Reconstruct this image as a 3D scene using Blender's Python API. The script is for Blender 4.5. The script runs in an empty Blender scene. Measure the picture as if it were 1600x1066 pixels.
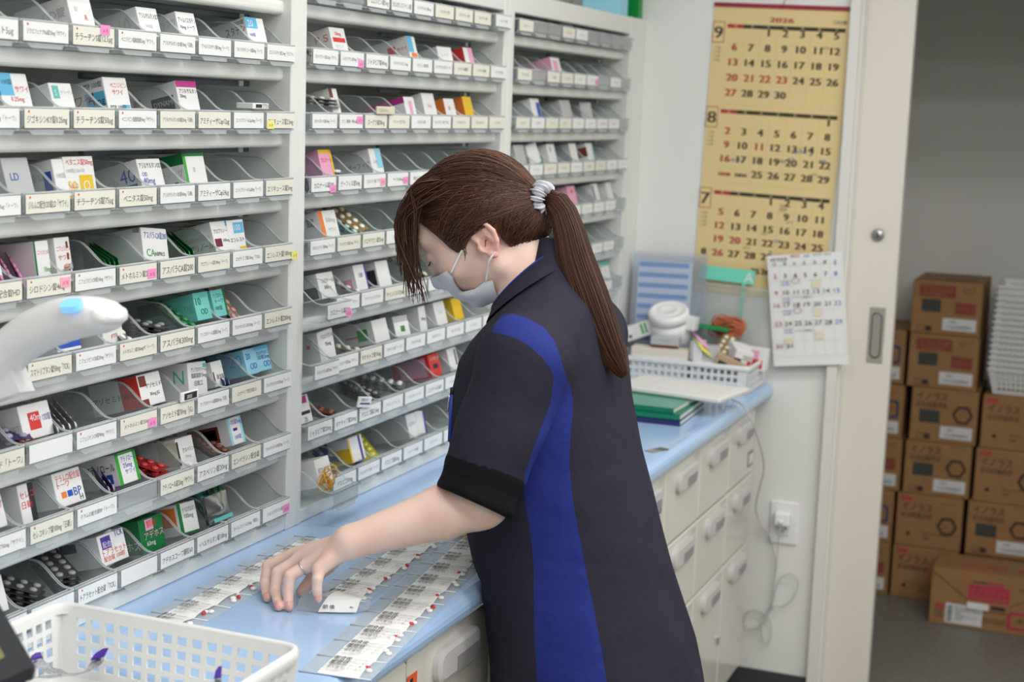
import bpy, math, random
import numpy as np
from mathutils import Matrix, Vector

SC = bpy.context.scene
COL = SC.collection
RND = random.Random(7)
# ------------------------------------------------------------------ camera
CAMZ = 1.6
YAW, PIT, ROLL, FPX = math.radians(21.896), math.radians(8.6996), math.radians(1.964), 2384.6


def cam_axes():
    f = np.array([math.cos(YAW) * math.cos(PIT), math.sin(YAW) * math.cos(PIT), -math.sin(PIT)])
    r = np.cross(f, [0, 0, 1.0]); r /= np.linalg.norm(r)
    u = np.cross(r, f)
    return r * math.cos(ROLL) + u * math.sin(ROLL), -r * math.sin(ROLL) + u * math.cos(ROLL), f


RX, UX, FX = cam_axes()
cam_d = bpy.data.cameras.new('camera')
cam = bpy.data.objects.new('camera', cam_d)
COL.objects.link(cam)
cam.matrix_world = Matrix(((RX[0], UX[0], -FX[0], 0), (RX[1], UX[1], -FX[1], 0), (RX[2], UX[2], -FX[2], CAMZ), (0, 0, 0, 1)))
cam_d.sensor_width = 36
cam_d.lens = FPX / 1600 * 36
cam_d.clip_start = 0.05
cam_d.dof.use_dof = True
cam_d.dof.focus_distance = 2.28
cam_d.dof.aperture_fstop = 5.0
SC.camera = cam
# ------------------------------------------------------------------ light
world = bpy.data.worlds.new('world')
SC.world = world
world.use_nodes = True
world.node_tree.nodes['Background'].inputs[0].default_value = (0.85, 0.93, 1.0, 1)
world.node_tree.nodes['Background'].inputs[1].default_value = 0.3
SC.view_settings.view_transform = 'Standard'
SC.view_settings.look = 'None'
SC.view_settings.exposure = 0.0
SC.view_settings.gamma = 1.0
SC.view_settings.use_curve_mapping = False
SC.cycles.max_bounces = 10
SC.cycles.transparent_max_bounces = 24
SC.cycles.caustics_reflective = False
SC.cycles.caustics_refractive = False


def lamp(x, y, z, sx, sy, power, col=(1, 0.99, 0.97)):
    d = bpy.data.lights.new('ceiling_lamp', 'AREA')
    d.shape = 'RECTANGLE'; d.size = sx; d.size_y = sy; d.energy = power; d.color = col
    o = bpy.data.objects.new('ceiling_lamp', d)
    o.location = (x, y, z)
    COL.objects.link(o)


LP = 12.8
for lx in (-0.6, 0.9, 2.0, 2.9):
    for ly in (-1.3, -0.1):
        lamp(lx, ly, 2.57, 0.32, 1.1, LP)
lamp(2.0, 0.85, 2.57, 2.4, 0.16, 7)


# ------------------------------------------------------------------ pixel rays (for reading places off the photo)
def ray(x, y):
    return RX * (x - 800) / FPX - UX * (y - 533) / FPX + FX


def _p(r, t):
    return np.array([r[0] * t, r[1] * t, r[2] * t + CAMZ])


def onx(x, y, X): r = ray(x, y); return _p(r, X / r[0])
def ony(x, y, Y): r = ray(x, y); return _p(r, Y / r[1])
def onz(x, y, Z): r = ray(x, y); return _p(r, (Z - CAMZ) / r[2])


# ------------------------------------------------------------------ materials
def lin(c):
    out = []
    for v in c[:3]:
        v = v / 255.0
        out.append(v / 12.92 if v <= 0.04045 else ((v + 0.055) / 1.055) ** 2.4)
    return (out[0], out[1], out[2], 1.0)


MATS = {}


def mat(name, col, rough=0.5, metal=0.0, spec=0.5, noise=None, bump=None, emit=0.0, coat=0.0, sheen=0.0, sss=0.0):
    if name in MATS:
        return MATS[name]
    m = bpy.data.materials.new(name)
    m.use_nodes = True
    nt = m.node_tree
    b = nt.nodes['Principled BSDF']
    b.inputs['Base Color'].default_value = lin(col)
    b.inputs['Roughness'].default_value = rough
    b.inputs['Metallic'].default_value = metal
    b.inputs['Specular IOR Level'].default_value = spec
    b.inputs['Coat Weight'].default_value = coat
    b.inputs['Sheen Weight'].default_value = sheen
    if sss:
        b.inputs['Subsurface Weight'].default_value = sss
        b.inputs['Subsurface Radius'].default_value = (0.012, 0.005, 0.003)
        b.inputs['Subsurface Scale'].default_value = 1.0
    if emit:
        b.inputs['Emission Color'].default_value = lin(col)
        b.inputs['Emission Strength'].default_value = emit
    if noise or bump:
        tc = nt.nodes.new('ShaderNodeTexCoord')
    if noise:
        sc, col2, lo, hi = noise
        n = nt.nodes.new('ShaderNodeTexNoise'); n.inputs['Scale'].default_value = sc; n.inputs['Detail'].default_value = 4
        r = nt.nodes.new('ShaderNodeMapRange')
        r.inputs[1].default_value = lo; r.inputs[2].default_value = hi
        x = nt.nodes.new('ShaderNodeMix'); x.data_type = 'RGBA'
        x.inputs[6].default_value = lin(col); x.inputs[7].default_value = lin(col2)
        nt.links.new(tc.outputs['Object'], n.inputs['Vector'])
        nt.links.new(n.outputs['Fac'], r.inputs[0]); nt.links.new(r.outputs[0], x.inputs[0])
        nt.links.new(x.outputs[2], b.inputs['Base Color'])
    if bump:
        sc, st, dist = bump
        n = nt.nodes.new('ShaderNodeTexNoise'); n.inputs['Scale'].default_value = sc; n.inputs['Detail'].default_value = 3
        bp = nt.nodes.new('ShaderNodeBump'); bp.inputs['Strength'].default_value = st; bp.inputs['Distance'].default_value = dist
        nt.links.new(tc.outputs['Object'], n.inputs['Vector'])
        nt.links.new(n.outputs['Fac'], bp.inputs['Height']); nt.links.new(bp.outputs[0], b.inputs['Normal'])
    MATS[name] = m
    return m


def clear(name, tint, base, edge, body, rough=0.12, rim=0.35):
    """clear plastic: what passes through (tint), how milky it is face on (base) and at grazing angles (edge)"""
    if name in MATS:
        return MATS[name]
    m = bpy.data.materials.new(name)
    m.use_nodes = True
    nt = m.node_tree
    b = nt.nodes['Principled BSDF']
    b.inputs['Base Color'].default_value = lin(body)
    b.inputs['Roughness'].default_value = rough
    t = nt.nodes.new('ShaderNodeBsdfTransparent'); t.inputs[0].default_value = lin(tint)
    lw = nt.nodes.new('ShaderNodeLayerWeight'); lw.inputs['Blend'].default_value = rim
    r = nt.nodes.new('ShaderNodeMapRange')
    r.inputs[3].default_value = base; r.inputs[4].default_value = edge
    mx = nt.nodes.new('ShaderNodeMixShader')
    nt.links.new(lw.outputs['Facing'], r.inputs[0]); nt.links.new(r.outputs[0], mx.inputs[0])
    nt.links.new(t.outputs[0], mx.inputs[1]); nt.links.new(b.outputs[0], mx.inputs[2])
    nt.links.new(mx.outputs[0], nt.nodes['Material Output'].inputs[0])
    MATS[name] = m
    return m


# ------------------------------------------------------------------ text
TXT = {}


def text_geo(s):
    if s in TXT:
        return TXT[s]
    c = bpy.data.curves.new('lettering', 'FONT')
    c.body = s; c.size = 1.0; c.resolution_u = 2
    o = bpy.data.objects.new('lettering', c)
    COL.objects.link(o)
    bpy.context.view_layer.update()
    me = bpy.data.meshes.new_from_object(o.evaluated_get(bpy.context.evaluated_depsgraph_get()))
    v = np.array([(p.co.x, p.co.y) for p in me.vertices]) if len(me.vertices) else np.zeros((0, 2))
    f = [tuple(p.vertices) for p in me.polygons]
    bpy.data.objects.remove(o); bpy.data.curves.remove(c); bpy.data.meshes.remove(me)
    TXT[s] = (v, f)
    return TXT[s]


def frame(o, x, y):
    """4x4 with origin o, axes x, y and their cross product"""
    x = Vector(x).normalized(); y = Vector(y).normalized(); z = x.cross(y)
    return Matrix(((x[0], y[0], z[0], o[0]), (x[1], y[1], z[1], o[1]), (x[2], y[2], z[2], o[2]), (0, 0, 0, 1)))


def mv(M, P):
    P = np.asarray(P, float)
    A = np.array(M)
    return P @ A[:3, :3].T + A[:3, 3]


# ------------------------------------------------------------------ mesh builder
class MB:
    def __init__(s):
        s.v = []; s.f = []; s.mi = []; s.sm = []; s.mats = []; s.n = 0

    def add(s, verts, faces, m, smooth=False, M=None):
        verts = np.asarray(verts, float).reshape(-1, 3)
        if M is not None:
            verts = mv(M, verts)
        if m not in s.mats:
            s.mats.append(m)
        k = s.mats.index(m)
        s.v.append(verts)
        n = s.n
        s.f += [tuple(int(i) + n for i in f) for f in faces]
        s.mi += [k] * len(faces); s.sm += [smooth] * len(faces)
        s.n += len(verts)
        return s

    def box(s, lo, hi, m, bev=0.0, M=None):
        x0, y0, z0 = lo; x1, y1, z1 = hi
        if bev <= 0:
            v = [(x, y, z) for x in (x0, x1) for y in (y0, y1) for z in (z0, z1)]
            f = [(0, 1, 3, 2), (4, 6, 7, 5), (0, 4, 5, 1), (2, 3, 7, 6), (0, 2, 6, 4), (1, 5, 7, 3)]
            return s.add(v, f, m, False, M)
        b = min(bev, (x1 - x0) / 2.01, (y1 - y0) / 2.01, (z1 - z0) / 2.01)
        c = np.array([(x0 + x1) / 2, (y0 + y1) / 2, (z0 + z1) / 2]); h = np.array([(x1 - x0) / 2, (y1 - y0) / 2, (z1 - z0) / 2])
        v = []; idx = {}
        for sx in (-1, 1):
            for sy in (-1, 1):
                for sz in (-1, 1):
                    for a in range(3):
                        d = h - b
                        d[a] = h[a]
                        idx[(sx, sy, sz, a)] = len(v)
                        v.append(c + d * np.array([sx, sy, sz]))
        f = []
        S = (-1, 1)
        for a in range(3):
            o = [i for i in range(3) if i != a]
            for sg in S:
                q = []
                for p, r in ((-1, -1), (1, -1), (1, 1), (-1, 1)):
                    k = [0, 0, 0]; k[a] = sg; k[o[0]] = p; k[o[1]] = r
                    q.append(idx[(k[0], k[1], k[2], a)])
                if (sg > 0) != (a != 1):
                    q.reverse()
                f.append(tuple(q))
        for e in range(3):
            a, bb = [i for i in range(3) if i != e]
            for sa in S:
                for sb in S:
                    k0 = [0, 0, 0]; k0[a] = sa; k0[bb] = sb; k1 = list(k0); k0[e] = -1; k1[e] = 1
                    f.append((idx[(*k0, a)], idx[(*k1, a)], idx[(*k1, bb)], idx[(*k0, bb)]))
        for sx in S:
            for sy in S:
                for sz in S:
                    f.append(tuple(idx[(sx, sy, sz, a)] for a in range(3)))
        return s.add(v, f, m, False, M)

    def prism(s, poly, d0, d1, M, m, smooth=False):
        """polygon in the x,y of M pulled from z=d0 to z=d1"""
        n = len(poly)
        v = [(p[0], p[1], d0) for p in poly] + [(p[0], p[1], d1) for p in poly]
        s.add(v, [tuple(range(n))[::-1], tuple(range(n, 2 * n))], m, False, M)
        s.add(v, [(i, (i + 1) % n, (i + 1) % n + n, i + n) for i in range(n)], m, smooth, M)
        return s

    def tube(s, path, r, m, n=8, cap=True, closed=False, M=None, smooth=True, flat=1.0):
        P = np.asarray(path, float); k = len(P)
        R = np.full(k, r) if np.isscalar(r) else np.asarray(r, float)
        T = np.zeros_like(P)
        for i in range(k):
            a = P[(i - 1) % k] if closed else P[max(i - 1, 0)]
            b = P[(i + 1) % k] if closed else P[min(i + 1, k - 1)]
            t = b - a; T[i] = t / (np.linalg.norm(t) + 1e-12)
        u = np.cross(T[0], [0, 0, 1.0])
        if np.linalg.norm(u) < 1e-3:
            u = np.cross(T[0], [0, 1.0, 0])
        v = []
        for i in range(k):
            u = u - T[i] * (u @ T[i]); u /= np.linalg.norm(u) + 1e-12
            w = np.cross(T[i], u)
            for j in range(n):
                a = 2 * math.pi * j / n
                v.append(P[i] + R[i] * (u * math.cos(a) + w * math.sin(a) * flat))
        f = []
        for i in range(k if closed else k - 1):
            i2 = (i + 1) % k
            for j in range(n):
                f.append((i * n + j, i * n + (j + 1) % n, i2 * n + (j + 1) % n, i2 * n + j))
        if cap and not closed:
            f.append(tuple(range(n))[::-1]); f.append(tuple(range((k - 1) * n, k * n)))
        return s.add(v, f, m, smooth, M)

    def lathe(s, prof, m, n=24, M=None, smooth=True):
        v = []
        for r, z in prof:
            for j in range(n):
                a = 2 * math.pi * j / n
                v.append((r * math.cos(a), r * math.sin(a), z))
        f = []
        for i in range(len(prof) - 1):
            for j in range(n):
                f.append((i * n + j, i * n + (j + 1) % n, (i + 1) * n + (j + 1) % n, (i + 1) * n + j))
        if prof[0][0] > 1e-6:
            f.append(tuple(range(n))[::-1])
        if prof[-1][0] > 1e-6:
            f.append(tuple(range((len(prof) - 1) * n, len(prof) * n)))
        return s.add(v, f, m, smooth, M)

    def grid(s, G, m, smooth=True, M=None, closed=False):
        G = np.asarray(G, float); a, b = G.shape[:2]
        f = []
        for i in range(a - 1):
            for j in range(b if closed else b - 1):
                f.append((i * b + j, i * b + (j + 1) % b, (i + 1) * b + (j + 1) % b, (i + 1) * b + j))
        return s.add(G.reshape(-1, 3), f, m, smooth, M)

    def quad(s, M, x0, y0, x1, y1, m, z=0.0):
        return s.add([(x0, y0, z), (x1, y0, z), (x1, y1, z), (x0, y1, z)], [(0, 1, 2, 3)], m, False, M)

    def text(s, t, M, x, y, h, m, z=0.0003, maxw=None, align='l', sx=1.0):
        """lettering in the plane of M: left (or centre) x, baseline y, letter height h"""
        v, f = text_geo(t)
        if not len(v):
            return s
        k = h / 0.72
        w = (v[:, 0].max() - v[:, 0].min())
        kx = k * sx
        if maxw and w * kx > maxw:
            kx = maxw / w
        X = (v[:, 0] - v[:, 0].min()) * kx
        if align == 'c':
            X = X - w * kx / 2
        if align == 'r':
            X = X - w * kx
        return s.add(np.stack([X + x, v[:, 1] * k + y, np.full(len(v), z)], 1), f, m, False, M)

    def build(s, name, parent=None, world=False):
        me = bpy.data.meshes.new(name)
        V = np.concatenate(s.v) if s.v else np.zeros((0, 3))
        if world and parent is not None:
            V = V - np.array(root_of(parent).location)
        me.from_pydata(V.tolist(), [], s.f)
        for m in s.mats:
            me.materials.append(m)
        me.polygons.foreach_set('material_index', s.mi)
        me.polygons.foreach_set('use_smooth', s.sm)
        me.update()
        o = bpy.data.objects.new(name, me)
        COL.objects.link(o)
        o.parent = parent
        return o


def root_of(o):
    while o.parent is not None:
        o = o.parent
    return o


def tag(o, label=None, cat=None, group=None, kind=None):
    if label: o['label'] = label
    if cat: o['category'] = cat
    if group: o['group'] = group
    if kind: o['kind'] = kind
    return o


def thing(name, label, cat, loc=(0, 0, 0), group=None, rot=(0, 0, 0)):
    o = bpy.data.objects.new(name, None)
    o.empty_display_size = 0.02
    COL.objects.link(o)
    o.location = loc; o.rotation_euler = rot
    return tag(o, label, cat, group)


def copy_tree(o, parent=None):
    c = o.copy(); COL.objects.link(c); c.parent = parent
    for ch in list(o.children):
        copy_tree(ch, c)
    return c


def struct(name, mb, label=None):
    o = mb.build(name)
    o['kind'] = 'structure'
    if label: o['label'] = label
    return o


I4 = Matrix.Identity(4)
WHITE = mat('white_paint', (238, 238, 235), 0.45)
BLACK = mat('black_print', (38, 38, 40), 0.6)
GREYP = mat('grey_print', (120, 120, 122), 0.6)
REDP = mat('red_print', (200, 45, 40), 0.55)
PAPER = mat('white_card', (238, 238, 236), 0.7)
CREAM = mat('cream_card', (232, 228, 212), 0.7)
# ================================================================== the room
wallm = mat('wall_white', (233, 233, 229), 0.75, bump=(180, 0.05, 0.001))
ceilm = mat('ceiling_white', (235, 235, 232), 0.8)
floorm = mat('floor_vinyl', (128, 127, 120), 0.4, noise=(60, (112, 111, 104), 0.35, 0.65))
darkm = mat('baseboard_dark', (62, 64, 66), 0.5)
framem = mat('door_frame_white', (226, 224, 219), 0.4)
doorm = mat('door_cream', (224, 219, 208), 0.4)
metal = mat('brushed_metal', (170, 170, 168), 0.35, metal=1.0)
darkmetal = mat('dark_metal', (70, 70, 72), 0.4, metal=0.8)

struct('floor', MB().box((-2.2, -2.6, -0.05), (5.7, 1.6, 0.0), floorm))
struct('ceiling', MB().box((-2.2, -2.6, 2.6), (5.7, 1.6, 2.65), ceilm))
struct('wall_back', MB().box((-2.2, 1.50, 0), (5.7, 1.58, 2.6), wallm))
struct('wall_front', MB().box((-2.2, -2.6, 0), (5.7, -2.5, 2.6), wallm))
struct('wall_behind_camera', MB().box((-2.3, -2.6, 0), (-2.2, 1.6, 2.6), wallm))
w = MB()
w.box((4.1, 0.722, 0), (4.14, 1.5, 2.6), wallm)
w.box((4.1, -0.35, 2.05), (4.14, 0.722, 2.6), wallm)
w.box((4.1, -2.5, 0), (4.14, -0.35, 2.6), wallm)
struct('wall_end', w)
w = MB()
w.box((4.20, 0.70, 0), (4.24, 1.5, 2.6), wallm)
w.box((4.20, -0.35, 2.05), (4.24, 0.70, 2.6), wallm)
w.box((4.20, -2.5, 0), (4.24, -0.35, 2.6), wallm)
struct('wall_storage_front', w)
struct('wall_storage_back', MB().box((5.55, -2.5, 0), (5.6, 1.5, 2.6), wallm))
struct('wall_storage_left', MB().box((4.24, 1.02, 0), (5.55, 1.06, 2.6), wallm))
struct('wall_storage_right', MB().box((4.24, -0.85, 0), (5.55, -0.80, 2.6), wallm))
struct('baseboard_end', MB().box((4.092, 0.724, 0), (4.1, 1.49, 0.055), darkm))
t = MB()
t.box((4.075, 0.697, 0), (4.145, 0.724, 2.06), framem, 0.002)
t.box((4.10, 0.690, 0), (4.2, 0.7, 2.06), framem)
struct('trim_1', t, 'white door jamb beside the small calendar')
struct('trim_2', MB().box((4.075, -0.38, 2.05), (4.2, 0.724, 2.09), framem, 0.002))
struct('trim_3', MB().box((4.075, -0.38, 0), (4.2, -0.35, 2.06), framem, 0.002))
d = MB().box((4.150, 0.567, 0.012), (4.186, 1.3, 2.05), doorm, 0.001)
door = struct('door_1', d, 'cream sliding door pushed back into the wall')
h = MB()
ky = onx(1372, 367, 4.15)
h.lathe([(0.0, 0.0), (0.0165, 0.0), (0.0165, 0.006), (0.012, 0.010), (0.0, 0.011)], metal, 20, frame(ky, (0, -1, 0), (0, 0, 1)))
h.box((-0.002, -0.007, 0.0108), (0.002, 0.007, 0.0125), darkmetal, 0, frame(ky, (0, -1, 0), (0, 0, 1)))
h.build('door_lock', door)
h = MB()
ky = onx(1369, 524, 4.15)


def stadium(w, hh, n=8):
    r = w / 2; p = []
    for i in range(n + 1):
        a = math.pi * i / n; p.append((r * math.cos(a), hh / 2 - r + r * math.sin(a)))
    for i in range(n + 1):
        a = math.pi + math.pi * i / n; p.append((r * math.cos(a), -hh / 2 + r + r * math.sin(a)))
    return p


pullm = mat('pull_plate_grey', (170, 166, 155), 0.4, metal=0.3)
Mh = frame(ky, (0, -1, 0), (0, 0, 1))
h.box((-0.021, -0.076, 0.0), (0.021, 0.076, 0.003), pullm, 0.002, Mh)
a_, b_ = stadium(0.030, 0.128), stadium(0.022, 0.118)
ra = [(x, y, 0.0032) for x, y in a_] + [(x, y, 0.0055) for x, y in b_]
nn = len(a_)
h.add(ra, [(i, (i + 1) % nn, (i + 1) % nn + nn, i + nn) for i in range(nn)], mat('pull_rim_dark', (92, 90, 84), 0.4), False, Mh)
h.prism(b_, 0.0030, 0.0036, Mh, mat('pull_recess', (150, 148, 140), 0.5))
h.build('pull_handle', door)

# ================================================================== worktops and drawer cabinets
bluem = mat('worktop_blue', (170, 200, 236), 0.16, coat=0.15)
bluebase = bluem
ZC = 0.876


def worktop(x0, x1, label):
    mb = MB()
    r = 0.0225
    prof = [(1.5, ZC), (0.896, ZC)]
    for i in range(1, 11):
        a = math.pi / 2 + math.pi * i / 10
        prof.append((0.892 + r * math.cos(a), ZC - r + r * math.sin(a)))
    prof += [(1.5, ZC - 2 * r)]
    M = frame((x0 + 0.0006, 0, 0), (0, 1, 0), (0, 0, 1))
    mb.prism(prof, 0, x1 - x0 - 0.0012, M, bluem, False)
    for i in range(len(mb.sm)):
        mb.sm[i] = False
    o = mb.build('worktop')
    tag(o, label, 'worktop', 'light blue worktops under the shelves')


worktop(1.0, 2.255, 'light blue worktop with pill packets under the left shelves')
worktop(2.255, 3.105, 'light blue worktop section behind the leaning worker')
worktop(3.105, 4.098, 'light blue worktop at the end wall, under the notebooks')
cabm = mat('cabinet_cream', (216, 214, 203), 0.16)
cabside = mat('cabinet_side', (205, 200, 186), 0.4)
handm = mat('handle_grey', (205, 203, 202), 0.35)
handd = mat('handle_recess_shade', (150, 148, 152), 0.45)  # darker grey carries the shade of the finger recess
plinth = mat('plinth_dark', (52, 53, 55), 0.6)
chrome = mat('chrome', (210, 210, 210), 0.15, metal=1.0)


def rrect(w, h, r, n=5):
    p = []
    for cx, cy, a0 in ((w / 2 - r, h / 2 - r, 0), (-w / 2 + r, h / 2 - r, 90), (-w / 2 + r, -h / 2 + r, 180), (w / 2 - r, -h / 2 + r, 270)):
        for i in range(n + 1):
            a = math.radians(a0 + 90 * i / n); p.append((cx + r * math.cos(a), cy + r * math.sin(a)))
    return p


def ring_handle(M, wid, hei):
    """bulging grip, its finger recess a darker plate with shade put into its colour"""
    hb = MB()
    o1, o2 = rrect(wid, hei, hei * 0.45, 6), rrect(wid * 0.88, hei * 0.74, hei * 0.33, 6)
    n = len(o1)
    v = [(x, y, 0.0) for x, y in o1] + [(x, y, 0.010) for x, y in o1] + [(x, y, 0.013) for x, y in o2]
    f = [(i, (i + 1) % n, (i + 1) % n + n, i + n) for i in range(n)] + [(i + n, (i + 1) % n + n, (i + 1) % n + 2 * n, i + 2 * n) for i in range(n)]
    hb.add(v, f + [tuple(range(2 * n, 3 * n))], handm, False, M)
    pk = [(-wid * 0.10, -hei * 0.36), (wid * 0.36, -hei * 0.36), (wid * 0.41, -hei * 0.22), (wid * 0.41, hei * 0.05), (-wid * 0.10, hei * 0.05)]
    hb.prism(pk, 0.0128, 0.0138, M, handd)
    return hb


def drawer_cabinet(x0, x1, rows, label, handles=True, extras=None):
    t = thing('drawer_cabinet', label, 'drawer cabinet', ((x0 + x1) / 2, 1.2, 0), 'cream drawer cabinets under the worktop')
    MB().box((x0 + 0.001, 0.907, 0.10), (x1 - 0.001, 1.49, ZC - 0.046), cabside).build('carcass', t, True)
    MB().box((x0 + 0.001, 0.945, 0.0), (x1 - 0.001, 1.48, 0.10), plinth).build('plinth', t, True)
    for za, zb in rows:
        d = MB().box((x0 + 0.0025, 0.889, zb + 0.0025), (x1 - 0.0025, 0.906, za - 0.0025), cabm, 0.003).build('drawer', t, True)
        w_ = 0.155
        hh = min(0.052, (za - zb) * 0.3)
        M = frame(((x0 + x1) / 2 + 0.01, 0.889, za - 0.043), (1, 0, 0), (0, 0, 1))
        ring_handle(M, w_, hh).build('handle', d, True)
        if extras:
            extras(d, x0, x1, za, zb)
    return t


R3 = [(0.826, 0.648), (0.648, 0.457), (0.457, 0.105)]


def plate(d, x0, x1, za, zb):
    M = frame((x1 - 0.035, 0.889, za - 0.012), (1, 0, 0), (0, 0, 1))
    MB().box((-0.016, -0.006, 0), (0.016, 0.006, 0.002), handm, 0, M).build('label_holder', d, True)


def locks(d, x0, x1, za, zb):
    plate(d, x0, x1, za, zb)
    if za > 0.8:
        M = frame((x1 - 0.04, 0.889, za - 0.075), (1, 0, 0), (0, 0, 1))
        mb = MB().lathe([(0.008, 0), (0.008, 0.003), (0, 0.0035)], chrome, 14, M)
        mb.box((-0.001, -0.004, 0.0034), (0.001, 0.004, 0.0042), BLACK, 0, M)
        mb.text('5', M, 0.015, 0.025, 0.013, BLACK); mb.text('<', M, -0.01, 0.02, 0.011, GREYP)
        mb.build('lock', d, True)


def window_plate(d, x0, x1, za, zb):
    if za > 0.8:
        M = frame((x1 - 0.035, 0.889, zb + 0.045), (1, 0, 0), (0, 0, 1))
        mb = MB().box((-0.026, -0.02, 0), (0.026, 0.02, 0.002), GREYP, 0, M)
        mb.box((-0.021, -0.014, 0.002), (-0.003, 0.014, 0.0025), PAPER, 0, M)
        mb.box((0.003, -0.014, 0.002), (0.021, 0.014, 0.0025), PAPER, 0, M)
        mb.build('sign_plate', d, True)


def chromelock(d, x0, x1, za, zb):
    plate(d, x0, x1, za, zb)
    if za < 0.5:
        M = frame((x1 - 0.018, 0.889, za - 0.19), (1, 0, 0), (0, 0, 1))
        MB().box((-0.006, -0.011, 0), (0.006, 0.011, 0.006), chrome, 0.002, M).build('latch', d, True)


drawer_cabinet(1.28, 1.565, R3, 'cream drawer cabinet at the near end, under the slotted white basket')
drawer_cabinet(1.565, 1.86, R3, 'cream drawer cabinet left of the one with the orange sticker')
nearcab = drawer_cabinet(1.86, 2.16, R3, 'cream drawer cabinet with an orange sticker, beside the leaning worker')
drawer_cabinet(2.16, 2.57, R3, 'wide cream drawer cabinet directly in front of the worker')
drawer_cabinet(2.57, 2.855, R3, 'cream drawer cabinet hidden behind the worker, next to the one with a lock')
drawer_cabinet(2.855, 3.139, R3, 'cream drawer cabinet with a round lock, just past the worker', extras=locks)
drawer_cabinet(3.139, 3.428, R3, 'cream drawer cabinet below the grey sticker, past the lock', extras=plate)
drawer_cabinet(3.428, 3.712, R3, 'cream drawer cabinet with a chrome latch on its bottom drawer', extras=chromelock)
drawer_cabinet(3.712, 3.985, R3, 'cream drawer cabinet nearest the end wall, with a small sign plate', extras=window_plate)
M = frame((1.878, 0.889, 0.788), (1, 0, 0), (0, 0, 1))
s = MB().box((-0.018, -0.014, 0), (0.012, 0.012, 0.001), mat('orange_sticker', (225, 95, 50), 0.5), 0, M)
s.box((-0.012, -0.006, 0.001), (-0.002, 0.006, 0.0013), BLACK, 0, M)
s.build('warning_sticker', [c for c in nearcab.children if c.name.startswith('drawer')][0], True)
g = MB()
p0 = onz(1026, 704, ZC)
Mg = frame((p0[0], p0[1], ZC), (0.92, -0.38, 0), (0.38, 0.92, 0))
g.box((-0.028, -0.012, 0), (0.0, 0.012, 0.0015), mat('sticker_grey_light', (140, 140, 130), 0.4), 0, Mg)
g.box((0.0, -0.012, 0), (0.028, 0.012, 0.0015), mat('sticker_grey_dark', (85, 85, 80), 0.4), 0, Mg)
tag(g.build('worktop_sticker'), 'small grey sticker on the blue worktop edge beside the worker', 'sticker')
# ================================================================== medicine shelves
shelfm = mat('shelf_white', (228, 229, 226), 0.4)
railm = mat('rail_white', (232, 233, 230), 0.3)
backm = mat('shelf_back_grey', (176, 178, 174), 0.6)
slate = mat('slate_bar', (92, 104, 108), 0.5)
TOPZ = CAMZ + 0.25
RAILZ = [CAMZ + 0.041 - 0.1065 * k for k in range(-1, 7)]      # rail centres; row k stands above rail k
ROWZ = {k: CAMZ + 0.0535 - 0.1065 * k for k in range(-1, 8)}   # underside of the bins of row k
UNIT = {1: (1.341, 2.195, 0.0949), 2: (2.245, 3.092, 0.0941), 3: (3.150, 3.972, 0.0913)}
UNAME = {1: 'left', 2: 'middle', 3: 'far'}


def shelf_unit(u, x0, x1, a, b, label):
    t = thing('medicine_shelf', label, 'shelf', ((x0 + x1) / 2, 1.40, ZC), 'white medicine shelves on the worktop')
    for xa, xb in ((a, x0), (x1, b)):
        MB().box((xa, 1.285, ZC), (xb, 1.49, TOPZ), shelfm, 0.0015).build('side_panel', t, True)
    MB().box((x0, 1.475, ZC), (x1, 1.49, TOPZ), backm).build('back_panel', t, True)
    MB().box((x0, 1.287, TOPZ - 0.016), (x1, 1.475, TOPZ), shelfm, 0.002).box((x0, 1.286, TOPZ - 0.045), (x1, 1.300, TOPZ - 0.0005), shelfm, 0.002).build('header', t, True)
    MB().box((x0, 1.287, ZC), (x1, 1.475, ZC + 0.023), shelfm, 0.002).build('base_board', t, True)
    for z in RAILZ:
        M = frame((x0, 1.311, z), (0, 1, 0), (0, 0, 1))
        r = MB()
        p = rrect(0.022, 0.0235, 0.008, 4)
        r.prism(p, 0, x1 - x0, M, railm, False)
        r.box((x0, 1.322, z - 0.003), (x1, 1.47, z + 0.003), shelfm)
        ro = r.build('rail', t, True)
        c = MB().box((x0 + 0.42, 1.36, z - 0.022), (x1 - 0.004, 1.372, z - 0.0125), slate, 0.002)
        c.box((x1 - 0.040, 1.357, z - 0.0215), (x1 - 0.028, 1.3595, z - 0.013), shelfm)
        c.build('hanging_bar', ro, True)
    return t


shelf_unit(1, 1.341, 2.195, 1.311, 2.2205, 'white medicine shelf at the left, above the worktop and the hand')
shelf_unit(2, 2.245, 3.092, 2.2215, 3.1195, 'white medicine shelf in the middle, directly behind the bowed head')
shelf_unit(3, 3.150, 3.972, 3.1205, 4.000, 'white medicine shelf farthest away, next to the end wall')
tag(MB().box((4.001, 1.285, ZC), (4.0985, 1.49, TOPZ), shelfm).build('filler_panel'), 'narrow white filler panel between the far shelf and the end wall', 'panel')

binm = clear('bin_clear', (253, 254, 254), 0.035, 0.30, (225, 229, 230), 0.12, 0.22)
binf = clear('bin_front_clear', (240, 243, 243), 0.20, 0.55, (215, 219, 221), 0.12, 0.30)
binr = clear('bin_rim', (245, 247, 247), 0.40, 0.85, (228, 232, 233), 0.12, 0.35)  # milkier white stands in for the bright highlights along the edges
BINH, BIND = 0.033, 0.150


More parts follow.
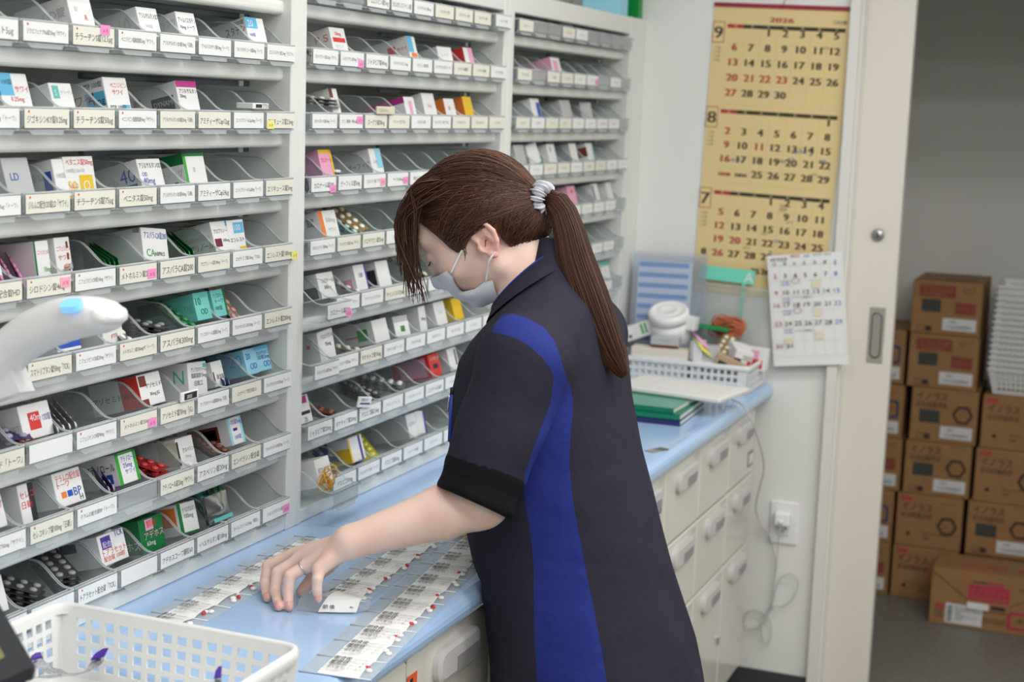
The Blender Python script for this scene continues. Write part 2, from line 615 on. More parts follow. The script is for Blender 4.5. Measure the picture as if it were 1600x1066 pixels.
def bin_meshes(w):
    """tray, rim for a bin of width w; origin under the middle of its front edge, +y to the back"""
    h = w / 2 - 0.0012
    prof = [(0.012, 0.0), (0.003, 0.004), (0.0, 0.010), (0.0, BINH), (0.010, BINH)]
    s_ = [(0.012 + 0.055 * i / 8, BINH + 0.031 * (0.5 - 0.5 * math.cos(math.pi * i / 8))) for i in range(9)]
    side = [(0.012, 0.0), (0.003, 0.004), (0.0, 0.010), (0.0, BINH)] + s_[1:] + [(BIND, BINH + 0.031), (BIND, 0.0)]
    t = MB()
    for sx in (-1, 1):
        M = frame((sx * h - (0.0012 if sx > 0 else 0), 0, 0), (0, 1, 0), (0, 0, 1))
        t.prism(side, 0, 0.0012, M, binm)
    t.box((-h + 0.0012, 0.012, 0.0), (h - 0.0012, BIND, 0.0014), binm)
    t.box((-h + 0.0012, BIND - 0.0014, 0.0014), (h - 0.0012, BIND, BINH + 0.031), binm)
    v = []
    fp = [(0.012, 0.0), (0.003, 0.004), (0.0, 0.010), (0.0, BINH)]
    for y, z in fp:
        v += [(-h + 0.0012, y, z), (h - 0.0012, y, z), (h - 0.0012, y + 0.0014, z + 0.001), (-h + 0.0012, y + 0.0014, z + 0.001)]
    f = []
    for i in range(3):
        for j in range(4):
            f.append((i * 4 + j, i * 4 + (j + 1) % 4, i * 4 + 4 + (j + 1) % 4, i * 4 + 4 + j))
    t.add(v, f, binf)
    # curled finger lip under the card
    lip = [(-h * 0.62, -0.0035, -0.001), (h * 0.62, -0.0035, -0.001), (h * 0.80, 0.001, 0.0075), (-h * 0.80, 0.001, 0.0075)]
    lb = [(x, y + 0.0035, z + 0.001) for x, y, z in lip]
    t.add(lip + lb, [(0, 1, 2, 3), (7, 6, 5, 4), (0, 4, 5, 1), (1, 5, 6, 2), (3, 2, 6, 7), (0, 3, 7, 4)], binf)
    r = MB()
    for sx in (-1, 1):
        x = sx * (h - 0.0006)
        r.tube([(x, 0.004, BINH)] + [(x, y, z) for y, z in s_] + [(x, BIND, BINH + 0.031)], 0.00095, binr, 5)
    r.tube([(-h, 0.001, BINH), (h, 0.001, BINH)], 0.0013, binr, 5)
    r.tube([(-h, 0.010, BINH - 0.001), (h, 0.010, BINH - 0.001)], 0.0010, binr, 5)
    r.box((-h, 0.0, BINH - 0.003), (h, 0.011, BINH - 0.0016), binf)
    r.tube([(-h, 0.0015, 0.005), (h, 0.0015, 0.005)], 0.0009, binr, 5)
    return t, r


PROTO = {}
for u in UNIT:
    tm, rm = bin_meshes(UNIT[u][2])
    a = tm.build('tray'); b = rm.build('rim')
    PROTO[u] = (a.data, b.data)
    bpy.data.objects.remove(a); bpy.data.objects.remove(b)

pinkm = mat('pink_tag', (246, 150, 205), 0.6)
pinkm2 = mat('salmon_tag', (246, 172, 190), 0.6)
yelm = mat('yellow_tag', (240, 236, 130), 0.6)
cardW = mat('label_white', (236, 237, 236), 0.5)
cardC = mat('label_cream', (231, 229, 216), 0.5)
inkm = mat('label_ink', (52, 52, 52), 0.6)
inkl = mat('label_ink_light', (95, 95, 96), 0.6)
dotm = mat('label_dot', (225, 85, 60), 0.6)
NUM = ['one', 'two', 'three', 'four', 'five', 'six', 'seven', 'eight', 'nine']
ORD = ['first', 'second', 'third', 'fourth', 'fifth', 'sixth', 'seventh', 'eighth', 'ninth']


def bin_x(u, c):
    x0, x1, p = UNIT[u]
    n = 9
    return x1 - (n - c - 0.5) * p


BIN_SHIFT = {(2, 4, 0): -0.035, (2, 7, 0): -0.055, (2, 5, 0): -0.012, (2, -1, 8): -0.008, (1, 5, 4): 0.0}


def make_bin(u, r, c, spec):
    """spec: None (no card), or dict t=text, k='W'/'C', big=bool, tag=colour letter, dot=bool, s=height"""
    dy = BIN_SHIFT.get((u, r, c), 0.0)
    x = bin_x(u, c)
    z = ROWZ[r]
    if r == 7:
        z = CAMZ - 0.6965
    if (u, r, c) == (2, 7, 0): z += 0.0
    up = 8 - r
    k = spec['k'] if spec else None
    look = 'no card'
    if spec:
        look = ('' if spec.get('t') else 'blank ') + {'W': 'white card', 'C': 'cream card'}[k]
        if spec.get('tag'): look = {'p': 'pink', 's': 'salmon', 'y': 'yellow'}[spec['tag']] + ' tagged ' + look
    lab = f'clear bin, {look}, {UNAME[u]} shelf, row {NUM[up - 1]} above worktop, {ORD[8 - c]} from right post'
    t = thing('medicine_bin', lab, 'bin', (x, 1.277 + dy, z), 'clear bins of the %s shelf' % UNAME[u])
    for nm, me in zip(('tray', 'rim'), PROTO[u]):
        o = bpy.data.objects.new(nm, me); COL.objects.link(o); o.parent = t
    if not spec:
        return t
    w = UNIT[u][2] - 0.0095
    M = frame((0, -0.0011, 0.0075), (1, 0, 0), (0, 0, 1))
    m = MB().box((-w / 2, 0, 0), (w / 2, 0.0238, 0.0009), cardW if k == 'W' else cardC, 0, M)
    if spec.get('t'):
        big = spec.get('big')
        hgt = spec.get('s', 0.0078 if big else 0.0052)
        mw = w * (0.9 if big else 0.86)
        m.text(spec['t'], M, 0.0, 0.0119 - hgt * 0.5 - (0.0015 if big else 0), hgt, inkm if big else inkl, 0.0011, mw, 'c', 0.86)
    if spec.get('dot'):
        m.lathe([(0.0, 0.0), (0.0016, 0.0), (0.0016, 0.0003), (0, 0.0003)], dotm, 8, M @ Matrix.Translation((-w / 2 + 0.008, 0.0205, 0.0009)))
    m.build('label_card', t)
    if spec.get('tag'):
        q = MB().box((w / 2 - 0.022 + spec.get('tx', 0), -0.001 + spec.get('ty', 0), 0.001), (w / 2 - 0.002 + spec.get('tx', 0), 0.012 + spec.get('ty', 0), 0.0016), {'p': pinkm, 's': pinkm2, 'y': yelm}[spec['tag']], 0, M)
        q.text('メモ', M, w / 2 - 0.018 + spec.get('tx', 0), 0.002 + spec.get('ty', 0), 0.005, mat('tag_ink', (190, 60, 120), 0.6), 0.0018, 0.013)
        q.build('tag', t)
    return t


def W(t, big=False, **k): return dict(t=t, k='W', big=big, **k)
def Cc(t, big=True, **k): return dict(t=t, k='C', big=big, **k)


U1 = {
    0: [W('リマプロスト5μg', True), W('ジクロフェナクNa錠25mg「サワイ」', dot=1), Cc('チラーヂンS錠12.5μg', dot=1, tag='p', ty=0.016, tx=-0.008), W('ベニジピン塩酸塩錠2mg「サワイ」', dot=1),
        W('アジルサルタンOD錠10mg「日新」'), W('アトルバスタチン錠10mg「トーワ」'), W('ウルソデオキシコール酸50mg「トーワ」'), W('ロスバスタチン錠2.5mg「ケミファ」')],
    1: [W('リマプロスト5μg「トーワ」'), Cc('ジゴキシンKY錠0.25mg', dot=1), Cc('チラーヂンS錠50μg', dot=1), W('ベニジピン塩酸塩錠4mg「サワイ」', dot=1),
        Cc('アジルサルタンOD錠20mg「日新」', False), Cc('アミティーザCap12μg'), W('エソメプラゾールCap10mg「トーワ」'), Cc('エリキュース錠2.5mg', tag='y', tx=-0.062)],
    2: [W('レボチロキシン75μg「トーワ」'), Cc('ジルムロ配合OD錠LD「サワイ」', dot=1), Cc('チラーヂンS錠75μg', dot=1), Cc('ベニタス錠50mg', dot=1),
        W('アジルサルタンOD錠40mg「日新」'), W('アミティーザCap24μg', True), W('エソメプラゾールCap20mg「トーワ」'), Cc('エリキュース錠5mg')],
    3: [Cc('ジルムロ配合錠HD'), Cc('シロドシン錠4mg「　', dot=1, tag='s', ty=0.009), W('ニフェジピンCR錠10mg「サワイ」', dot=1), Cc('メトホルミン錠250mg', dot=1, tag='p', ty=0.004),
        Cc('アスパラCA錠200', s=0.0092), Cc('アロプリノール錠100mg「トーワ」', False), W('エゼチミブ錠10mg「TCK」'), Cc('エンレスト錠100mg', tag='y', tx=0.018)],
    4: [Cc('シロドシンOD錠2mg'), Cc('スマトリプタン錠50mg「TCK」', dot=1), W('ニフェジピンCR錠20mg「サワイ」', dot=1), Cc('メトホルミン錠500mgMT「トーワ」', False, dot=1),
        Cc('アスパラK300mg', s=0.0088), W('アンブロキソール塩酸塩15mg「トーワ」'), W('オルメサルタンOD10mg「トーワ」'), Cc('エンレスト錠200mg')],
    5: [Cc('スルピリド「トーワ」'), dict(t='', k='W'), W('ニフェジピンCR錠40mg「サワイ」', dot=1), Cc('メトホルミン錠250mgMT', False, dot=1, tag='p', ty=0.002),
        Cc('アゾセミド錠30mg「JG」'), W('アンブロキソール塩酸塩45mg「日医」'), Cc('エゼチミブ配合錠LD', False), W('オルメサルタンOD20mg「トーワ」')],
    6: [W('セレコキシブ50mg「サワイ」'), Cc('セレコキシブ錠100mg「日新」', dot=1), W('テラムロ配合錠BP「トーワ」', dot=1), None,
        Cc('アテノロール錠25mg「サワイ」'), W('アスベリン錠20mg', True, s=0.0085), Cc('エンペラシン配合錠'), W('オルメサルタンOD錠5mg「トーワ」')],
    7: [W(''), W(''), W('トアラセット配合錠「TCK」', True, dot=1), dict(t='', k='W'), W('アデホスコーワ顆粒60', True), W('イベルサルタン錠100mg', True), W('カベルゴリン0.25mg「明治」'), W('イルソグラジン錠2mg', tag='p', ty=0.004)],
}
for r in U1:
    for c in range(8):
        make_bin(1, r, c + 1, U1[r][c])
U2 = {
    -1: [None, None, W('アムロジピン錠5mg', True), W('カルボシステイン錠', True), W('カンデサルタン錠4mg'), Cc('カモスタット錠', False), Cc('カルベジロール錠', False), Cc('カルデナリン錠', False), W('カリメート散')],
    0: [W('カルベジロール錠2.5mg「サワイ」'), W('シタグリプチン錠50mg「サワイ」', tag='p', ty=0.0), W('ジャヌビア錠40mg', True), W('ダパグリフロジン5mg'), W('ダイフェン配合錠'), W('テルミサルタン錠「トーワ」'), Cc('ドネペジル塩酸塩', False), Cc('トラネキサム酸錠', False), W('ナフトピジル錠')],
    1: [W('カルベジロール錠10mg「トーワ」'), W('クエン酸第一鉄Na錠50mg', tag='p', ty=0.009), Cc('スーグラ錠50mg'), Cc('ケイツーカプセル', False), W('ゾルピデム錠'), W('タムスロシン錠「TCK」'), Cc('デュロキセチン', False), Cc('トコフェロール', False), Cc('ニコランジル', False)],
    2: [W('カロナール錠200', True, tag='p', ty=-0.002), W('グーフィス錠5mg', True), W('コルヒチン錠「タカタ」', tag='s', ty=0.004), W('ザイザル錠5mg', tag='p', ty=0.004), W('酸化マグネシウム錠'), Cc('シロスタゾール', False), W('セチリジン錠'), W('セファクロル'), W('ソリフェナシン')],
    3: [W('カルボシステイン錠500mg「トーワ」'), Cc('グリメピリド錠0.5mg「サワイ」', False), Cc('クエチアピン錠25mg'), W('クラリス錠'), W('シルニジピン錠'), W('ジフェニドール'), W('スピロノラクトン'), W('セレコックス'), W('タリージェ錠')],
    4: [W('カロナール錠300', True, tag='p', ty=-0.001), W('グリメピリド錠1mg「サワイ」'), W('ケトチフェンカプセル'), Cc('サインバルタ20mg'), W('シンバスタチン'), W('ジメチコン錠'), W('スルピリド錠'), W('センノシド錠'), W('チザニジン錠')],
    5: [W('クロピドグレル錠75mg「サワイ」'), W('グリメピリド錠3mg「サワイ」'), Cc('タケキャブ錠10mg'), W('シロドシン錠「トーワ」'), W('ジルチアゼム錠'), W('スボレキサント'), W('セルトラリン錠'), W('ソファルコン'), W('チアマゾール')],
    6: [W('ジャヌビア錠25mg', True), W('タケキャブ錠20mg', True), W('デエビゴ錠2.5mg', True), W('テプレノン「トーワ」'), W('トラゼンタ「トーワ」'), W('エパデールS600', True), W('ドンペリドン'), W('ナテグリニド'), W('ニセルゴリン')],
    7: [None, W('デエビゴ50mg', True), W('デュタステリド錠「トーワ」'), W('デエビゴ錠5mg', True), W('トレリーフOD錠'), W('エピナスチン'), W('ドキサゾシン'), W('ナルフラフィン'), W('ニフェジピン')],
}
VIS2 = {k: range(0, 9) for k in range(-1, 8)}
for r in U2:
    for c in VIS2[r]:
        make_bin(2, r, c, U2[r][c])
U3L = {-1: ['C', None, None, 'C', 'W', None, None, None, None], 0: ['C', None, 'C', 'C', 'W', 'Wp', None, 'W', None], 1: ['C', 'W', 'C', 'C', 'W', 'W', 'W', 'W', None],
       2: ['C', 'W', 'C', 'C', 'W', 'C', 'C', 'W', 'W'], 3: [None, None, None, 'W', 'W', 'W', 'W', 'W', None], 4: [None, None, None, None, 'W', 'Wp', 'W', 'W', None],
       5: [None, None, None, None, None, None, 'W', 'W', None]}
FARW = ['マグミット錠', 'メチコバール', 'リバロ錠', 'レバミピド', 'ムコダイン', 'ユリーフ', 'ロキソニン', 'ワーファリン', 'メインテート']
for r in U3L:
    for c, k in enumerate(U3L[r]):
        if r >= 3 and c < 2:
            continue
        sp = None
        if k:
            sp = dict(t=FARW[(c + 3 * r) % 9], k=k[0], s=0.0052)
            if len(k) > 1: sp.update(tag=k[1], ty=0.004)
        make_bin(3, r, c, sp)

# ================================================================== what lies in the bins
cart = {'white': mat('carton_white', (236, 236, 236), 0.45), 'grey': mat('carton_grey', (190, 192, 194), 0.5), 'teal': mat('carton_teal', (95, 190, 185), 0.5),
        'dgreen': mat('carton_green', (20, 115, 60), 0.45), 'green': mat('carton_bright_green', (60, 165, 60), 0.45), 'blue': mat('carton_blue', (45, 85, 185), 0.45),
        'sky': mat('carton_sky', (95, 185, 225), 0.45), 'lsky': mat('carton_light_sky', (150, 212, 235), 0.45), 'purple': mat('carton_purple', (88, 60, 160), 0.45),
        'magenta': mat('carton_magenta', (190, 50, 140), 0.45), 'pink': mat('carton_pink', (238, 170, 200), 0.45), 'yellow': mat('carton_yellow', (235, 195, 45), 0.45),
        'red': mat('carton_red', (215, 60, 55), 0.45), 'brown': mat('carton_brown', (120, 60, 45), 0.45), 'black': mat('carton_black', (48, 48, 52), 0.45),
        'orange': mat('carton_orange', (235, 130, 60), 0.45), 'aqua': mat('carton_aqua', (120, 205, 200), 0.45), 'beige': mat('carton_beige', (222, 212, 190), 0.5),
        'maroon': mat('carton_maroon', (120, 30, 60), 0.45), 'navy': mat('carton_navy', (35, 45, 120), 0.45)}


def settle(rot, pts, pos, u, row, force=True):
    """move a turned body (corner points pts) the little it takes to lie inside its own bin's walls"""
    from mathutils import Euler
    R_ = np.array(Euler(rot).to_matrix())
    q = np.asarray(pts, float) @ R_.T + np.asarray(pos, float)
    x0_, x1_, p_ = UNIT[u]
    c_ = min(8, max(0, int((pos[0] - x0_) / p_)))
    a, b = x0_ + c_ * p_ + 0.0032, x0_ + (c_ + 1) * p_ - 0.0032
    lo, hi = q.min(0), q.max(0)
    d = np.zeros(3)
    if hi[0] - lo[0] > b - a:
        d[0] = (a + b) / 2 - (lo[0] + hi[0]) / 2
    else:
        d[0] = max(0, a - lo[0]) - max(0, hi[0] - b)
    y0 = 1.277 + BIN_SHIFT.get((u, row, c_), 0.0)
    d[1] = max(0, y0 + 0.0128 - lo[1])
    if d[1] == 0:
        d[1] = -min(max(0, hi[1] - y0 - 0.1478), lo[1] - y0 - 0.0128)
    z0 = (ROWZ[row] if row < 7 else CAMZ - 0.6965)
    d[2] = max(0, z0 + 0.0016 - lo[2])
    return tuple(np.asarray(pos, float) + d)


def mbox(u, row, px, desc, w=0.048, h=0.046, l=0.09, base='white', bands=(), txt=(), side=(), pitch=16, yaw=0, roll=0, lift=0.0, dy=0.027, col=None, name='medicine_box'):
    """a carton lying end-on in a bin, its small end to the front; bands: (colour, x0, y0, x1, y1) on the end face in parts of it;
    txt: (string, x, y, height, colour); side: the same for the long side; px: where its end shows along the row"""
    x = ony(px, 130 + 100 * row, 1.30)[0] if col is None else bin_x(u, col) + px
    # keep it between its own bin's walls, its low back end on the bin floor
    x0_, x1_, p_ = UNIT[u]
    if l > 0.01 and lift < 0.02:
        c_ = min(8, max(0, int((x - x0_) / p_)))
        room = p_ / 2 - (w * math.cos(math.radians(yaw)) + l * abs(math.sin(math.radians(yaw))) + h * abs(math.sin(math.radians(roll)))) / 2 - 0.003
        xc = x0_ + (c_ + 0.5) * p_
        x = min(max(x, xc - max(room, 0)), xc + max(room, 0))
        l = min(l, 0.105)
        w = min(w, p_ - 0.012 - l * abs(math.sin(math.radians(yaw))) - h * abs(math.sin(math.radians(roll))))
        lift = lift * 0.5 + l * math.sin(math.radians(pitch)) + 0.0005
        h = min(h, (0.0755 - lift - 0.0028) / math.cos(math.radians(pitch)))
        dy = max(dy, 0.0135 + h * math.sin(math.radians(pitch)) + w / 2 * abs(math.sin(math.radians(yaw))))
    z = (ROWZ[row] if row < 7 else CAMZ - 0.6965) + 0.0028 + lift
    rot_ = (math.radians(-pitch), math.radians(roll), math.radians(yaw))
    pos_ = (x, 1.277 + dy, z)
    if l > 0.03 and lift < 0.06 and dy > 0.005:
        pos_ = settle(rot_, [(a_, b_, c_) for a_ in (-w / 2, w / 2) for b_ in (0, l) for c_ in (0, h)], pos_, u, row)
    o = thing(name, desc, 'box', pos_, 'cartons in the bins of the %s shelf' % UNAME[u], rot_)
    m = MB()
    m.box((-w / 2, 0, 0), (w / 2, l, h), cart[base], 0.0008)
    E = frame((-w / 2, -0.0001, 0), (1, 0, 0), (0, 0, 1))       # end face
    S = frame((-w / 2 - 0.0001, l, 0), (0, -1, 0), (0, 0, 1))   # long side seen from the left
    T = frame((-w / 2, 0, h + 0.0001), (1, 0, 0), (0, 1, 0))    # top
    for b in bands:
        cc, x0, y0, x1, y1 = b[:5]
        m.quad(E, x0 * w, y0 * h, x1 * w, y1 * h, cart[cc], 0.0002)
        if len(b) > 5 and 's' in b[5]:
            m.quad(S, 0, y0 * h, l, y1 * h, cart[cc], 0.0002)
        if len(b) > 5 and 't' in b[5]:
            m.quad(T, 0, 0, w, l, cart[cc], 0.0002)
    for t_, x_, y_, s_, c_ in txt:
        m.text(t_, E, x_ * w, y_ * h, s_, cart[c_] if c_ in cart else MATS[c_], 0.0004, w * (0.96 - x_))
    for sd in side:
        if len(sd) == 5 and isinstance(sd[1], (int, float)):
            t_, x_, y_, s_, c_ = sd
            m.text(t_, S, x_ * l, y_ * h, s_, cart[c_] if c_ in cart else MATS[c_], 0.0004, l * (0.97 - x_))
        else:
            cc, (x0, y0, x1, y1) = sd
            m.quad(S, x0 * l, y0 * h, x1 * l, y1 * h, cart[cc], 0.0002)
    m.build('carton', o)
    return o


foil = mat('blister_silver', (190, 192, 196), 0.3, metal=0.7)
BL = {'silver': (foil, mat('tablet_white', (235, 235, 232), 0.4)), 'pink': (foil, mat('tablet_pink', (214, 150, 135), 0.4)),
      'green': (mat('blister_green', (40, 125, 70), 0.35, metal=0.35), mat('tablet_green', (60, 140, 85), 0.35)),
      'magenta': (mat('blister_magenta', (170, 70, 135), 0.35, metal=0.35), mat('tablet_magenta', (205, 130, 175), 0.35)),
      'dark': (mat('blister_dark', (84, 86, 90), 0.35, metal=0.5), mat('tablet_grey', (150, 150, 150), 0.3)),
      'gold': (mat('blister_gold', (168, 140, 95), 0.35, metal=0.5), mat('tablet_ivory', (240, 236, 220), 0.4)),
      'red': (mat('blister_red', (175, 50, 55), 0.35, metal=0.35), mat('capsule_red', (205, 70, 70), 0.3)),
      'teal': (mat('blister_teal', (60, 160, 155), 0.35, metal=0.3), mat('tablet_teal', (190, 220, 218), 0.3)),
      'yellow': (mat('blister_yellow', (205, 195, 50), 0.4, metal=0.2), mat('tablet_yellow', (235, 230, 120), 0.4)),
      'purple': (mat('blister_purple', (80, 66, 120), 0.35, metal=0.4), mat('tablet_lilac', (170, 160, 190), 0.35)),
      'blue': (mat('blister_blue', (50, 70, 140), 0.35, metal=0.3), mat('tablet_blue', (150, 170, 220), 0.35)),
      'rust': (mat('blister_rust', (112, 66, 56), 0.4, metal=0.3), mat('tablet_rust', (140, 84, 70), 0.4))}
BLD = {}


def blister_data(kind):
    if kind in BLD:
        return BLD[kind]
    card, pill = BL[kind]
    m = MB()
    m.box((-0.019, 0, 0), (0.019, 0.092, 0.0006), card)
    for i in range(2):
        for j in range(5):
            M = Matrix.Translation((-0.009 + 0.018 * i, 0.010 + 0.018 * j, 0.0006))
            m.lathe([(0.0058, 0), (0.0054, 0.0022), (0.0036, 0.0036), (0, 0.0040)], pill, 10, M)
    o = m.build('sheet'); BLD[kind] = o.data
    bpy.data.objects.remove(o)
    return BLD[kind]


CN = {'silver': 'silver', 'pink': 'silver and pink', 'green': 'green', 'magenta': 'magenta', 'dark': 'dark grey', 'gold': 'gold', 'red': 'red', 'teal': 'teal', 'yellow': 'yellow', 'purple': 'purple', 'blue': 'blue', 'rust': 'rust brown'}


def blisters(u, row, px, kind, n, where, pitch=30, yaw=0, roll=0, lift=0.0, dy=0.02, step=(0.004, 0.004, 0.004), sroll=0):
    x = ony(px, 130 + 100 * row, 1.30)[0]
    x0_, x1_, p_ = UNIT[u]
    xc = x0_ + (min(8, max(0, int((x - x0_) / p_))) + 0.5) * p_
    sy, cy, sr = math.sin(math.radians(yaw)), math.cos(math.radians(yaw)), abs(math.sin(math.radians(roll)))
    lift = max(lift, 0.019 * sr + 0.001)
    pitch = min(pitch, math.degrees(math.asin(max(0.05, min(1, (0.074 - lift - step[2] * (n - 1)) / 0.092)))))
    dy = max(dy, 0.0135 + 0.019 * abs(sy) + 0.004)
    if abs(sy) > .35:
        lift = max(lift, 0.012)
    half = 0.019 * math.cos(math.radians(roll)) * cy + 0.046 * abs(sy) + 0.003
    room = max(0.0, p_ / 2 - half)
    x = min(max(x, xc - room), max(xc - room, xc + room - step[0] * (n - 1))) + 0.046 * sy
    z = (ROWZ[row] if row < 7 else CAMZ - 0.6965) + 0.003 + lift
    for i in range(n):
        pos = '' if n == 1 else (', topmost' if i == n - 1 else (', lowest' if i == 0 else (', second up' if i == 1 else ', third up')))
        rot_ = (math.radians(pitch), math.radians(roll + sroll * i), math.radians(yaw + RND.uniform(-.4, .4)))
        from mathutils import Euler
        nrm = np.array(Euler(rot_).to_matrix()) @ np.array([0, 0, 1.0])
        if nrm[0] < -.3: nrm = -nrm
        gap = max(0.0056, .8 * math.sqrt(sum(q_ * q_ for q_ in step)))
        nrm = np.array([1 / nrm[0], 0, 0]) if abs(nrm[0]) > .6 else np.array([0, 0, 1 / nrm[2]])
        pos_ = np.array([x, 1.277 + dy, z]) + nrm * gap * i
        first_ = settle(rot_, [(a_, b_, c_) for a_ in (-.019, .019) for b_ in (0, .092) for c_ in (0, .0047)], pos_, u, row)
        if i == 0:
            base_ = np.array(first_)
            end_ = base_ + nrm * gap * (n - 1)
            fit_ = settle(rot_, [(a_, b_, c_) for a_ in (-.019, .019) for b_ in (0, .092) for c_ in (0, .0047)], tuple(end_ - np.array([nrm[0] * gap * (n - 1), 0, 0])), u, row)
            q_end = np.array(Euler(rot_).to_matrix()) @ np.array([[-.019, .019, -.019, .019], [0, 0, .092, .092], [0, 0, 0, 0]])
            x0e, x1e, pe = UNIT[u]
            lim_ = x0e + (min(8, max(0, int((x - x0e) / pe))) + 1) * pe - 0.0035
            base_[0] -= max(0.0, end_[0] + q_end[0].max() + .0047 * (abs(nrm[0]) > 0) - lim_)
            base_[1] += fit_[1] - end_[1] if fit_[1] < end_[1] else 0.0
        pos_ = base_ + nrm * gap * i
        o = thing('blister_pack', f'{CN[kind]} blister pack {where}{pos}', 'blister pack', tuple(pos_), 'blister packs in the bins of the %s shelf' % UNAME[u], rot_)
        s_ = bpy.data.objects.new('sheet', blister_data(kind)); COL.objects.link(s_); s_.parent = o


def B(*a): return a


# ---- left shelf
mbox(1, 0, 156, 'white carton with small red print, left shelf top row', txt=[('錠', .2, .55, .006, 'grey'), ('R', .6, .3, .008, 'red')], side=[('OD錠', .5, .45, .011, 'grey')])
mbox(1, 0, 227, 'white carton with black katakana on its end, left shelf top row', txt=[('アジルサルタンOD', .06, .62, .007, 'black'), ('100錠', .3, .3, .005, 'grey')], side=[('10', .62, .3, .018, 'beige')], h=0.042)
mbox(1, 0, 294, 'white carton with two lines of black print, left shelf top row', txt=[('アトルバスタチン', .06, .62, .007, 'black'), ('10mg トーワ', .1, .4, .005, 'black')], side=[('スタチン錠', .5, .5, .010, 'grey')], h=0.042)
mbox(1, 0, 407, 'white carton with a blue corner reading 20, left shelf top row', w=0.05, h=0.047, bands=[B('sky', 0, .62, .62, 1)], txt=[('20', .1, .68, .011, 'white'), ('100錠', .1, .35, .005, 'blue')], side=[('スタチン', .55, .5, .012, 'black'), ('100錠', .8, .8, .006, 'black')], yaw=-3)
mbox(1, 1, 26, 'blue topped carton with red print, left shelf second row from top', w=0.055, bands=[B('sky', 0, .4, .45, 1, 's')], txt=[('100錠', .1, .7, .006, 'black'), ('サワイ', .5, .5, .007, 'red'), ('0.25mg', .3, .25, .006, 'red')], h=0.048)
mbox(1, 1, 93, 'small white carton with a teal circle, left shelf second row from top', w=0.045, h=0.038, bands=[B('teal', .1, .45, .38, .9)], txt=[('S', .17, .55, .008, 'white'), ('チラーヂン', .45, .6, .005, 'grey')], side=[('S', .6, .4, .012, 'grey')])
mbox(1, 1, 193, 'tall white carton with 4mg on a blue square, left shelf second row from top', w=0.052, h=0.052, l=0.1, bands=[B('sky', .6, .02, .95, .2)], txt=[('PTP 100錠', .1, .06, .006, 'black'), ('ベニジピン', .25, .7, .006, 'red'), ('サワイ', .3, .5, .006, 'red')], side=[('sky', (.66, .2, .98, .62)), ('4', .70, .26, .019, 'black'), ('mg', .82, .26, .010, 'black'), ('PTP 100錠', .66, .75, .007, 'black'), ('サワイ', .3, .35, .012, 'red')], pitch=14, lift=.003)
mbox(1, 1, 294, 'white carton with a magenta stripe along its top, left shelf second row from top', w=0.052, h=0.050, l=0.1, bands=[B('magenta', 0, .80, 1, 1)], txt=[('アジルサルタン', .1, .62, .006, 'black'), ('20mg', .1, .48, .005, 'black')], side=[('black', (.52, .12, .92, .6)), ('DYNAMIC', .56, .32, .008, 'white'), ('magenta', (.2, .5, .34, .7))], pitch=14, lift=.002)
mbox(1, 1, 384, 'small white torn card strip beside the yellow tagged bin, left shelf second row', w=0.047, h=0.009, l=0.03, bands=[B('black', .18, .2, .56, .8)], txt=[('カプセル', .6, .25, .006, 'black')], lift=0.0345, dy=-0.004, pitch=0, yaw=0)
mbox(1, 2, 40, 'grey white carton with a big blue disc, left shelf third row from top', w=0.05, h=0.05, base='grey', side=[('navy', (.1, .15, .35, .6))], txt=[('LD', .2, .4, .01, 'blue')])
mbox(1, 2, 113, 'white carton with a blue block and red vertical print, left shelf third row from top', w=0.046, h=0.050, side=[('blue', (.80, .2, .95, .7)), ('LD配合錠', .3, .5, .008, 'grey')], txt=[('ジルムロ', .55, .2, .006, 'red'), ('100錠', .1, .5, .006, 'grey')], pitch=13)
mbox(1, 2, 156, 'white and yellow carton with red title and yellow ring, left shelf third row from top', w=0.062, h=0.056, bands=[B('yellow', .0, .0, 1, .10), B('yellow', .45, .12, .9, .55)], txt=[('ベタニス錠50mg', .06, .80, .007, 'red'), ('100錠(10x10)', .06, .62, .005, 'grey'), ('50', .05, .18, .014, 'yellow'), ('O', .55, .18, .014, 'white')], pitch=10, lift=.002)
mbox(1, 2, 241, 'white carton printed 40 in large blue figures, left shelf third row from top', w=0.056, h=0.042, txt=[('アジルサルタンOD', .04, .68, .007, 'black'), ('OD', .1, .4, .006, 'blue'), ('40mg', .1, .14, .009, 'blue'), ('lsky', .0, .0, .0001, 'blue')], side=[('40', .62, .28, .020, 'blue'), ('OD', .38, .28, .008, 'grey'), ('blue', (.66, .02, .92, .2))], lift=0.001)
mbox(1, 2, 313, 'long white carton with a dark green top, left shelf third row from top', w=0.056, h=0.056, l=0.118, bands=[B('green', 0, 0, .12, 1), B('dgreen', 0, .9, 1, 1, 't')], txt=[('0', .4, .4, .008, 'grey')], side=[('dgreen', (0, .66, 1, 1)), ('アミティーザ', .4, .3, .01, 'grey'), ('blue', (.80, .05, .86, .15))], pitch=13, lift=.004)
mbox(1, 3, 8, 'white carton with pink print, left shelf fourth row from top', w=0.05, h=0.056, bands=[B('pink', 0, .86, 1, 1)], txt=[('シロドシン', .2, .45, .008, 'pink'), ('OD', .55, .75, .008, 'purple')], lift=.003)
blisters(1, 3, 38, 'magenta', 4, 'standing on edge in the left shelf fourth row', pitch=38, roll=62, yaw=-8, lift=0.012, step=(0.014, 0, 0.002))
mbox(1, 3, 75, 'white carton marked 10mg with a green end flap, left shelf fourth row from top', w=0.03, h=0.058, l=0.07, bands=[B('dgreen', 0, .0, .12, 1)], txt=[('ニフェジピンCR', .2, .7, .005, 'red'), ('10mg', .55, .3, .007, 'green')], pitch=8, lift=.006)
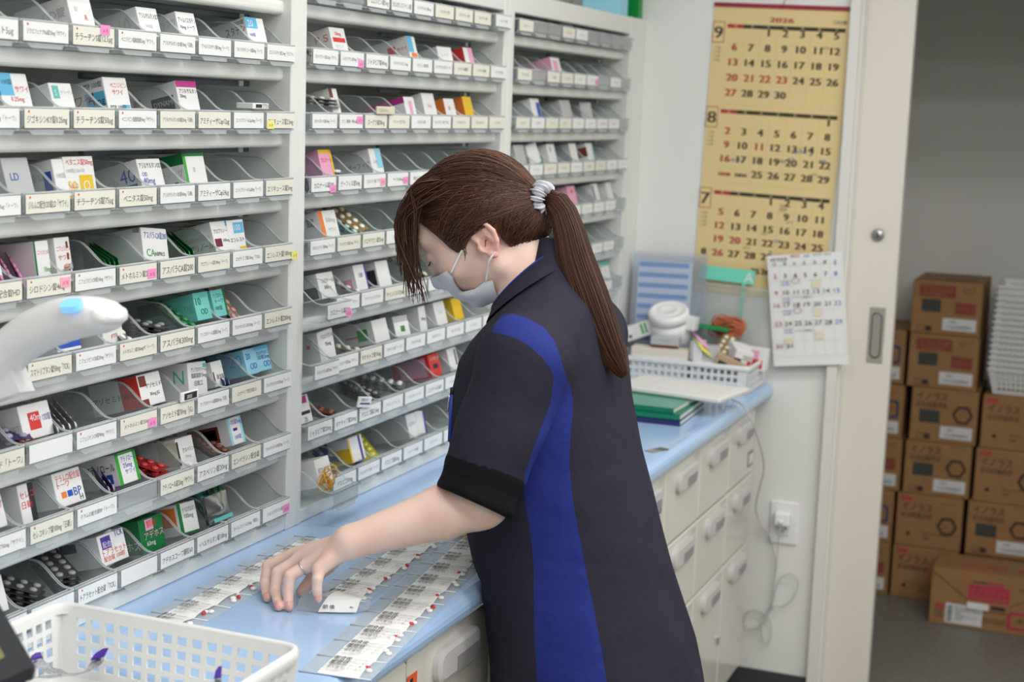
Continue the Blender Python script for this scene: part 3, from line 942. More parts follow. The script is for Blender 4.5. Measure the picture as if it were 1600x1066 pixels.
mbox(1, 3, 108, 'white carton with a column of dark dots, left shelf fourth row from top', w=0.031, h=0.060, l=0.07, bands=[B('brown', .72, .25, .86, .4), B('brown', .72, .5, .86, .65), B('brown', .72, .75, .86, .9)], txt=[('ニフェジピン', .1, .7, .006, 'red'), ('サワイ', .15, .5, .006, 'red')], pitch=8, lift=.006)
blisters(1, 3, 112, 'pink', 2, 'slanting up over the left shelf fourth row', pitch=18, roll=-12, yaw=-52, lift=0.028, step=(0.012, 0.004, 0.007))
blisters(1, 3, 182, 'green', 4, 'standing dark in the left shelf fourth row', pitch=55, roll=75, yaw=4, lift=0.01, step=(0.009, 0.004, 0))
mbox(1, 3, 249, 'big white carton reading CA with green letters, left shelf fourth row from top', w=0.062, h=0.068, l=0.1, txt=[('アスパラ-CA錠200', .08, .68, .0085, 'blue'), ('CA', .12, .14, .011, 'green'), ('NIPRO', .45, .16, .006, 'black')], side=[('100錠', .86, .86, .006, 'black')], pitch=12, roll=6, lift=.008)
blisters(1, 3, 287, 'green', 3, 'beside the big white CA carton', pitch=40, roll=70, yaw=0, lift=0.008, step=(0.010, 0, 0))
mbox(1, 3, 350, 'grey white carton with a maroon emblem on its end, left shelf fourth row from top', w=0.05, h=0.054, bands=[B('maroon', .05, .15, .42, .42)], txt=[('アロプリノール', .08, .6, .006, 'maroon'), ('100mg', .5, .3, .005, 'black')], side=[('Ezetimibe', .35, .45, .010, 'grey'), ('アロプリノール', .3, .15, .009, 'black')], lift=.004)
mbox(1, 3, 377, 'white carton with a blue 100 square and yellow foot, left shelf fourth row from top', w=0.048, h=0.062, bands=[B('sky', .35, .60, .95, .92), B('yellow', 0, 0, 1, .06), B('yellow', .6, .06, 1, .2)], txt=[('100', .4, .68, .010, 'white'), ('エンレスト', .1, .35, .006, 'black')], side=[('yellow', (0, .85, .5, 1)), ('sky', (.5, .85, 1, 1))], pitch=10, lift=.008)
mbox(1, 4, 113, 'white carton with a blue foot under the scanner tip, left shelf fifth row from top', w=0.05, h=0.042, bands=[B('blue', 0, .1, 1, .3)], txt=[('スマトリプタン', .08, .6, .006, 'red')], lift=.003)
mbox(1, 4, 185, 'tall white carton with red vertical print and purple square, left shelf fifth row from top', w=0.045, h=0.066, l=0.08, bands=[B('purple', 0, .5, .2, .75)], txt=[('ニフェジピンCR錠20mg', .3, .72, .006, 'red'), ('サワイ 100錠', .35, .5, .006, 'red'), ('PTP', .4, .3, .006, 'red')], pitch=8, roll=-6, lift=.004)
blisters(1, 4, 214, 'silver', 3, 'behind the tall carton in the left shelf fifth row', pitch=32, roll=20, lift=0.006)
blisters(1, 4, 250, 'dark', 4, 'lying flat in the left shelf fifth row', pitch=6, yaw=18, lift=0.016, step=(0.003, 0.002, 0.005))
blisters(1, 4, 288, 'green', 2, 'in front of the teal cartons, left shelf fifth row', pitch=22, roll=12, yaw=-10, lift=0.018)
mbox(1, 4, 325, 'teal carton reading 10mg, left shelf fifth row from top', w=0.040, h=0.050, l=0.11, base='aqua', bands=[B('teal', 0, .8, 1, 1)], txt=[('10', .1, .55, .012, 'dgreen'), ('OD', .3, .2, .009, 'dgreen')], side=[('10mg', .6, .4, .014, 'teal'), ('dgreen', (0, .5, .4, 1))], lift=.004)
mbox(1, 4, 347, 'teal carton with dense white print, right of the teal 10mg carton', w=0.036, h=0.050, l=0.11, base='aqua', bands=[B('dgreen', .86, 0, 1, 1)], txt=[('アンブロキソール', .08, .7, .006, 'dgreen'), ('トーワ', .2, .5, .006, 'dgreen'), ('100錠', .1, .25, .006, 'dgreen')], lift=.004)
blisters(1, 4, 373, 'pink', 2, 'right of the teal cartons, left shelf fifth row', pitch=42, roll=14, lift=0.01)
mbox(1, 5, 80, 'white carton with purple and red print, left shelf sixth row from top', w=0.06, h=0.046, bands=[B('red', .25, .25, .62, .75)], txt=[('40mg', .3, .5, .009, 'white'), ('OD錠', .7, .45, .008, 'purple')], side=[('PTP 100T', .5, .3, .008, 'grey')], base='white', lift=.002)
blisters(1, 5, 30, 'rust', 3, 'in the left shelf sixth row behind purple packs', pitch=12, yaw=10, lift=0.012)
blisters(1, 5, 78, 'purple', 3, 'fanned in front of the white carton with purple print', pitch=15, yaw=-38, lift=0.012, step=(0.010, 0.0, 0.004))
blisters(1, 5, 150, 'silver', 4, 'standing on edge in the left shelf sixth row', pitch=62, roll=70, yaw=3, lift=0.012, step=(0.012, 0, 0))
mbox(1, 5, 228, 'white carton with a brown kite emblem and red side, left shelf sixth row from top', w=0.056, h=0.050, bands=[B('brown', 0, 0, .30, .22), B('brown', .04, .62, .34, .95)], txt=[('アゾセミド', .3, .55, .006, 'black'), ('30mg JG', .4, .3, .005, 'black')], side=[('red', (.62, 0, 1, 1)), ('アゾセミド30mg', .05, .35, .008, 'black')], lift=.004)
mbox(1, 5, 252, 'grey carton with pale print right of the brown emblem carton', w=0.038, h=0.052, base='grey', txt=[('JG', .2, .6, .008, 'white')], lift=.002, yaw=6)
mbox(1, 5, 315, 'white carton with a large teal N, left shelf sixth row from top', w=0.050, h=0.066, l=0.09, bands=[B('teal', 0, .03, .16, .2), B('teal', .8, .85, 1, .95)], txt=[('アンブロキソール', .15, .75, .006, 'black'), ('塩酸塩錠15mg', .15, .6, .006, 'black'), ('日医工', .3, .4, .006, 'black')], side=[('N', .7, .45, .022, 'teal'), ('teal', (.82, .04, .98, .2))], pitch=8, roll=4, lift=.003)
mbox(1, 5, 340, 'small plain white carton with a brown edge, left shelf sixth row from top', w=0.03, h=0.040, bands=[B('brown', 0, .1, .1, .6)], txt=[('配合錠', .3, .3, .006, 'black')], lift=.004)
blisters(1, 5, 380, 'blue', 2, 'upright beside the sky blue cartons, left shelf sixth row', pitch=52, roll=70, yaw=3, lift=0.008, step=(0.011, 0, 0))
mbox(1, 5, 399, 'sky blue carton reading 20mg, left shelf sixth row from top', w=0.036, h=0.052, l=0.11, base='lsky', txt=[('20', .1, .6, .010, 'blue'), ('OD', .3, .2, .010, 'blue')], side=[('20', .7, .4, .020, 'sky'), ('sky', (0, 0, .5, 1))], lift=.004)
mbox(1, 5, 418, 'sky blue carton with white title, rightmost in the left shelf sixth row', w=0.042, h=0.054, l=0.11, base='lsky', bands=[B('sky', 0, .85, 1, 1)], txt=[('オルメサルタン', .08, .65, .006, 'navy'), ('OD錠20mg', .1, .48, .006, 'navy'), ('OD', .45, .15, .010, 'blue')], lift=.006)
mbox(1, 5, 271, 'narrow white card with a black panel standing up in the left shelf sixth row', w=0.044, h=0.014, l=0.004, bands=[B('black', .16, .15, .9, .85)], txt=[('2025', .3, .3, .005, 'white')], lift=0.030, dy=-0.0064, pitch=0)
mbox(1, 6, 12, 'green and white carton with a green disc, left shelf seventh row from top', w=0.055, h=0.062, l=0.1, bands=[B('green', 0, .80, .5, 1)], side=[('green', (.5, .3, .8, .7)), ('サワイ', .3, .1, .009, 'grey')], txt=[('セレコキシブ', .1, .55, .008, 'red'), ('50mg', .3, .35, .008, 'red')], lift=.002)
mbox(1, 6, 52, 'black edged white carton with red katakana, left shelf seventh row from top', w=0.030, h=0.066, l=0.09, bands=[B('black', .62, 0, .98, 1)], txt=[('セレコ', .05, .65, .008, 'red'), ('日新', .1, .4, .008, 'red')], lift=.004, pitch=12)
mbox(1, 6, 108, 'white carton marked BP with two colour squares, left shelf seventh row from top', w=0.058, h=0.058, l=0.09, bands=[B('orange', .18, .24, .36, .42), B('blue', .40, .24, .58, .42)], txt=[('テラムロ配合錠', .08, .72, .008, 'red'), ('トーワ', .1, .55, .007, 'red'), ('BP', .62, .22, .012, 'blue'), ('H', .8, .06, .008, 'black')], lift=.003)
blisters(1, 6, 168, 'purple', 2, 'upright beside the white BP carton', pitch=48, roll=70, yaw=0, lift=0.01, step=(0.010, 0, 0))
mbox(1, 6, 222, 'green and white carton reading 25mg, left shelf seventh row from top', w=0.048, h=0.066, l=0.1, bands=[B('green', 0, 0, .16, 1), B('green', .86, 0, 1, 1), B('green', 0, .93, 1, 1)], txt=[('アテノロール', .26, .7, .007, 'blue'), ('25mg', .3, .5, .007, 'blue'), ('サワイ', .35, .3, .006, 'blue')], side=[('アテノロール', .45, .5, .010, 'black'), ('grey', (.1, 0, .6, .4)), ('blue', (.7, .1, .9, .4))], lift=.002)
blisters(1, 6, 250, 'red', 3, 'heaped behind the card of the left shelf seventh row', pitch=12, yaw=6, lift=0.018, step=(0.008, 0.003, 0.004))
mbox(1, 6, 292, 'open white carton with a black bar, left shelf seventh row from top', w=0.044, h=0.046, l=0.07, bands=[B('black', 0, .1, .1, .9)], side=[('beige', (.5, .1, 1, .9))], txt=[('アスベリン', .3, .5, .006, 'black'), ('20mg', .4, .3, .005, 'grey')], lift=.022, pitch=14)
blisters(1, 6, 305, 'silver', 2, 'beside the open white carton, left shelf seventh row', pitch=36, roll=14, lift=0.008)
blisters(1, 6, 358, 'rust', 2, 'flat in front of the blue striped carton', pitch=8, yaw=-28, lift=0.018)
mbox(1, 6, 382, 'light blue and white striped carton with a dark side, left shelf seventh row from top', w=0.040, h=0.050, l=0.1, base='white', bands=[B('lsky', 0, 0, .15, 1), B('lsky', .85, 0, 1, 1), B('navy', .3, .5, .6, .6)], txt=[('OD錠5mg', .2, .75, .007, 'blue'), ('100錠', .3, .2, .006, 'blue')], side=[('brown', (.2, .2, .8, .8)), ('black', (.5, .3, .75, .7))], lift=.004)
blisters(1, 7, 52, 'dark', 4, 'in a dark heap in the left shelf bottom row', pitch=14, yaw=24, lift=0.010, step=(0.004, 0.002, 0.008))
blisters(1, 7, 96, 'dark', 4, 'edge on beside the purple arc carton', pitch=10, yaw=-30, lift=0.016, step=(0.002, 0.004, 0.007))
mbox(1, 7, 8, 'white carton with a blue disc half hidden by the basket, left shelf bottom row', w=0.05, h=0.064, bands=[B('navy', 0, .7, .6, 1)], txt=[('トアラ', .1, .4, .008, 'red'), ('AP', .3, .1, .012, 'navy')], lift=.004)
mbox(1, 7, 166, 'white carton with a purple arc and red print, left shelf bottom row', w=0.060, h=0.066, l=0.1, bands=[B('purple', .1, .52, .46, .92)], txt=[('配合錠', .14, .58, .007, 'white'), ('TCK', .62, .8, .009, 'purple'), ('トアラセット', .08, .32, .008, 'red'), ('配合錠 100錠', .08, .14, .006, 'red')], side=[('black', (.3, .6, .6, .9))], lift=.004)
mbox(1, 7, 190, 'narrow white carton leaning beside the purple arc carton', w=0.03, h=0.050, txt=[('トアラ', .2, .5, .006, 'grey')], yaw=-20, roll=-22, lift=.006)
mbox(1, 7, 242, 'dark green carton with a pink square on its end, left shelf bottom row', w=0.058, h=0.060, l=0.1, base='dgreen', bands=[B('pink', .25, .64, .58, .96)], txt=[('顆粒', .3, .72, .009, 'red'), ('アデホス', .15, .40, .009, 'pink'), ('60mg', .2, .2, .007, 'white')], side=[('アデホス', .45, .15, .011, 'white')], lift=.003, pitch=12)
mbox(1, 7, 293, 'white carton with green side bars reading 100mg, left shelf bottom row', w=0.050, h=0.070, l=0.09, bands=[B('dgreen', 0, 0, .18, 1), B('dgreen', 0, 0, 1, .06)], txt=[('イベルサルタン', .24, .7, .007, 'black'), ('100mg', .3, .5, .007, 'dgreen')], side=[('orange', (.6, .3, .95, .9))], lift=.002, roll=4)
blisters(1, 7, 348, 'teal', 3, 'standing in the left shelf bottom row behind the foil pouch', pitch=62, roll=10, lift=0.004, dy=0.03, step=(0.006, 0.004, 0.002))
blisters(1, 7, 388, 'green', 2, 'leaning right of the foil pouch', pitch=58, roll=40, yaw=-20, lift=0.006, step=(0.006, 0, 0))
p = MB()
G = []
for i in range(9):
    row_ = []
    for j in range(7):
        u_, v_ = i / 8, j / 6
        row_.append((0.062 * (u_ - .5), 0.0 + 0.010 * math.sin(math.pi * v_) * math.sin(math.pi * u_) * -1 + RND.uniform(-.0012, .0012), 0.046 * v_))
    G.append(row_)
GB = [[(x, 0.006, z) for x, y, z in r_] for r_ in G]
p.grid(G, mat('foil_silver', (205, 206, 208), 0.22, metal=0.9)); p.grid(GB, MATS['foil_silver'])
p.quad(frame((-0.031, -0.010, 0.004), (1, 0, 0), (0, 0.1, 1)), 0, 0, 0.052, 0.006, cart['teal'], 0.001)
po = thing('foil_pouch', 'crumpled silver foil pouch with teal print, left shelf bottom row', 'pouch', (ony(345, 790, 1.30)[0], 1.300, CAMZ - 0.668), None, (math.radians(-14), 0, 0))
p.build('pouch_body', po)

# ---- middle shelf
mbox(2, 0, 547, 'white carton with a red stripe reading PS, middle shelf second row', w=0.055, h=0.048, bands=[B('red', .1, .45, .9, .62)], txt=[('50mg', .3, .7, .007, 'red'), ('サワイ', .2, .2, .007, 'grey')], side=[('ＰＳ', .65, .5, .012, 'red')])
blisters(2, 0, 505, 'dark', 2, 'in the middle shelf second row', pitch=30, yaw=20, lift=0.01)
mbox(2, 0, 653, 'white carton with a blue and orange end, middle shelf second row', w=0.035, h=0.048, l=0.1, bands=[B('sky', 0, .3, .6, 1), B('orange', .2, 0, .9, .28)], side=[('red', (.55, .4, .72, .7)), ('サワイ', .75, .45, .006, 'red')], lift=.002)
mbox(2, 0, 693, 'low white carton with grey print, middle shelf second row', w=0.05, h=0.036, txt=[('トーワ', .2, .4, .007, 'grey')], yaw=-10)
mbox(2, 0, 738, 'red and white carton, middle shelf second row', w=0.045, h=0.040, bands=[B('pink', .5, 0, 1, 1)], side=[('red', (0, 0, 1, 1))], base='white')
blisters(2, 1, 512, 'silver', 3, 'flat at the left of the middle shelf third row', pitch=4, yaw=12, lift=0.040, step=(0.002, 0, 0.005))
mbox(2, 1, 531, 'brown and white carton standing at the left of the middle shelf third row', w=0.03, h=0.05, bands=[B('brown', 0, .4, .4, 1)], txt=[('25', .5, .3, .008, 'red')])
mbox(2, 1, 580, 'folded cream card standing over the cream labelled bin, middle shelf third row', w=0.07, h=0.014, l=0.004, base='beige', txt=[('変更 50mg', .1, .3, .006, 'grey')], lift=0.030, dy=-0.0064, pitch=0)
mbox(2, 1, 652, 'pink edged white carton, middle shelf third row', w=0.045, h=0.040, bands=[B('pink', .4, 0, .7, .8)], side=[('magenta', (0, .7, 1, 1))])
mbox(2, 1, 680, 'large white carton with faint pink print, middle shelf third row', w=0.055, h=0.054, txt=[('5mg', .3, .4, .008, 'pink')], side=[('pink', (.6, .3, .8, .6))], lift=.002)
mbox(2, 1, 714, 'orange and white carton, middle shelf third row', w=0.05, h=0.040, side=[('orange', (0, 0, 1, 1))], txt=[('50', .3, .4, .008, 'red')])
mbox(2, 1, 737, 'yellow orange carton, rightmost in the middle shelf third row', w=0.045, h=0.046, base='yellow', side=[('orange', (0, 0, 1, 1))])
mbox(2, 2, 512, 'yellow and pink carton, middle shelf fourth row', w=0.045, h=0.050, base='pink', bands=[B('yellow', .0, .86, 1, 1), B('yellow', .84, 0, 1, 1)], txt=[('カロナール', .1, .55, .007, 'red')])
blisters(2, 2, 494, 'blue', 2, 'left of the yellow and pink carton', pitch=50, roll=60, lift=0.006)
blisters(2, 2, 540, 'silver', 3, 'right of the yellow and pink carton', pitch=8, yaw=20, lift=0.020)
mbox(2, 2, 588, 'pale blue topped carton, middle shelf fourth row', w=0.045, h=0.050, l=0.1, bands=[B('lsky', .5, .2, 1, 1)], txt=[('5mg', .2, .4, .008, 'grey')], side=[('グーフィス', .5, .3, .009, 'black')])
mbox(2, 3, 521, 'white carton with an orange stripe and grey print, middle shelf fifth row', w=0.062, h=0.054, bands=[B('orange', 0, 0, .22, 1)], txt=[('500mg', .35, .55, .009, 'grey'), ('サワイ', .4, .2, .007, 'grey')], side=[('teal', (.3, .5, .45, .8)), ('錠', .7, .5, .012, 'black')], lift=.002)
blisters(2, 3, 582, 'gold', 3, 'leaning high by the bangs in the middle shelf fifth row', pitch=42, roll=-8, yaw=-12, lift=0.018)
blisters(2, 3, 560, 'teal', 3, 'left of the gold blister packs', pitch=26, roll=4, lift=0.012)
mbox(2, 4, 510, 'white carton with a black square, middle shelf sixth row', w=0.058, h=0.046, bands=[B('black', -.0, .05, .02, .3)], txt=[('カロナール', .2, .6, .007, 'black'), ('300mg', .3, .35, .007, 'black')], side=[('black', (.6, .05, .95, .5))])
blisters(2, 4, 545, 'silver', 2, 'right of the white carton with a black square', pitch=20, yaw=24, lift=0.016)
mbox(2, 4, 578, 'white and purple carton beside the hanging bangs, middle shelf sixth row', w=0.045, h=0.052, bands=[B('purple', .88, 0, 1, 1)], txt=[('100', .3, .5, .009, 'purple')], side=[('pink', (.6, 0, .9, .5))], lift=.002)
mbox(2, 4, 606, 'black and white carton just left of the bangs, middle shelf sixth row', w=0.05, h=0.050, side=[('black', (.55, .1, .95, .7))])
blisters(2, 4, 660, 'gold', 2, 'below the eyes in the middle shelf sixth row', pitch=24, yaw=30, lift=0.02)
mbox(2, 5, 512, 'tall white carton with a red dot, middle shelf seventh row', w=0.055, h=0.060, txt=[('クロピドグレル', .2, .75, .007, 'black'), ('75mg', .4, .5, .007, 'black')], side=[('red', (.72, .5, .8, .62)), ('サワイ', .2, .3, .009, 'grey')], pitch=10, roll=-4, lift=.003)
blisters(2, 5, 548, 'gold', 2, 'right of the tall carton with the red dot', pitch=10, yaw=30, lift=0.012)
mbox(2, 5, 600, 'white carton with a lime square, middle shelf seventh row', w=0.060, h=0.044, side=[('green', (.6, .2, .85, .7)), ('red', (.3, .4, .6, .45))])
mbox(2, 5, 637, 'open grey white carton with a lime mark, middle shelf seventh row', w=0.05, h=0.040, base='grey', bands=[B('white', 0, 0, 1, .7), B('green', .4, .2, .7, .5)], yaw=-8)
mbox(2, 5, 664, 'tall white carton below the bangs, middle shelf seventh row', w=0.031, h=0.058, txt=[('20mg', .2, .5, .007, 'navy')], pitch=10)
mbox(2, 5, 692, 'plain white carton under the mask, middle shelf seventh row', w=0.05, h=0.056, txt=[('Cap', .3, .5, .007, 'grey')], base='white')
mbox(2, 5, 718, 'olive yellow carton under the mask, middle shelf seventh row', w=0.045, h=0.056, base='yellow')
mbox(2, 6, 483, 'white carton with a magenta square at the left post, middle shelf eighth row', w=0.04, h=0.056, bands=[B('magenta', .2, .7, .8, .95), B('black', .1, .3, .9, .42)], txt=[('25', .3, .05, .008, 'black')])
blisters(2, 6, 512, 'rust', 3, 'in the second bin of the middle shelf eighth row', pitch=14, yaw=24, lift=0.012)
mbox(2, 6, 545, 'folded white leaflet with a dark line over the bin edge, middle shelf eighth row', w=0.05, h=0.020, l=0.004, bands=[B('navy', .1, .3, .9, .45)], txt=[('お知らせ', .15, .6, .005, 'black')], lift=0.030, dy=-0.0064, pitch=-6, roll=10)
blisters(2, 6, 588, 'dark', 4, 'piled in the middle shelf eighth row', pitch=8, yaw=-24, lift=0.014, step=(0.004, 0.002, 0.006))
blisters(2, 6, 618, 'silver', 4, 'piled left of the red carton', pitch=8, yaw=20, lift=0.016, step=(0.005, 0.002, 0.005))
mbox(2, 6, 680, 'bright red carton beside the sleeve, middle shelf eighth row', w=0.05, h=0.050, base='red', bands=[B('black', .3, .35, .75, .55)], txt=[('トラゼンタ', .15, .7, .007, 'white')], side=[('pink', (.2, .1, .9, .9))], lift=.002)
mbox(2, 6, 704, 'white carton with a black bar beside the sleeve, middle shelf eighth row', w=0.045, h=0.056, bands=[B('black', .7, .2, .85, .9)], lift=.002)
mbox(2, 7, 492, 'white carton with grey print in the bin pulled out, middle shelf bottom row', w=0.05, h=0.050, base='white', txt=[('デエビゴ', .1, .5, .007, 'black')], lift=.002, dy=0.0)
mbox(2, 7, 563, 'yellow and purple carton, middle shelf bottom row', w=0.055, h=0.052, base='white', bands=[B('purple', .7, 0, .85, 1), B('yellow', 0, 0, .1, 1)], side=[('yellow', (.5, 0, 1, .6)), ('purple', (.3, 0, .5, 1))], lift=.004)
blisters(2, 7, 545, 'blue', 2, 'in front of the yellow and purple carton', pitch=12, yaw=40, lift=0.018)
blisters(2, 7, 600, 'yellow', 3, 'slanting up in the middle shelf bottom row', pitch=20, roll=-14, yaw=-42, lift=0.020, step=(0.010, 0.002, 0.003))
mbox(2, 7, 643, 'white carton with small purple print, middle shelf bottom row', w=0.042, h=0.050, txt=[('エパデール', .1, .5, .007, 'purple')], yaw=-6, lift=.002)
mbox(2, 7, 660, 'white and purple striped carton near the sleeve, middle shelf bottom row', w=0.042, h=0.056, bands=[B('purple', .8, 0, 1, 1)], roll=8, lift=.004)
rb = MB()
rubm = mat('rubber_band_yellow', (226, 170, 60), 0.5)
bo = thing('rubber_band_bundle', 'tangle of yellow rubber bands in the bin pulled out at the middle shelf foot', 'rubber bands', (bin_x(2, 0), 1.26, CAMZ - 0.672))
for i in range(9):
    a0 = RND.uniform(0, 6.28); tl = RND.uniform(-.9, .9); R_ = RND.uniform(.014, .022)
    cx, cz = RND.uniform(-.016, .012), RND.uniform(0.006, .028)
    P_ = []
    for k in range(16):
        a = 2 * math.pi * k / 16
        P_.append((cx + R_ * math.cos(a) * math.cos(a0), R_ * math.cos(a) * math.sin(a0) * .5 + .02 * tl * math.sin(a) * .5, cz + R_ * math.sin(a) * .7))
    rb.tube(P_, 0.0011, rubm, 5, closed=True)
rb.build('bands', bo)
# ---- far shelf
for row_, px, d, kw in (
        (-1, 893, 'glassy silver strip box, far shelf top row', dict(base='grey', w=.05, h=.03, yaw=-25)),
        (0, 878, 'pink and white carton, far shelf second row', dict(bands=[B('pink', .2, .2, .7, .8)], side=[('pink', (.3, 0, 1, 1))], w=.06, h=.042)),
        (1, 838, 'blue and white pouch carton, far shelf third row', dict(bands=[B('blue', .55, .1, .95, .8)], w=.055, h=.05)),
        (1, 895, 'frosted grey carton, far shelf third row, left of a smaller one', dict(base='grey', w=.07, h=.05)),
        (1, 922, 'small frosted carton, rightmost in the far shelf third row', dict(base='grey', w=.045, h=.046, yaw=-20)),
        (2, 812, 'grey carton at the left post, far shelf fourth row', dict(base='grey', w=.06, h=.056)),
        (2, 832, 'white carton leaning left in the far shelf fourth row', dict(w=.045, h=.052, yaw=-12, roll=-12)),
        (2, 866, 'white carton with a dark slit, far shelf fourth row', dict(w=.05, h=.056, bands=[B('black', .3, .6, .4, .85)], side=[('teal', (.5, .1, .8, .5))])),
        (2, 899, 'lilac grey and white carton, far shelf fourth row', dict(w=.05, h=.054, side=[('grey', (0, 0, 1, 1))])),
        (2, 930, 'white carton with a teal edge, far shelf fourth row', dict(w=.05, h=.054, bands=[B('teal', .86, 0, 1, 1)], side=[('brown', (.6, .3, 1, .8))])),
        (3, 893, 'pink carton with red print by the ponytail, far shelf fifth row', dict(base='pink', w=.055, h=.056, txt=[('MM', .3, .6, .010, 'red')])),
        (3, 932, 'white carton with black edge, far shelf fifth row', dict(w=.045, h=.056, bands=[B('black', 0, .1, .2, .9)])),
        (3, 953, 'tall white carton, rightmost in the far shelf fifth row', dict(w=.04, h=.06)),
        (5, 943, 'teal topped white carton at the far shelf foot', dict(w=.06, h=.052, bands=[B('teal', 0, .72, 1, 1)], txt=[('M', .4, .3, .010, 'grey')]))):
    mbox(3, row_, px, d, **kw)
gs = thing('folded_box', 'bright green box standing on top of the far shelf', 'box', (ony(984, 0, 1.34)[0], 1.34, TOPZ))
MB().box((-0.055, -0.045, 0), (0.045, 0.09, 0.14), mat('glossy_green', (0, 140, 55), 0.4), 0.002).build('carton', gs)
gs = thing('folded_box', 'pale blue carton left of the bright green box on top of the far shelf', 'box', (ony(957, 0, 1.34)[0] , 1.34, TOPZ))
MB().box((-0.045, -0.035, 0), (0.03, 0.07, 0.12), cart['lsky'], 0.002).build('carton', gs)
# ================================================================== calendars on the end wall
kraft = mat('calendar_paper', (229, 204, 148), 0.75)
calblack = mat('calendar_ink', (58, 50, 40), 0.7)
calred = mat('calendar_red', (178, 52, 62), 0.7)
maroon = mat('calendar_strip', (150, 28, 52), 0.45)
penm = mat('pen_grey', (120, 118, 125), 0.7)
penb = mat('pen_blue', (90, 110, 185), 0.7)


def tilted(o, deg):
    """plane facing -x on the end wall, x to the picture's right, turned clockwise by deg"""
    a = math.radians(deg)
    return frame(o, (0, -math.cos(a), -math.sin(a)), (0, -math.sin(a), math.cos(a)))


def bold(m, t, M, x, y, h, ma, align='c', sx=1.2):
    for dx in (-0.0013, -0.0006, 0.0006, 0.0013):
        m.text(t, M, x + dx, y, h, ma, 0.0022 + dx * 0.1, None, align, sx)


M = tilted((4.0985, 1.091, CAMZ + 0.290), 1.6)
cal = thing('wall_calendar', 'large tan wall calendar headed 2026, showing months 9, 8 and 7', 'calendar', (4.0985, 0.9, 1.5))
CWD, CHT = 0.372, 0.775
s = MB()
G = []
for i in range(15):
    v_ = i / 14
    G.append([(CWD * (u_ / 12) - 0.014 * max(0, v_ - .25) ** 1.2 * (u_ / 12) ** 2, -CHT * v_, 0.0012) for u_ in range(13)])
s.grid(G, kraft, True, M)
s.grid([[(x, y, 0.0004) for x, y, z in r_] for r_ in G], kraft, True, M)
rule = mat('calendar_rule', (200, 168, 104), 0.75)
for mo, y0, start, nd, rp, red in (('9', -0.047, 2, 30, 0.0405, (20, 21, 22, 23, 6, 13, 27)), ('8', -0.274, 6, 31, 0.0375, (2, 9, 16, 23, 30, 11)), ('7', -0.494, 3, 31, 0.0375, (5, 12, 19, 26, 20))):
    x0, cw = 0.040, 0.0452
    s.quad(M, x0 + cw, y0 - 0.010, x0 + cw * 7, y0, calblack, 0.0020)
    s.quad(M, x0, y0 - 0.010, x0 + cw, y0, calred, 0.0020)
    for i, wd in enumerate('日月火水木金土'):
        s.text(wd, M, x0 + cw * (i + .5), y0 - 0.0085, 0.007, kraft, 0.0024, None, 'c')
    s.quad(M, x0 - 0.040, y0 - 0.050, x0 - 0.007, y0 + 0.006, calred, 0.0018)
    s.quad(M, x0 - 0.038, y0 - 0.048, x0 - 0.009, y0 + 0.004, kraft, 0.0020)
    bold(s, mo, M, x0 - 0.0235, y0 - 0.038, 0.032, calblack)
    for k in range(4):
        s.text('一二三四', M, x0 - 0.033, y0 - 0.066 - 0.011 * k, 0.005, calblack, 0.0022, 0.018)
    for k in range(1, 6):
        s.quad(M, x0, y0 - 0.010 - rp * k - 0.0003, x0 + cw * 7, y0 - 0.010 - rp * k, rule, 0.0019)
    for k in range(1, 7):
        s.quad(M, x0 + cw * k, y0 - 0.010 - rp * 5, x0 + cw * k + 0.0004, y0 - 0.010, rule, 0.0019)
    for dnum in range(1, nd + 1):
        q = start + dnum - 1
        cI, rI = q % 7, q // 7
        txt = str(dnum)
        if rI == 5:
            continue
        if mo == '8' and dnum in (23, 24):
            txt = f'{dnum}/{dnum + 7}'
        bold(s, txt, M, x0 + cw * (cI + 0.52), y0 - 0.0285 - rp * rI, 0.0190 if '/' not in txt else 0.009, calred if dnum in red else calblack)
bold(s, '2026', M, 0.186, -0.038, 0.0125, calred, 'c', 1.9)
s.text('九月の暦', M, 0.322, -0.036, 0.008, calblack, 0.0022, 0.036)
for cx, cy, tx, mm in ((.30, -.103, 'メモ', penm), (.245, -.379, '往診 PM', penb), (.235, -.398, 'めも', penm), (.29, -.384, '休', penb), (.318, -.398, '会議', penb), (.08, -.412, '棚おろし', penb), (.262, -.372, '往', penm), (.30, -.435, 'めも', penm), (.212, -.407, '研修', penm),
                       (.225, -.525, '休み', calred), (.225, -.535, '配達', penm), (.246, -.568, 'あり', penm), (.18, -.605, 'めも', penm), (.215, -.622, '往診', penb), (.135, -.647, 'めも', penm), (.205, -.652, '会', penb)):
    s.text(tx, M, cx, cy, 0.007, mm, 0.0023, 0.04)
bold(s, '25', M, 0.172, -0.712, 0.015, calblack); bold(s, '26', M, 0.200, -0.712, 0.015, calblack)
bold(s, '8', M, 0.024, -0.672, 0.018, calblack)
s.build('sheet', cal, True)
MB().box((-0.001, -0.002, 0), (CWD + 0.001, 0.009, 0.004), maroon, 0, M).build('hanging_strip', cal, True)
MB().tube([mv(M, [(0.186, 0.006, 0.002)])[0], mv(M, [(0.190, 0.022, 0.004)])[0], mv(M, [(0.190, 0.05, 0.003)])[0]], 0.0012, chrome, 6).build('hook', cal, True)

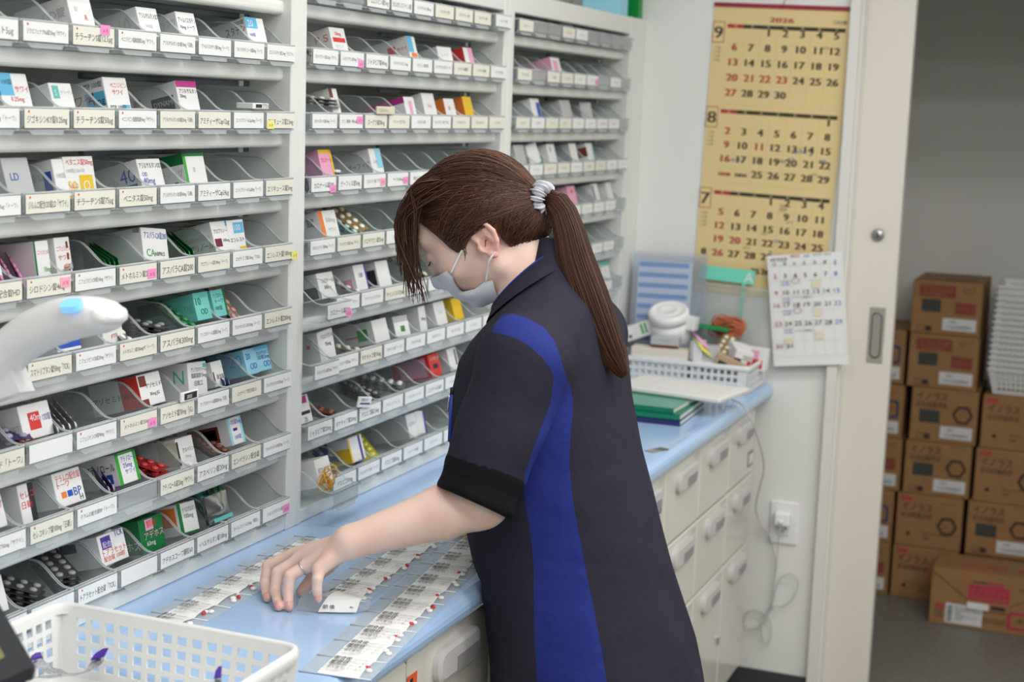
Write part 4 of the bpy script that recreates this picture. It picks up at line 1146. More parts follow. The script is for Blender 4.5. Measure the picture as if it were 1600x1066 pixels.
M = tilted((4.068, 0.9025, 1.2275), -7.2)
cal = thing('month_calendar', 'small white paper month calendar taped over the corner of the tan one', 'calendar', (4.068, 0.8, 1.05))
s = MB()
G = [[(0.202 * u_ / 6, -0.302 * v_ / 8, 0.0025 * math.sin(3.1 * v_ / 8) * (u_ / 6)) for u_ in range(7)] for v_ in range(9)]
s.grid(G, PAPER, True, M); s.grid([[(x, y, z - 0.0006) for x, y, z in r_] for r_ in G], PAPER, True, M)
gr = mat('paper_rule', (196, 198, 202), 0.7)
bl2 = mat('calendar_blue', (60, 130, 200), 0.7)
cw, rp = 0.0272, 0.0445
x0, y0 = 0.006, -0.030
for k in range(7):
    s.quad(M, x0, y0 - rp * k * .92, x0 + cw * 7, y0 - rp * k * .92 + 0.0005, gr, 0.0032)
for k in range(8):
    s.quad(M, x0 + cw * k, y0 - rp * 5.5, x0 + cw * k + 0.0005, y0 + .008, gr, 0.0032)
s.text('8月予定表', M, 0.010, -0.016, 0.008, calblack, 0.0034, 0.045)
s.text('開局日', M, 0.066, -0.008, 0.006, calred, 0.0034, 0.03); s.text('当番', M, 0.10, -0.009, 0.006, bl2, 0.0034, 0.02)
s.text('通常営業　午後休み', M, 0.125, -0.006, 0.004, penm, 0.0034, 0.06)
for i, wd in enumerate('日月火水木金土'):
    s.text(wd, M, x0 + cw * (i + .5), -0.029, 0.0085, calred if i == 0 else (bl2 if i == 6 else calblack), 0.0034, None, 'c')
for dnum in range(1, 32):
    q = 6 + dnum - 1
    cI, rI = q % 7, q // 7
    yy = (-0.036, -0.063, -0.108, -0.142, -0.192, -0.253)[rI]
    s.text(str(dnum), M, x0 + cw * (cI + .5), yy, 0.0125, calred if cI == 0 else (bl2 if cI == 6 else calblack), 0.0034, cw * .8, 'c', 1.2)
tan = mat('marker_tan', (232, 222, 196), 0.7)
for cI, yy in ((4, -.092), (4, -.17), (4, -.232), (1, -.246)):
    s.quad(M, x0 + cw * cI + .003, yy, x0 + cw * (cI + 1) - .003, yy + .022, tan, 0.0031)
for yy in (-.075, -.121, -.155, -.205):
    s.text('午前 通常', M, x0 + cw + .002, yy, 0.005, penb, 0.0034, cw * .8); s.text('午後 通常', M, x0 + cw + .002, yy - .008, 0.005, penb, 0.0034, cw * .8)
for cI, yy in ((2, -.075), (2, -.156)):
    a_ = [(x0 + cw * (cI + .5) + .010 * math.cos(k), yy + .004 + .008 * math.sin(k), 0.0036) for k in np.linspace(0, 6.28, 14)[:-1]]
    s.tube(mv(M, a_), 0.0006, calred, 4, closed=True)
for yy in (-.119, -.209):
    s.text('ワクチン接種あり', M, x0 + cw * 2.1, yy, 0.005, penm, 0.0034, cw * 2)
s.build('sheet', cal, True)

# ================================================================== outlet, adapter and cable
o = thing('wall_outlet', 'white wall outlet with a charger plugged into its upper socket', 'outlet', (4.1, 0.8175, 0.489))
M = frame((4.1, 0.8175, 0.489), (0, -1, 0), (0, 0, 1))
MB().box((-0.0395, -0.061, 0), (0.0395, 0.061, 0.007), mat('outlet_white', (236, 236, 238), 0.35), 0.004, M).build('cover_plate', o, True)
s = MB().box((-0.017, -0.036, 0.007), (0.017, 0.036, 0.0095), mat('socket_white', (226, 226, 226), 0.35), 0.002, M)
for yy in (-0.018, 0.018):
    s.box((-0.008, yy, 0.0094), (-0.006, yy + .008, 0.0098), BLACK, 0, M); s.box((0.006, yy, 0.0094), (0.008, yy + .008, 0.0098), BLACK, 0, M)
    s.lathe([(0.003, 0), (0.003, 0.0004), (0, 0.0004)], BLACK, 10, M @ Matrix.Translation((0, yy - .006, 0.0094)))
s.build('socket', o, True)
adp = thing('usb_charger', 'white cube charger in the wall outlet with a cable in it', 'charger', (4.085, 0.8175, 0.515))
MB().box((-0.022, -0.004, 0.010), (0.022, 0.036, 0.038), mat('charger_white', (240, 240, 240), 0.3), 0.005, M).build('body', adp, True)
MB().box((-0.006, 0.008, 0.038), (0.006, 0.016, 0.052), mat('charger_white', (240, 240, 240), 0.3), 0.002, M).build('plug', adp, True)
cabm2 = mat('cable_grey', (196, 196, 196), 0.5)
P_ = []
for x, y, X in ((1136, 621, 3.755), (1152, 628, 3.74), (1160, 634, 3.70), (1172, 651, 3.68), (1184, 685, 3.72), (1192, 715, 3.80), (1193, 738, 3.90), (1187, 762, 3.98), (1181, 790, 4.03), (1184, 808, 4.075), (1194, 826, 4.08), (1203, 838, 4.085), (1208, 858, 4.088), (1212, 878, 4.089), (1210, 905, 4.089), (1208, 930, 4.088), (1204, 948, 4.088), (1196, 958, 4.088),
                (1190, 968, 4.086), (1190, 985, 4.084), (1194, 1002, 4.083), (1200, 1005, 4.083), (1205, 990, 4.084), (1203, 968, 4.086), (1194, 958, 4.087), (1182, 953, 4.085), (1169, 956, 4.083), (1162, 968, 4.083), (1166, 981, 4.084), (1178, 983, 4.086), (1192, 975, 4.087), (1206, 950, 4.083),
                (1222, 948, 4.082), (1236, 938, 4.081), (1246, 920, 4.081), (1246, 903, 4.081), (1234, 897, 4.082), (1220, 903, 4.083), (1211, 925, 4.082), (1206, 948, 4.080), (1207, 925, 4.079), (1213, 885, 4.076), (1216, 850, 4.068), (1219, 828, 4.055), (1221, 815, 4.05)):
    P_.append(onx(x, y, X))


def smooth_path(P, n=4):
    P = np.asarray(P, float); out = []
    for i in range(len(P) - 1):
        a = P[max(i - 1, 0)]; b = P[i]; c = P[i + 1]; d = P[min(i + 2, len(P) - 1)]
        for k in range(n):
            t = k / n
            out.append(.5 * (2 * b + (c - a) * t + (2 * a - 5 * b + 4 * c - d) * t * t + (3 * b - a - 3 * c + d) * t ** 3))
    out.append(P[-1])
    return out


tag(MB().tube(smooth_path(P_), 0.0019, cabm2, 6).build('charging_cable'), 'thin grey cable looping down from the white keyboard to the wall charger', 'cable')

# ================================================================== storage room: cartons and baskets
cb = mat('cardboard', (164, 123, 78), 0.75, noise=(14, (154, 114, 70), 0.3, 0.7))
cbt = mat('cardboard_tape', (160, 122, 78), 0.4)
pk = mat('carton_print_dark', (62, 46, 40), 0.7)
ps = mat('carton_print_slate', (66, 66, 60), 0.7)
pr = mat('carton_print_red', (190, 60, 58), 0.7)
pm = mat('carton_print_brick', (142, 66, 52), 0.7)
pb = mat('carton_print_navy', (50, 62, 104), 0.7)
plab = mat('carton_label', (222, 222, 222), 0.6)


def ship_box(ytl, zlo, w, h, x, dep, label, style, rz=0.0):
    t = thing('cardboard_box', label, 'cardboard box', (x, ytl, zlo), 'cardboard boxes in the storage room', (0, 0, math.radians(rz)))
    s = MB().box((0, -w, 0), (dep, 0, h), cb, 0.002)
    T = frame((0, 0, h), (0, -1, 0), (1, 0, 0))
    s.quad(T, 0, dep * .47, w, dep * .53, cbt, 0.0004)
    M = frame((-0.0002, 0, 0), (0, -1, 0), (0, 0, 1))
    F = lambda u: u * w
    if style in ('A', 'R'):          # brick red title block
        s.quad(M, F(.10), h * .70, F(.62), h * .93, pm, 0.0003)
        s.text('ラコールNF', M, F(.14), h * .79, h * .10, cb, 0.0006, F(.44)); s.text('配合経腸用液', M, F(.18), h * .725, h * .05, cb, 0.0006, F(.36))
        s.quad(M, F(.14), h * .42, F(.42), h * .66, ps, 0.0003)
        s.quad(M, F(.62), h * .40, F(.92), h * .62, pm, 0.0003); s.text('コーヒー', M, F(.65), h * .47, h * .07, cb, 0.0006, F(.24))
        s.text('ミルク', M, F(.72), h * .85, h * .06, pk, 0.0006, F(.2)); s.text('フレーバー', M, F(.72), h * .78, h * .05, pk, 0.0006, F(.2))
        s.quad(T, F(.15), dep * .2, F(.9), dep * .3, pm, 0.0006)
    if style == 'A':
        for i, tx in enumerate(('取扱注意', 'ラコール')):
            s.text(tx, T, F(.2 + .35 * i), dep * .62, h * .12, pk, 0.0006, F(.3))
    if style in ('I', 'J'):
        y = .80 if style == 'I' else .70
        s.text('イノラス', M, F(.08), h * (y - .01), h * .13, pk, 0.0005, F(.46)); s.text('イノラス', M, F(.083), h * (y - .012), h * .13, pk, 0.0006, F(.46))
        s.text('配合経腸用液', M, F(.08), h * (y - .15), h * .085, pk, 0.0005, F(.46))
        hx = [(F(.78) + h * .19 * math.cos(k * math.pi / 3), h * (y - .25) + h * .19 * math.sin(k * math.pi / 3)) for k in range(6)]
        hi = [(F(.78) + h * .135 * math.cos(k * math.pi / 3), h * (y - .25) + h * .135 * math.sin(k * math.pi / 3)) for k in range(6)]
        s.add([(a, b, 0.0004) for a, b in hx] + [(a, b, 0.0004) for a, b in hi], [(i, (i + 1) % 6, (i + 1) % 6 + 6, i + 6) for i in range(6)], pk, False, M)
        s.text('りんご', M, F(.78), h * (y - .285), h * .07, pm, 0.0005, F(.14), 'c')
        s.text('フレーバー', M, F(.66), h * .92 if style == 'I' else h * .84, h * .05, pk, 0.0005, F(.24))
    if style == 'I':
        s.quad(M, F(.13), h * .36, F(.44), h * .60, ps, 0.0003)
    if style == 'J':
        s.quad(M, F(.06), h * .87, F(.22), h * .95, pr, 0.0003); s.text('NF', M, F(.09), h * .885, h * .05, cb, 0.0005)
        s.text('ENORAS LIQUID', M, F(.06), h * .82, h * .03, pr, 0.0005, F(.4))
        s.lathe([(h * .04, 0), (h * .04, 0.0004), (0, 0.0004)], pk, 10, M @ Matrix.Translation((F(.2), h * .24, 0.0002)))
        s.text('187.5kcal 187.5mL', M, F(.42), h * .25, h * .05, pk, 0.0005, F(.4)); s.text('18袋', M, F(.42), h * .16, h * .05, pk, 0.0005)
    if style == 'B':
        q = rrect(F(.34), h * .34, h * .06, 3); q2 = rrect(F(.27), h * .25, h * .04, 3); n = len(q)
        s.add([(a + F(.76), b + h * .55, 0.0004) for a, b in q] + [(a + F(.76), b + h * .55, 0.0004) for a, b in q2], [(i, (i + 1) % n, (i + 1) % n + n, i + n) for i in range(n)], pb, False, M)
        s.text('抹茶', M, F(.76), h * .52, h * .07, pm, 0.0005, None, 'c'); s.text('フレーバー', M, F(.66), h * .84, h * .06, pk, 0.0005, F(.22))
    if style != 'J':
        s.quad(M, F(.46), h * .09, F(.94), h * .32, plab, 0.0005)
        s.text('商品番号', M, F(.56), h * .235, h * .04, ps, 0.0007, F(.1)); s.text('12-345 配合経腸用液', M, F(.52), h * .13, h * .055, pk, 0.0007, F(.36))
        s.quad(M, F(.10), h * .05, F(.20), h * .15, pk, 0.0003); s.quad(M, F(.105), h * .06, F(.195), h * .14, cb, 0.0004); s.quad(M, F(.22), h * .05, F(.31), h * .15, pk, 0.0003)
    s.build('carton', t)
    return t


ship_box(0.648, 0.908, 0.222, 0.175, 5.15, 0.30, 'upper cardboard box with a brick red title block, topmost of its stack', 'A')
ship_box(0.646, 0.728, 0.222, 0.178, 5.15, 0.30, 'cardboard box with a brick red title block, second from the stack top', 'R')
ship_box(0.626, 0.546, 0.214, 0.180, 5.15, 0.30, 'hexagon cardboard box directly under the two with brick red blocks', 'I')
ship_box(0.634, 0.364, 0.214, 0.180, 5.15, 0.30, 'hexagon cardboard box with a slate panel, third box up from the floor', 'I')
ship_box(0.648, 0.182, 0.214, 0.180, 5.15, 0.30, 'hexagon cardboard box without white label, second up from the floor', 'J')
ship_box(0.650, 0.0, 0.214, 0.180, 5.15, 0.30, 'hexagon cardboard box on the floor half behind the low open box', 'J')
ship_box(0.398, 0.546, 0.216, 0.176, 5.15, 0.30, 'hexagon cardboard box under the stack of perforated baskets', 'J')
ship_box(0.406, 0.364, 0.216, 0.180, 5.15, 0.30, 'hexagon cardboard box in the right stack, second below the baskets', 'J')
ship_box(0.418, 0.182, 0.216, 0.180, 5.15, 0.30, 'hexagon cardboard box with white label, right stack behind the low open box', 'I')
ship_box(0.418, 0.0, 0.216, 0.180, 5.16, 0.30, 'cardboard box on the floor hidden behind the low open box', 'I')
ship_box(0.875, 0.726, 0.214, 0.180, 5.17, 0.30, 'cardboard box with navy emblem beside the sliding door, topmost there', 'B')
ship_box(0.865, 0.545, 0.214, 0.179, 5.15, 0.30, 'cardboard box with navy emblem beside the door, second from the top', 'B')
ship_box(0.860, 0.364, 0.214, 0.179, 5.15, 0.30, 'cardboard box with brick red block beside the door, third from the top', 'R')
ship_box(0.874, 0.182, 0.214, 0.180, 5.15, 0.30, 'cardboard box with navy emblem beside the door, second from the floor', 'B')
ship_box(0.874, 0.0, 0.214, 0.180, 5.15, 0.30, 'cardboard box with brick red block beside the door, on the floor', 'R')

fb = thing('cardboard_box', 'low open cardboard box with envelope flap and red label, on the floor in front', 'cardboard box', (4.92, 0.494, 0), 'cardboard boxes in the storage room')
w, h, dep = 0.42, 0.186, 0.19
s = MB().box((0, -w, 0), (dep, 0, h), cb, 0.002)
M = frame((-0.0003, 0, 0), (0, -1, 0), (0, 0, 1))
T = frame((0, 0, h), (0, -1, 0), (1, 0, 0))
mg = mat('carton_print_rose', (186, 52, 76), 0.7)
s.text('イノソリッド配合', T, 0.03, 0.05, 0.05, mg, 0.0006, 0.2); s.text('経腸用半固形剤', T, 0.26, 0.05, 0.05, mg, 0.0006, 0.14)
s.quad(M, 0.018, 0.052, 0.052, 0.070, mg, 0.0004); s.text('注意', M, 0.022, 0.056, 0.010, cb, 0.0006)
s.quad(M, 0.016, 0.026, 0.040, 0.048, pk, 0.0004); s.quad(M, 0.018, 0.028, 0.038, 0.046, cb, 0.0005); s.text('天', M, 0.020, 0.029, 0.014, pk, 0.0006)
s.quad(M, 0.050, 0.010, 0.165, 0.075, plab, 0.0006)
for k in range(11):
    s.quad(M, 0.056, 0.016 + k * .0048, 0.072, 0.018 + k * .0048 + RND.uniform(0, .0012), ps, 0.0008)
for k, tx in enumerate(('納入先 薬局 御中', '配合経腸用半固形剤', '個数 1', '伝票番号 0012-34', '出荷日')):
    s.text(tx, M, 0.080, 0.062 - k * 0.010, 0.0065, ps, 0.0008, 0.08)
s.text('ENOSOLID', M, 0.165, 0.026, 0.018, pk, 0.0005, 0.07)
q = rrect(0.16, 0.06, 0.008, 3); q2 = rrect(0.138, 0.040, 0.006, 3); n = len(q)
s.add([(a + .32, b + .045, 0.0005) for a, b in q] + [(a + .32, b + .045, 0.0005) for a, b in q2], [(i, (i + 1) % n, (i + 1) % n + n, i + n) for i in range(n)], mg, False, M)
s.text('半固形', M, 0.27, 0.038, 0.016, pk, 0.0006)
s.build('carton', fb, True) if False else None
o_ = s.build('carton', fb)
f_ = MB()
tri = [(0.004, h - 0.001), (0.004, h - 0.010), (0.115, h - 0.086), (0.115, h - 0.118), (0.245, h - 0.118), (0.245, h - 0.092), (0.415, h - 0.012), (0.415, h - 0.001)]
f_.prism(tri, 0.0008, 0.0052, M, cb)
f_.quad(M, 0.118, 0.096, 0.242, 0.148, mg, 0.0055); f_.text('イノソリッド', M, 0.124, 0.118, 0.022, cb, 0.0058, 0.112); f_.text('配合経腸用半固形剤', M, 0.126, 0.101, 0.011, cb, 0.0058, 0.108)
f_.quad(M, 0.180, 0.149, 0.222, 0.163, mg, 0.0055); f_.text('医薬品', M, 0.184, 0.152, 0.008, cb, 0.0058, 0.034); f_.text('経腸栄養剤', M, 0.126, 0.152, 0.009, pk, 0.0058, 0.05)
f_.text('300g', M, 0.27, 0.145, 0.011, pk, 0.0056); f_.quad(M, 0.190, 0.073, 0.234, 0.086, pk, 0.0056)
f_.box((0.116, 0.068, 0.005), (0.182, 0.089, 0.0075), PAPER, 0, M)
f_.build('envelope_flap', fb)

# nested perforated baskets
bkm = mat('basket_white', (232, 233, 232), 0.35)


def lattice(m, A, B, C, D, nx, ny, t, ma, fr=0.35, solid_edge=(0.06, 0.10, 0.06, 0.10)):
    """perforated wall between corners A (low left), B (low right), C (high right), D (high left): bars round nx x ny holes"""
    A, B, C, D = (np.asarray(p, float) for p in (A, B, C, D))
    nrm = np.cross(B - A, D - A); nrm /= np.linalg.norm(nrm); nrm = nrm * t

    def pt(u, v): return (A * (1 - u) + B * u) * (1 - v) + (D * (1 - u) + C * u) * v
    l_, b_, r_, t_ = solid_edge
    U = [0.0]; V = [0.0]
    for i in range(nx):
        a0 = l_ + (1 - l_ - r_) * (i + fr / 2) / nx; a1 = l_ + (1 - l_ - r_) * (i + 1 - fr / 2) / nx
        U += [a0, a1]
    U.append(1.0)
    for i in range(ny):
        a0 = b_ + (1 - b_ - t_) * (i + fr / 2) / ny; a1 = b_ + (1 - b_ - t_) * (i + 1 - fr / 2) / ny
        V += [a0, a1]
    V.append(1.0)
    nu, nv = len(U), len(V)
    P = [[pt(u, v) for v in V] for u in U]
    idx = lambda i, j, k: (i * nv + j) * 2 + k
    vv = []
    for i in range(nu):
        for j in range(nv):
            vv += [P[i][j] + nrm / 2, P[i][j] - nrm / 2]
    hole = lambda i, j: 0 <= i < nu - 1 and 0 <= j < nv - 1 and i % 2 == 1 and j % 2 == 1
    f = []
    for i in range(nu - 1):
        for j in range(nv - 1):
            if hole(i, j):
                for (a, b) in (((i, j), (i + 1, j)), ((i + 1, j), (i + 1, j + 1)), ((i + 1, j + 1), (i, j + 1)), ((i, j + 1), (i, j))):
                    f.append((idx(*a, 0), idx(*b, 0), idx(*b, 1), idx(*a, 1)))
                continue
            f.append((idx(i, j, 0), idx(i + 1, j, 0), idx(i + 1, j + 1, 0), idx(i, j + 1, 0)))
            f.append((idx(i, j, 1), idx(i, j + 1, 1), idx(i + 1, j + 1, 1), idx(i + 1, j, 1)))
    m.add(vv, f, ma)


def basket_mesh(x0, x1, y0, y1, h, tp, nx, ny, nz, t=0.0022, floor=True, rim=0.0042, ma=None, fr=0.35, rc=0.012):
    """open basket about its own base; tapering by tp; ny holes along y walls, nx along x walls"""
    ma = ma or bkm
    m = MB(); parts = {}
    B_ = [(x0 + tp, y0 + tp, 0.002), (x1 - tp, y0 + tp, 0.002), (x1 - tp, y1 - tp, 0.002), (x0 + tp, y1 - tp, 0.002)]
    T_ = [(x0, y0, h), (x1, y0, h), (x1, y1, h), (x0, y1, h)]
    for i, n in zip(range(4), (nx, ny, nx, ny)):
        j = (i + 1) % 4
        lattice(m, B_[i], B_[j], T_[j], T_[i], n, nz, t, ma, fr)
    if floor:
        m.box((x0 + tp, y0 + tp, 0), (x1 - tp, y1 - tp, 0.0025), ma)
    pts = [(px, py) for px, py in rrect(x1 - x0 + 0.006, y1 - y0 + 0.006, rc, 4)]
    cx, cy = (x0 + x1) / 2, (y0 + y1) / 2
    r = MB()
    n = len(pts)
    G = []
    for px, py in pts:
        d = np.array([px, py]) / np.hypot(px, py)
        G.append([(cx + px - d[0] * rim, cy + py - d[1] * rim, h - rim * 1.6), (cx + px - d[0] * rim, cy + py - d[1] * rim, h + rim * .3), (cx + px - d[0] * rim * .3, cy + py - d[1] * rim * .3, h + rim), (cx + px + d[0] * rim * .4, cy + py + d[1] * rim * .4, h + rim * .7), (cx + px + d[0] * rim * .7, cy + py + d[1] * rim * .7, h - rim), (cx + px + d[0] * rim * .3, cy + py + d[1] * rim * .3, h - rim * 2.2)])
    G.append(G[0])
    r.grid(G, ma, True)
    return m, r


bm, br_ = basket_mesh(0, 0.26, -0.30, 0, 0.085, 0.019, 12, 16, 4, 0.002, True, 0.0028, None, 0.42, 0.006)
o0 = bm.build('perforated_body'); r0 = br_.build('rim')
for k in range(15):
    pos = 'lowest' if k == 0 else ('topmost' if k == 14 else '%s from the bottom' % (['', 'second', 'third', 'fourth', 'fifth', 'sixth', 'seventh', 'eighth', 'ninth', 'tenth', 'eleventh', 'twelfth', 'thirteenth', 'fourteenth'][k]))
    t = thing('perforated_basket', f'white perforated basket nested in the storage room stack, {pos}', 'basket', (5.16, 0.392 - 0.0008 * k, 0.7235 + 0.0195 * k), 'nested white baskets on the cardboard boxes')
    for src in (o0, r0):
        c = src.copy(); COL.objects.link(c); c.parent = t
bpy.data.objects.remove(o0); bpy.data.objects.remove(r0)
# ================================================================== far end of the worktop
ZT = ZC + 0.0004
fbk = thing('clutter_basket', 'shallow white slotted basket crammed with cartons, against the end wall', 'basket', (3.865, 0.889, ZT))
bm, br_ = basket_mesh(0, 0.215, 0, 0.372, 0.074, 0.004, 9, 18, 3, 0.0022, True, 0.004, None, 0.4)
bm.build('slotted_body', fbk); br_.build('rim', fbk)
plain = cart


def clutter(desc, lo, hi, base, rot=(0, 0, 0), prints=(), name='carton_box', cat='box', group='clutter in the white slotted basket', faces=()):
    """a carton by its own size, placed with its base centre at lo+.. (world)"""
    pos, size = lo, hi
    t = thing(name, desc, cat, pos, group, tuple(math.radians(a) for a in rot))
    sx, sy, sz = size
    m = MB().box((-sx / 2, -sy / 2, 0), (sx / 2, sy / 2, sz), base if not isinstance(base, str) else cart[base], 0.001)
    F = frame((-sx / 2 - 0.0002, sy / 2, 0), (0, -1, 0), (0, 0, 1))     # face towards the camera end
    for p in prints:
        if isinstance(p[0], str) and p[0] in cart:
            m.quad(F, p[1] * sy, p[2] * sz, p[3] * sy, p[4] * sz, cart[p[0]], 0.0003)
        else:
            m.text(p[0], F, p[1] * sy, p[2] * sz, p[3], cart[p[4]], 0.0005, sy * (0.96 - p[1]))
    m.build('carton', t)
    return t


ivory = mat('carton_ivory', (232, 224, 208), 0.55)
clutter('ivory carton with a row of grey print, front left in the white basket', (3.90, 1.135, ZT + 0.004), (0.05, 0.155, 0.098), ivory, (0, 0, 3), (('white', 0.02, 0.0, 0.98, .80), ('とうもろこしデンプン', .38, .63, .010, 'grey'), ('red', .25, .10, .9, .12)))
clutter('small clear box with brown base lying on the ivory carton', (3.905, 1.125, ZT + 0.104), (0.04, 0.075, 0.028), 'grey', (0, 0, 4), (('brown', 0, 0, 1, .25), ('100錠', .3, .5, .008, 'grey')))
clutter('white carton with a magenta square and teal print, beside the white jar lid', (3.965, 1.107, ZT + 0.152), (0.03, 0.095, 0.036), 'white', (8, 0, -6), (('magenta', .08, .35, .30, .9), ('yellow', .45, .5, .58, .8), ('CAPSULE', .1, .1, .008, 'teal')))
clutter('white carton with green rings, tilted at the left of the white basket', (3.955, 1.205, ZT + 0.118), (0.03, 0.085, 0.04), 'white', (-22, 0, 8), (('green', .55, .2, .62, .9), ('green', .68, .2, .74, .9), ('black', .1, .2, .2, .4)))
clutter('tall clear carton with a brown vial inside, right of the ivory carton', (3.905, 1.036, ZT + 0.004), (0.04, 0.034, 0.125), 'grey', (0, 0, 0), (('white', .3, .0, 1, 1), ('yellow', .3, .42, .9, .52), ('brown', 0, .1, .25, .6)))
clutter('white carton leaning to the right with small black print on its end', (3.955, 0.945, ZT + 0.062), (0.085, 0.05, 0.055), 'white', (14, -10, 28), (('black', .0, .0, .4, .62), ('red', .75, .1, .95, .6), ('20T', .45, .6, .012, 'black')))
clutter('white and pink carton with a red corner, rightmost in the white basket', (4.01, 0.925, ZT + 0.050), (0.03, 0.105, 0.06), 'white', (4, 0, -4), (('red', .55, .1, .92, .5), ('pink', .3, .5, .8, .9), ('パップ', .1, .6, .012, 'pink')))
clutter('brown striped carton lying in front of the leaning white carton', (3.892, 0.945, ZT + 0.060), (0.03, 0.09, 0.03), mat('carton_tan', (188, 158, 130), 0.55), (24, 0, 10), (('black', .1, .1, .35, .5), ('brown', .5, .3, .9, .45)))
clutter('flat white strip lying at the front of the basket', (3.895, 0.985, ZT + 0.064), (0.03, 0.085, 0.012), 'white', (0, 0, 4))
clutter('grey foil tube end with a grey cap in the basket centre', (3.92, 1.005, ZT + 0.060), (0.05, 0.05, 0.055), 'grey', (0, 0, 14))
bl = [('gold', 3.93, 0.985, 0.094)]
t = thing('blister_pack', 'gold blister strip of cream tablets beside the brown striped carton', 'blister pack', (3.93, 0.99, ZT + 0.082), 'clutter in the white slotted basket', (math.radians(35), 0.2, math.radians(-95)))
s_ = bpy.data.objects.new('sheet', blister_data('gold')); COL.objects.link(s_); s_.parent = t
for nm, ma, off, rz in (('pink', mat('note_pink', (244, 168, 220), 0.6), 0, 0), ('yellow', mat('note_yellow', (238, 232, 70), 0.6), 1, -8)):
    p0 = onx(1098 if off == 0 else 1100, 530 if off == 0 else 540, 3.893)
    G = [[(p0[0] - .012 * math.sin(v * .6) - .003 * off, p0[1] + 0.030 - 0.046 * v / 6 + 0.011 * (u - 1.5) * .55, p0[2] + .016 - .040 * v / 6 * (.6 + v * .06) + .018 * (u - 1.5) * .45) for u in range(4)] for v in range(7)]
    m = MB().grid(G, ma, True)
    m.grid([[(x + .0006, y, z) for x, y, z in r_] for r_ in G], ma, True)
    t = thing('sticky_note', f'{nm} sticky note curling over the clutter in the white basket', 'note', tuple(p0), 'clutter in the white slotted basket')
    m.build('paper', t, True)
# white jar lying with its lid to the front
jar = thing('pill_jar', 'round white plastic jar lying with its lid to the front, in the basket', 'jar', (3.97, 1.135, ZT + 0.19))
Mj = frame((3.962, 1.136, ZT + 0.172), (0, 1, 0), (-0.92, 0, -0.38))
whp = mat('jar_white', (242, 242, 242), 0.3)
MB().lathe([(0, -0.065), (0.049, -0.065), (0.054, -0.058), (0.055, -0.02), (0.052, 0.004)], whp, 36, Mj).build('jar_body', jar, True)
MB().lathe([(0.055, 0.0), (0.056, 0.018), (0.053, 0.026), (0.046, 0.029), (0.044, 0.0265), (0.026, 0.027), (0.024, 0.029), (0.022, 0.027), (0, 0.0265)], whp, 40, Mj).build('lid', jar, True)
# green edged sheet under the jar
t = MB().box((-0.004, -0.115, -0.001), (0.03, 0.115, 0.008), mat('file_green', (20, 150, 85), 0.4), 0.001, frame((4.015, 1.100, ZT + 0.150), (1, 0, 0), (0, 0.995, 0.06)))
tag(t.build('slide_binder'), 'bright green slide binder lying across the basket behind the white jar', 'binder')
# plastic file with a blue striped sheet
filem = clear('file_frosted', (244, 246, 250), 0.13, 0.40, (222, 226, 232), 0.35, 0.4)
M = frame((4.010, 1.264, ZT + 0.075), (0.16, -0.985, 0.0), (0.12, 0.02, 1))
fl = thing('plastic_file', 'frosted plastic file with a blue striped sheet, standing behind the white basket', 'file', (3.97, 1.2, ZT + 0.075))
MB().box((0.0, 0.0, 0.0), (0.205, 0.262, 0.001), filem, 0, M).box((0.0, 0.0, -0.007), (0.205, 0.27, -0.006), filem, 0, M).build('sleeve', fl, True)
sh = MB().box((0.015, 0.006, -0.0045), (0.165, 0.245, -0.0040), mat('sheet_pale', (226, 234, 246), 0.7), 0, M)
for k in range(8):
    sh.quad(M, 0.018, 0.228 - k * 0.029, 0.155, 0.241 - k * 0.029, mat('sheet_blue', (96, 160, 226), 0.7), -0.0037)
sh.build('striped_sheet', fl, True)
# zip bag with teal header and rubber bands
tealm = mat('header_teal', (120, 222, 198), 0.5)
bagm = clear('bag_clear', (245, 247, 247), 0.14, 0.5, (232, 236, 236), 0.2, 0.4)
bg = thing('zip_bag', 'clear zip bag with a mint green header, hanging behind the basket clutter', 'bag', (4.07, 1.0, 1.05))
M = frame((4.082, 1.085, ZT + 0.305), (0, -1, -0.045), (0.0, -0.045, 1))
MB().box((-0.006, -0.030, 0), (0.150, 0.008, 0.002), tealm, 0, M).box((0.118, -0.17, 0), (0.126, -0.03, 0.0018), tealm, 0, M).text('A', M, 0.122, -0.026, 0.028, PAPER, 0.0024).build('header_card', bg, True)
G = [[(0.006 + 0.190 * u / 10 + .004 * math.sin(v), -0.036 - 0.185 * v / 8, 0.012 + 0.022 * math.sin(math.pi * u / 10) * math.sin(math.pi * min(1, (v + 1) / 8)) + RND.uniform(-.002, .002)) for u in range(11)] for v in range(9)]
s = MB().grid(G, bagm, True, M); s.grid([[(x, y, 0.003) for x, y, z in r_] for r_ in G], bagm, True, M)
s.box((0.004, -0.043, 0.002), (0.198, -0.038, 0.013), bagm, 0, M)
s.build('bag_film', bg, True)
rbm = mat('rubber_band_orange', (206, 118, 78), 0.5)
rb = thing('rubber_band_bundle', 'orange rubber bands bundled in the clear zip bag', 'rubber bands', (4.03, 0.955, 1.05))
m = MB()
c0 = onx(1137, 512, 4.045)
for i in range(80):
    a = RND.uniform(0, math.pi); R_ = RND.uniform(.020, .046)
    P_ = []
    ang = RND.uniform(-.6, .9); ph = RND.uniform(0, 6)
    ox, oy, oz = RND.uniform(-.012, .012), RND.uniform(-.012, .012), RND.uniform(-.010, .012)
    for k in range(14):
        b = 2 * math.pi * k / 14
        y_, z_ = R_ * math.cos(b), R_ * .42 * math.sin(b)
        P_.append((c0[0] + ox + .006 * math.sin(2 * b + ph), c0[1] + oy + y_ * math.cos(ang) - z_ * math.sin(ang), c0[2] + oz + y_ * math.sin(ang) * .75 + z_ * math.cos(ang)))
    m.tube(P_, 0.0013, rbm, 4, closed=True)
m.build('bands', rb, True)

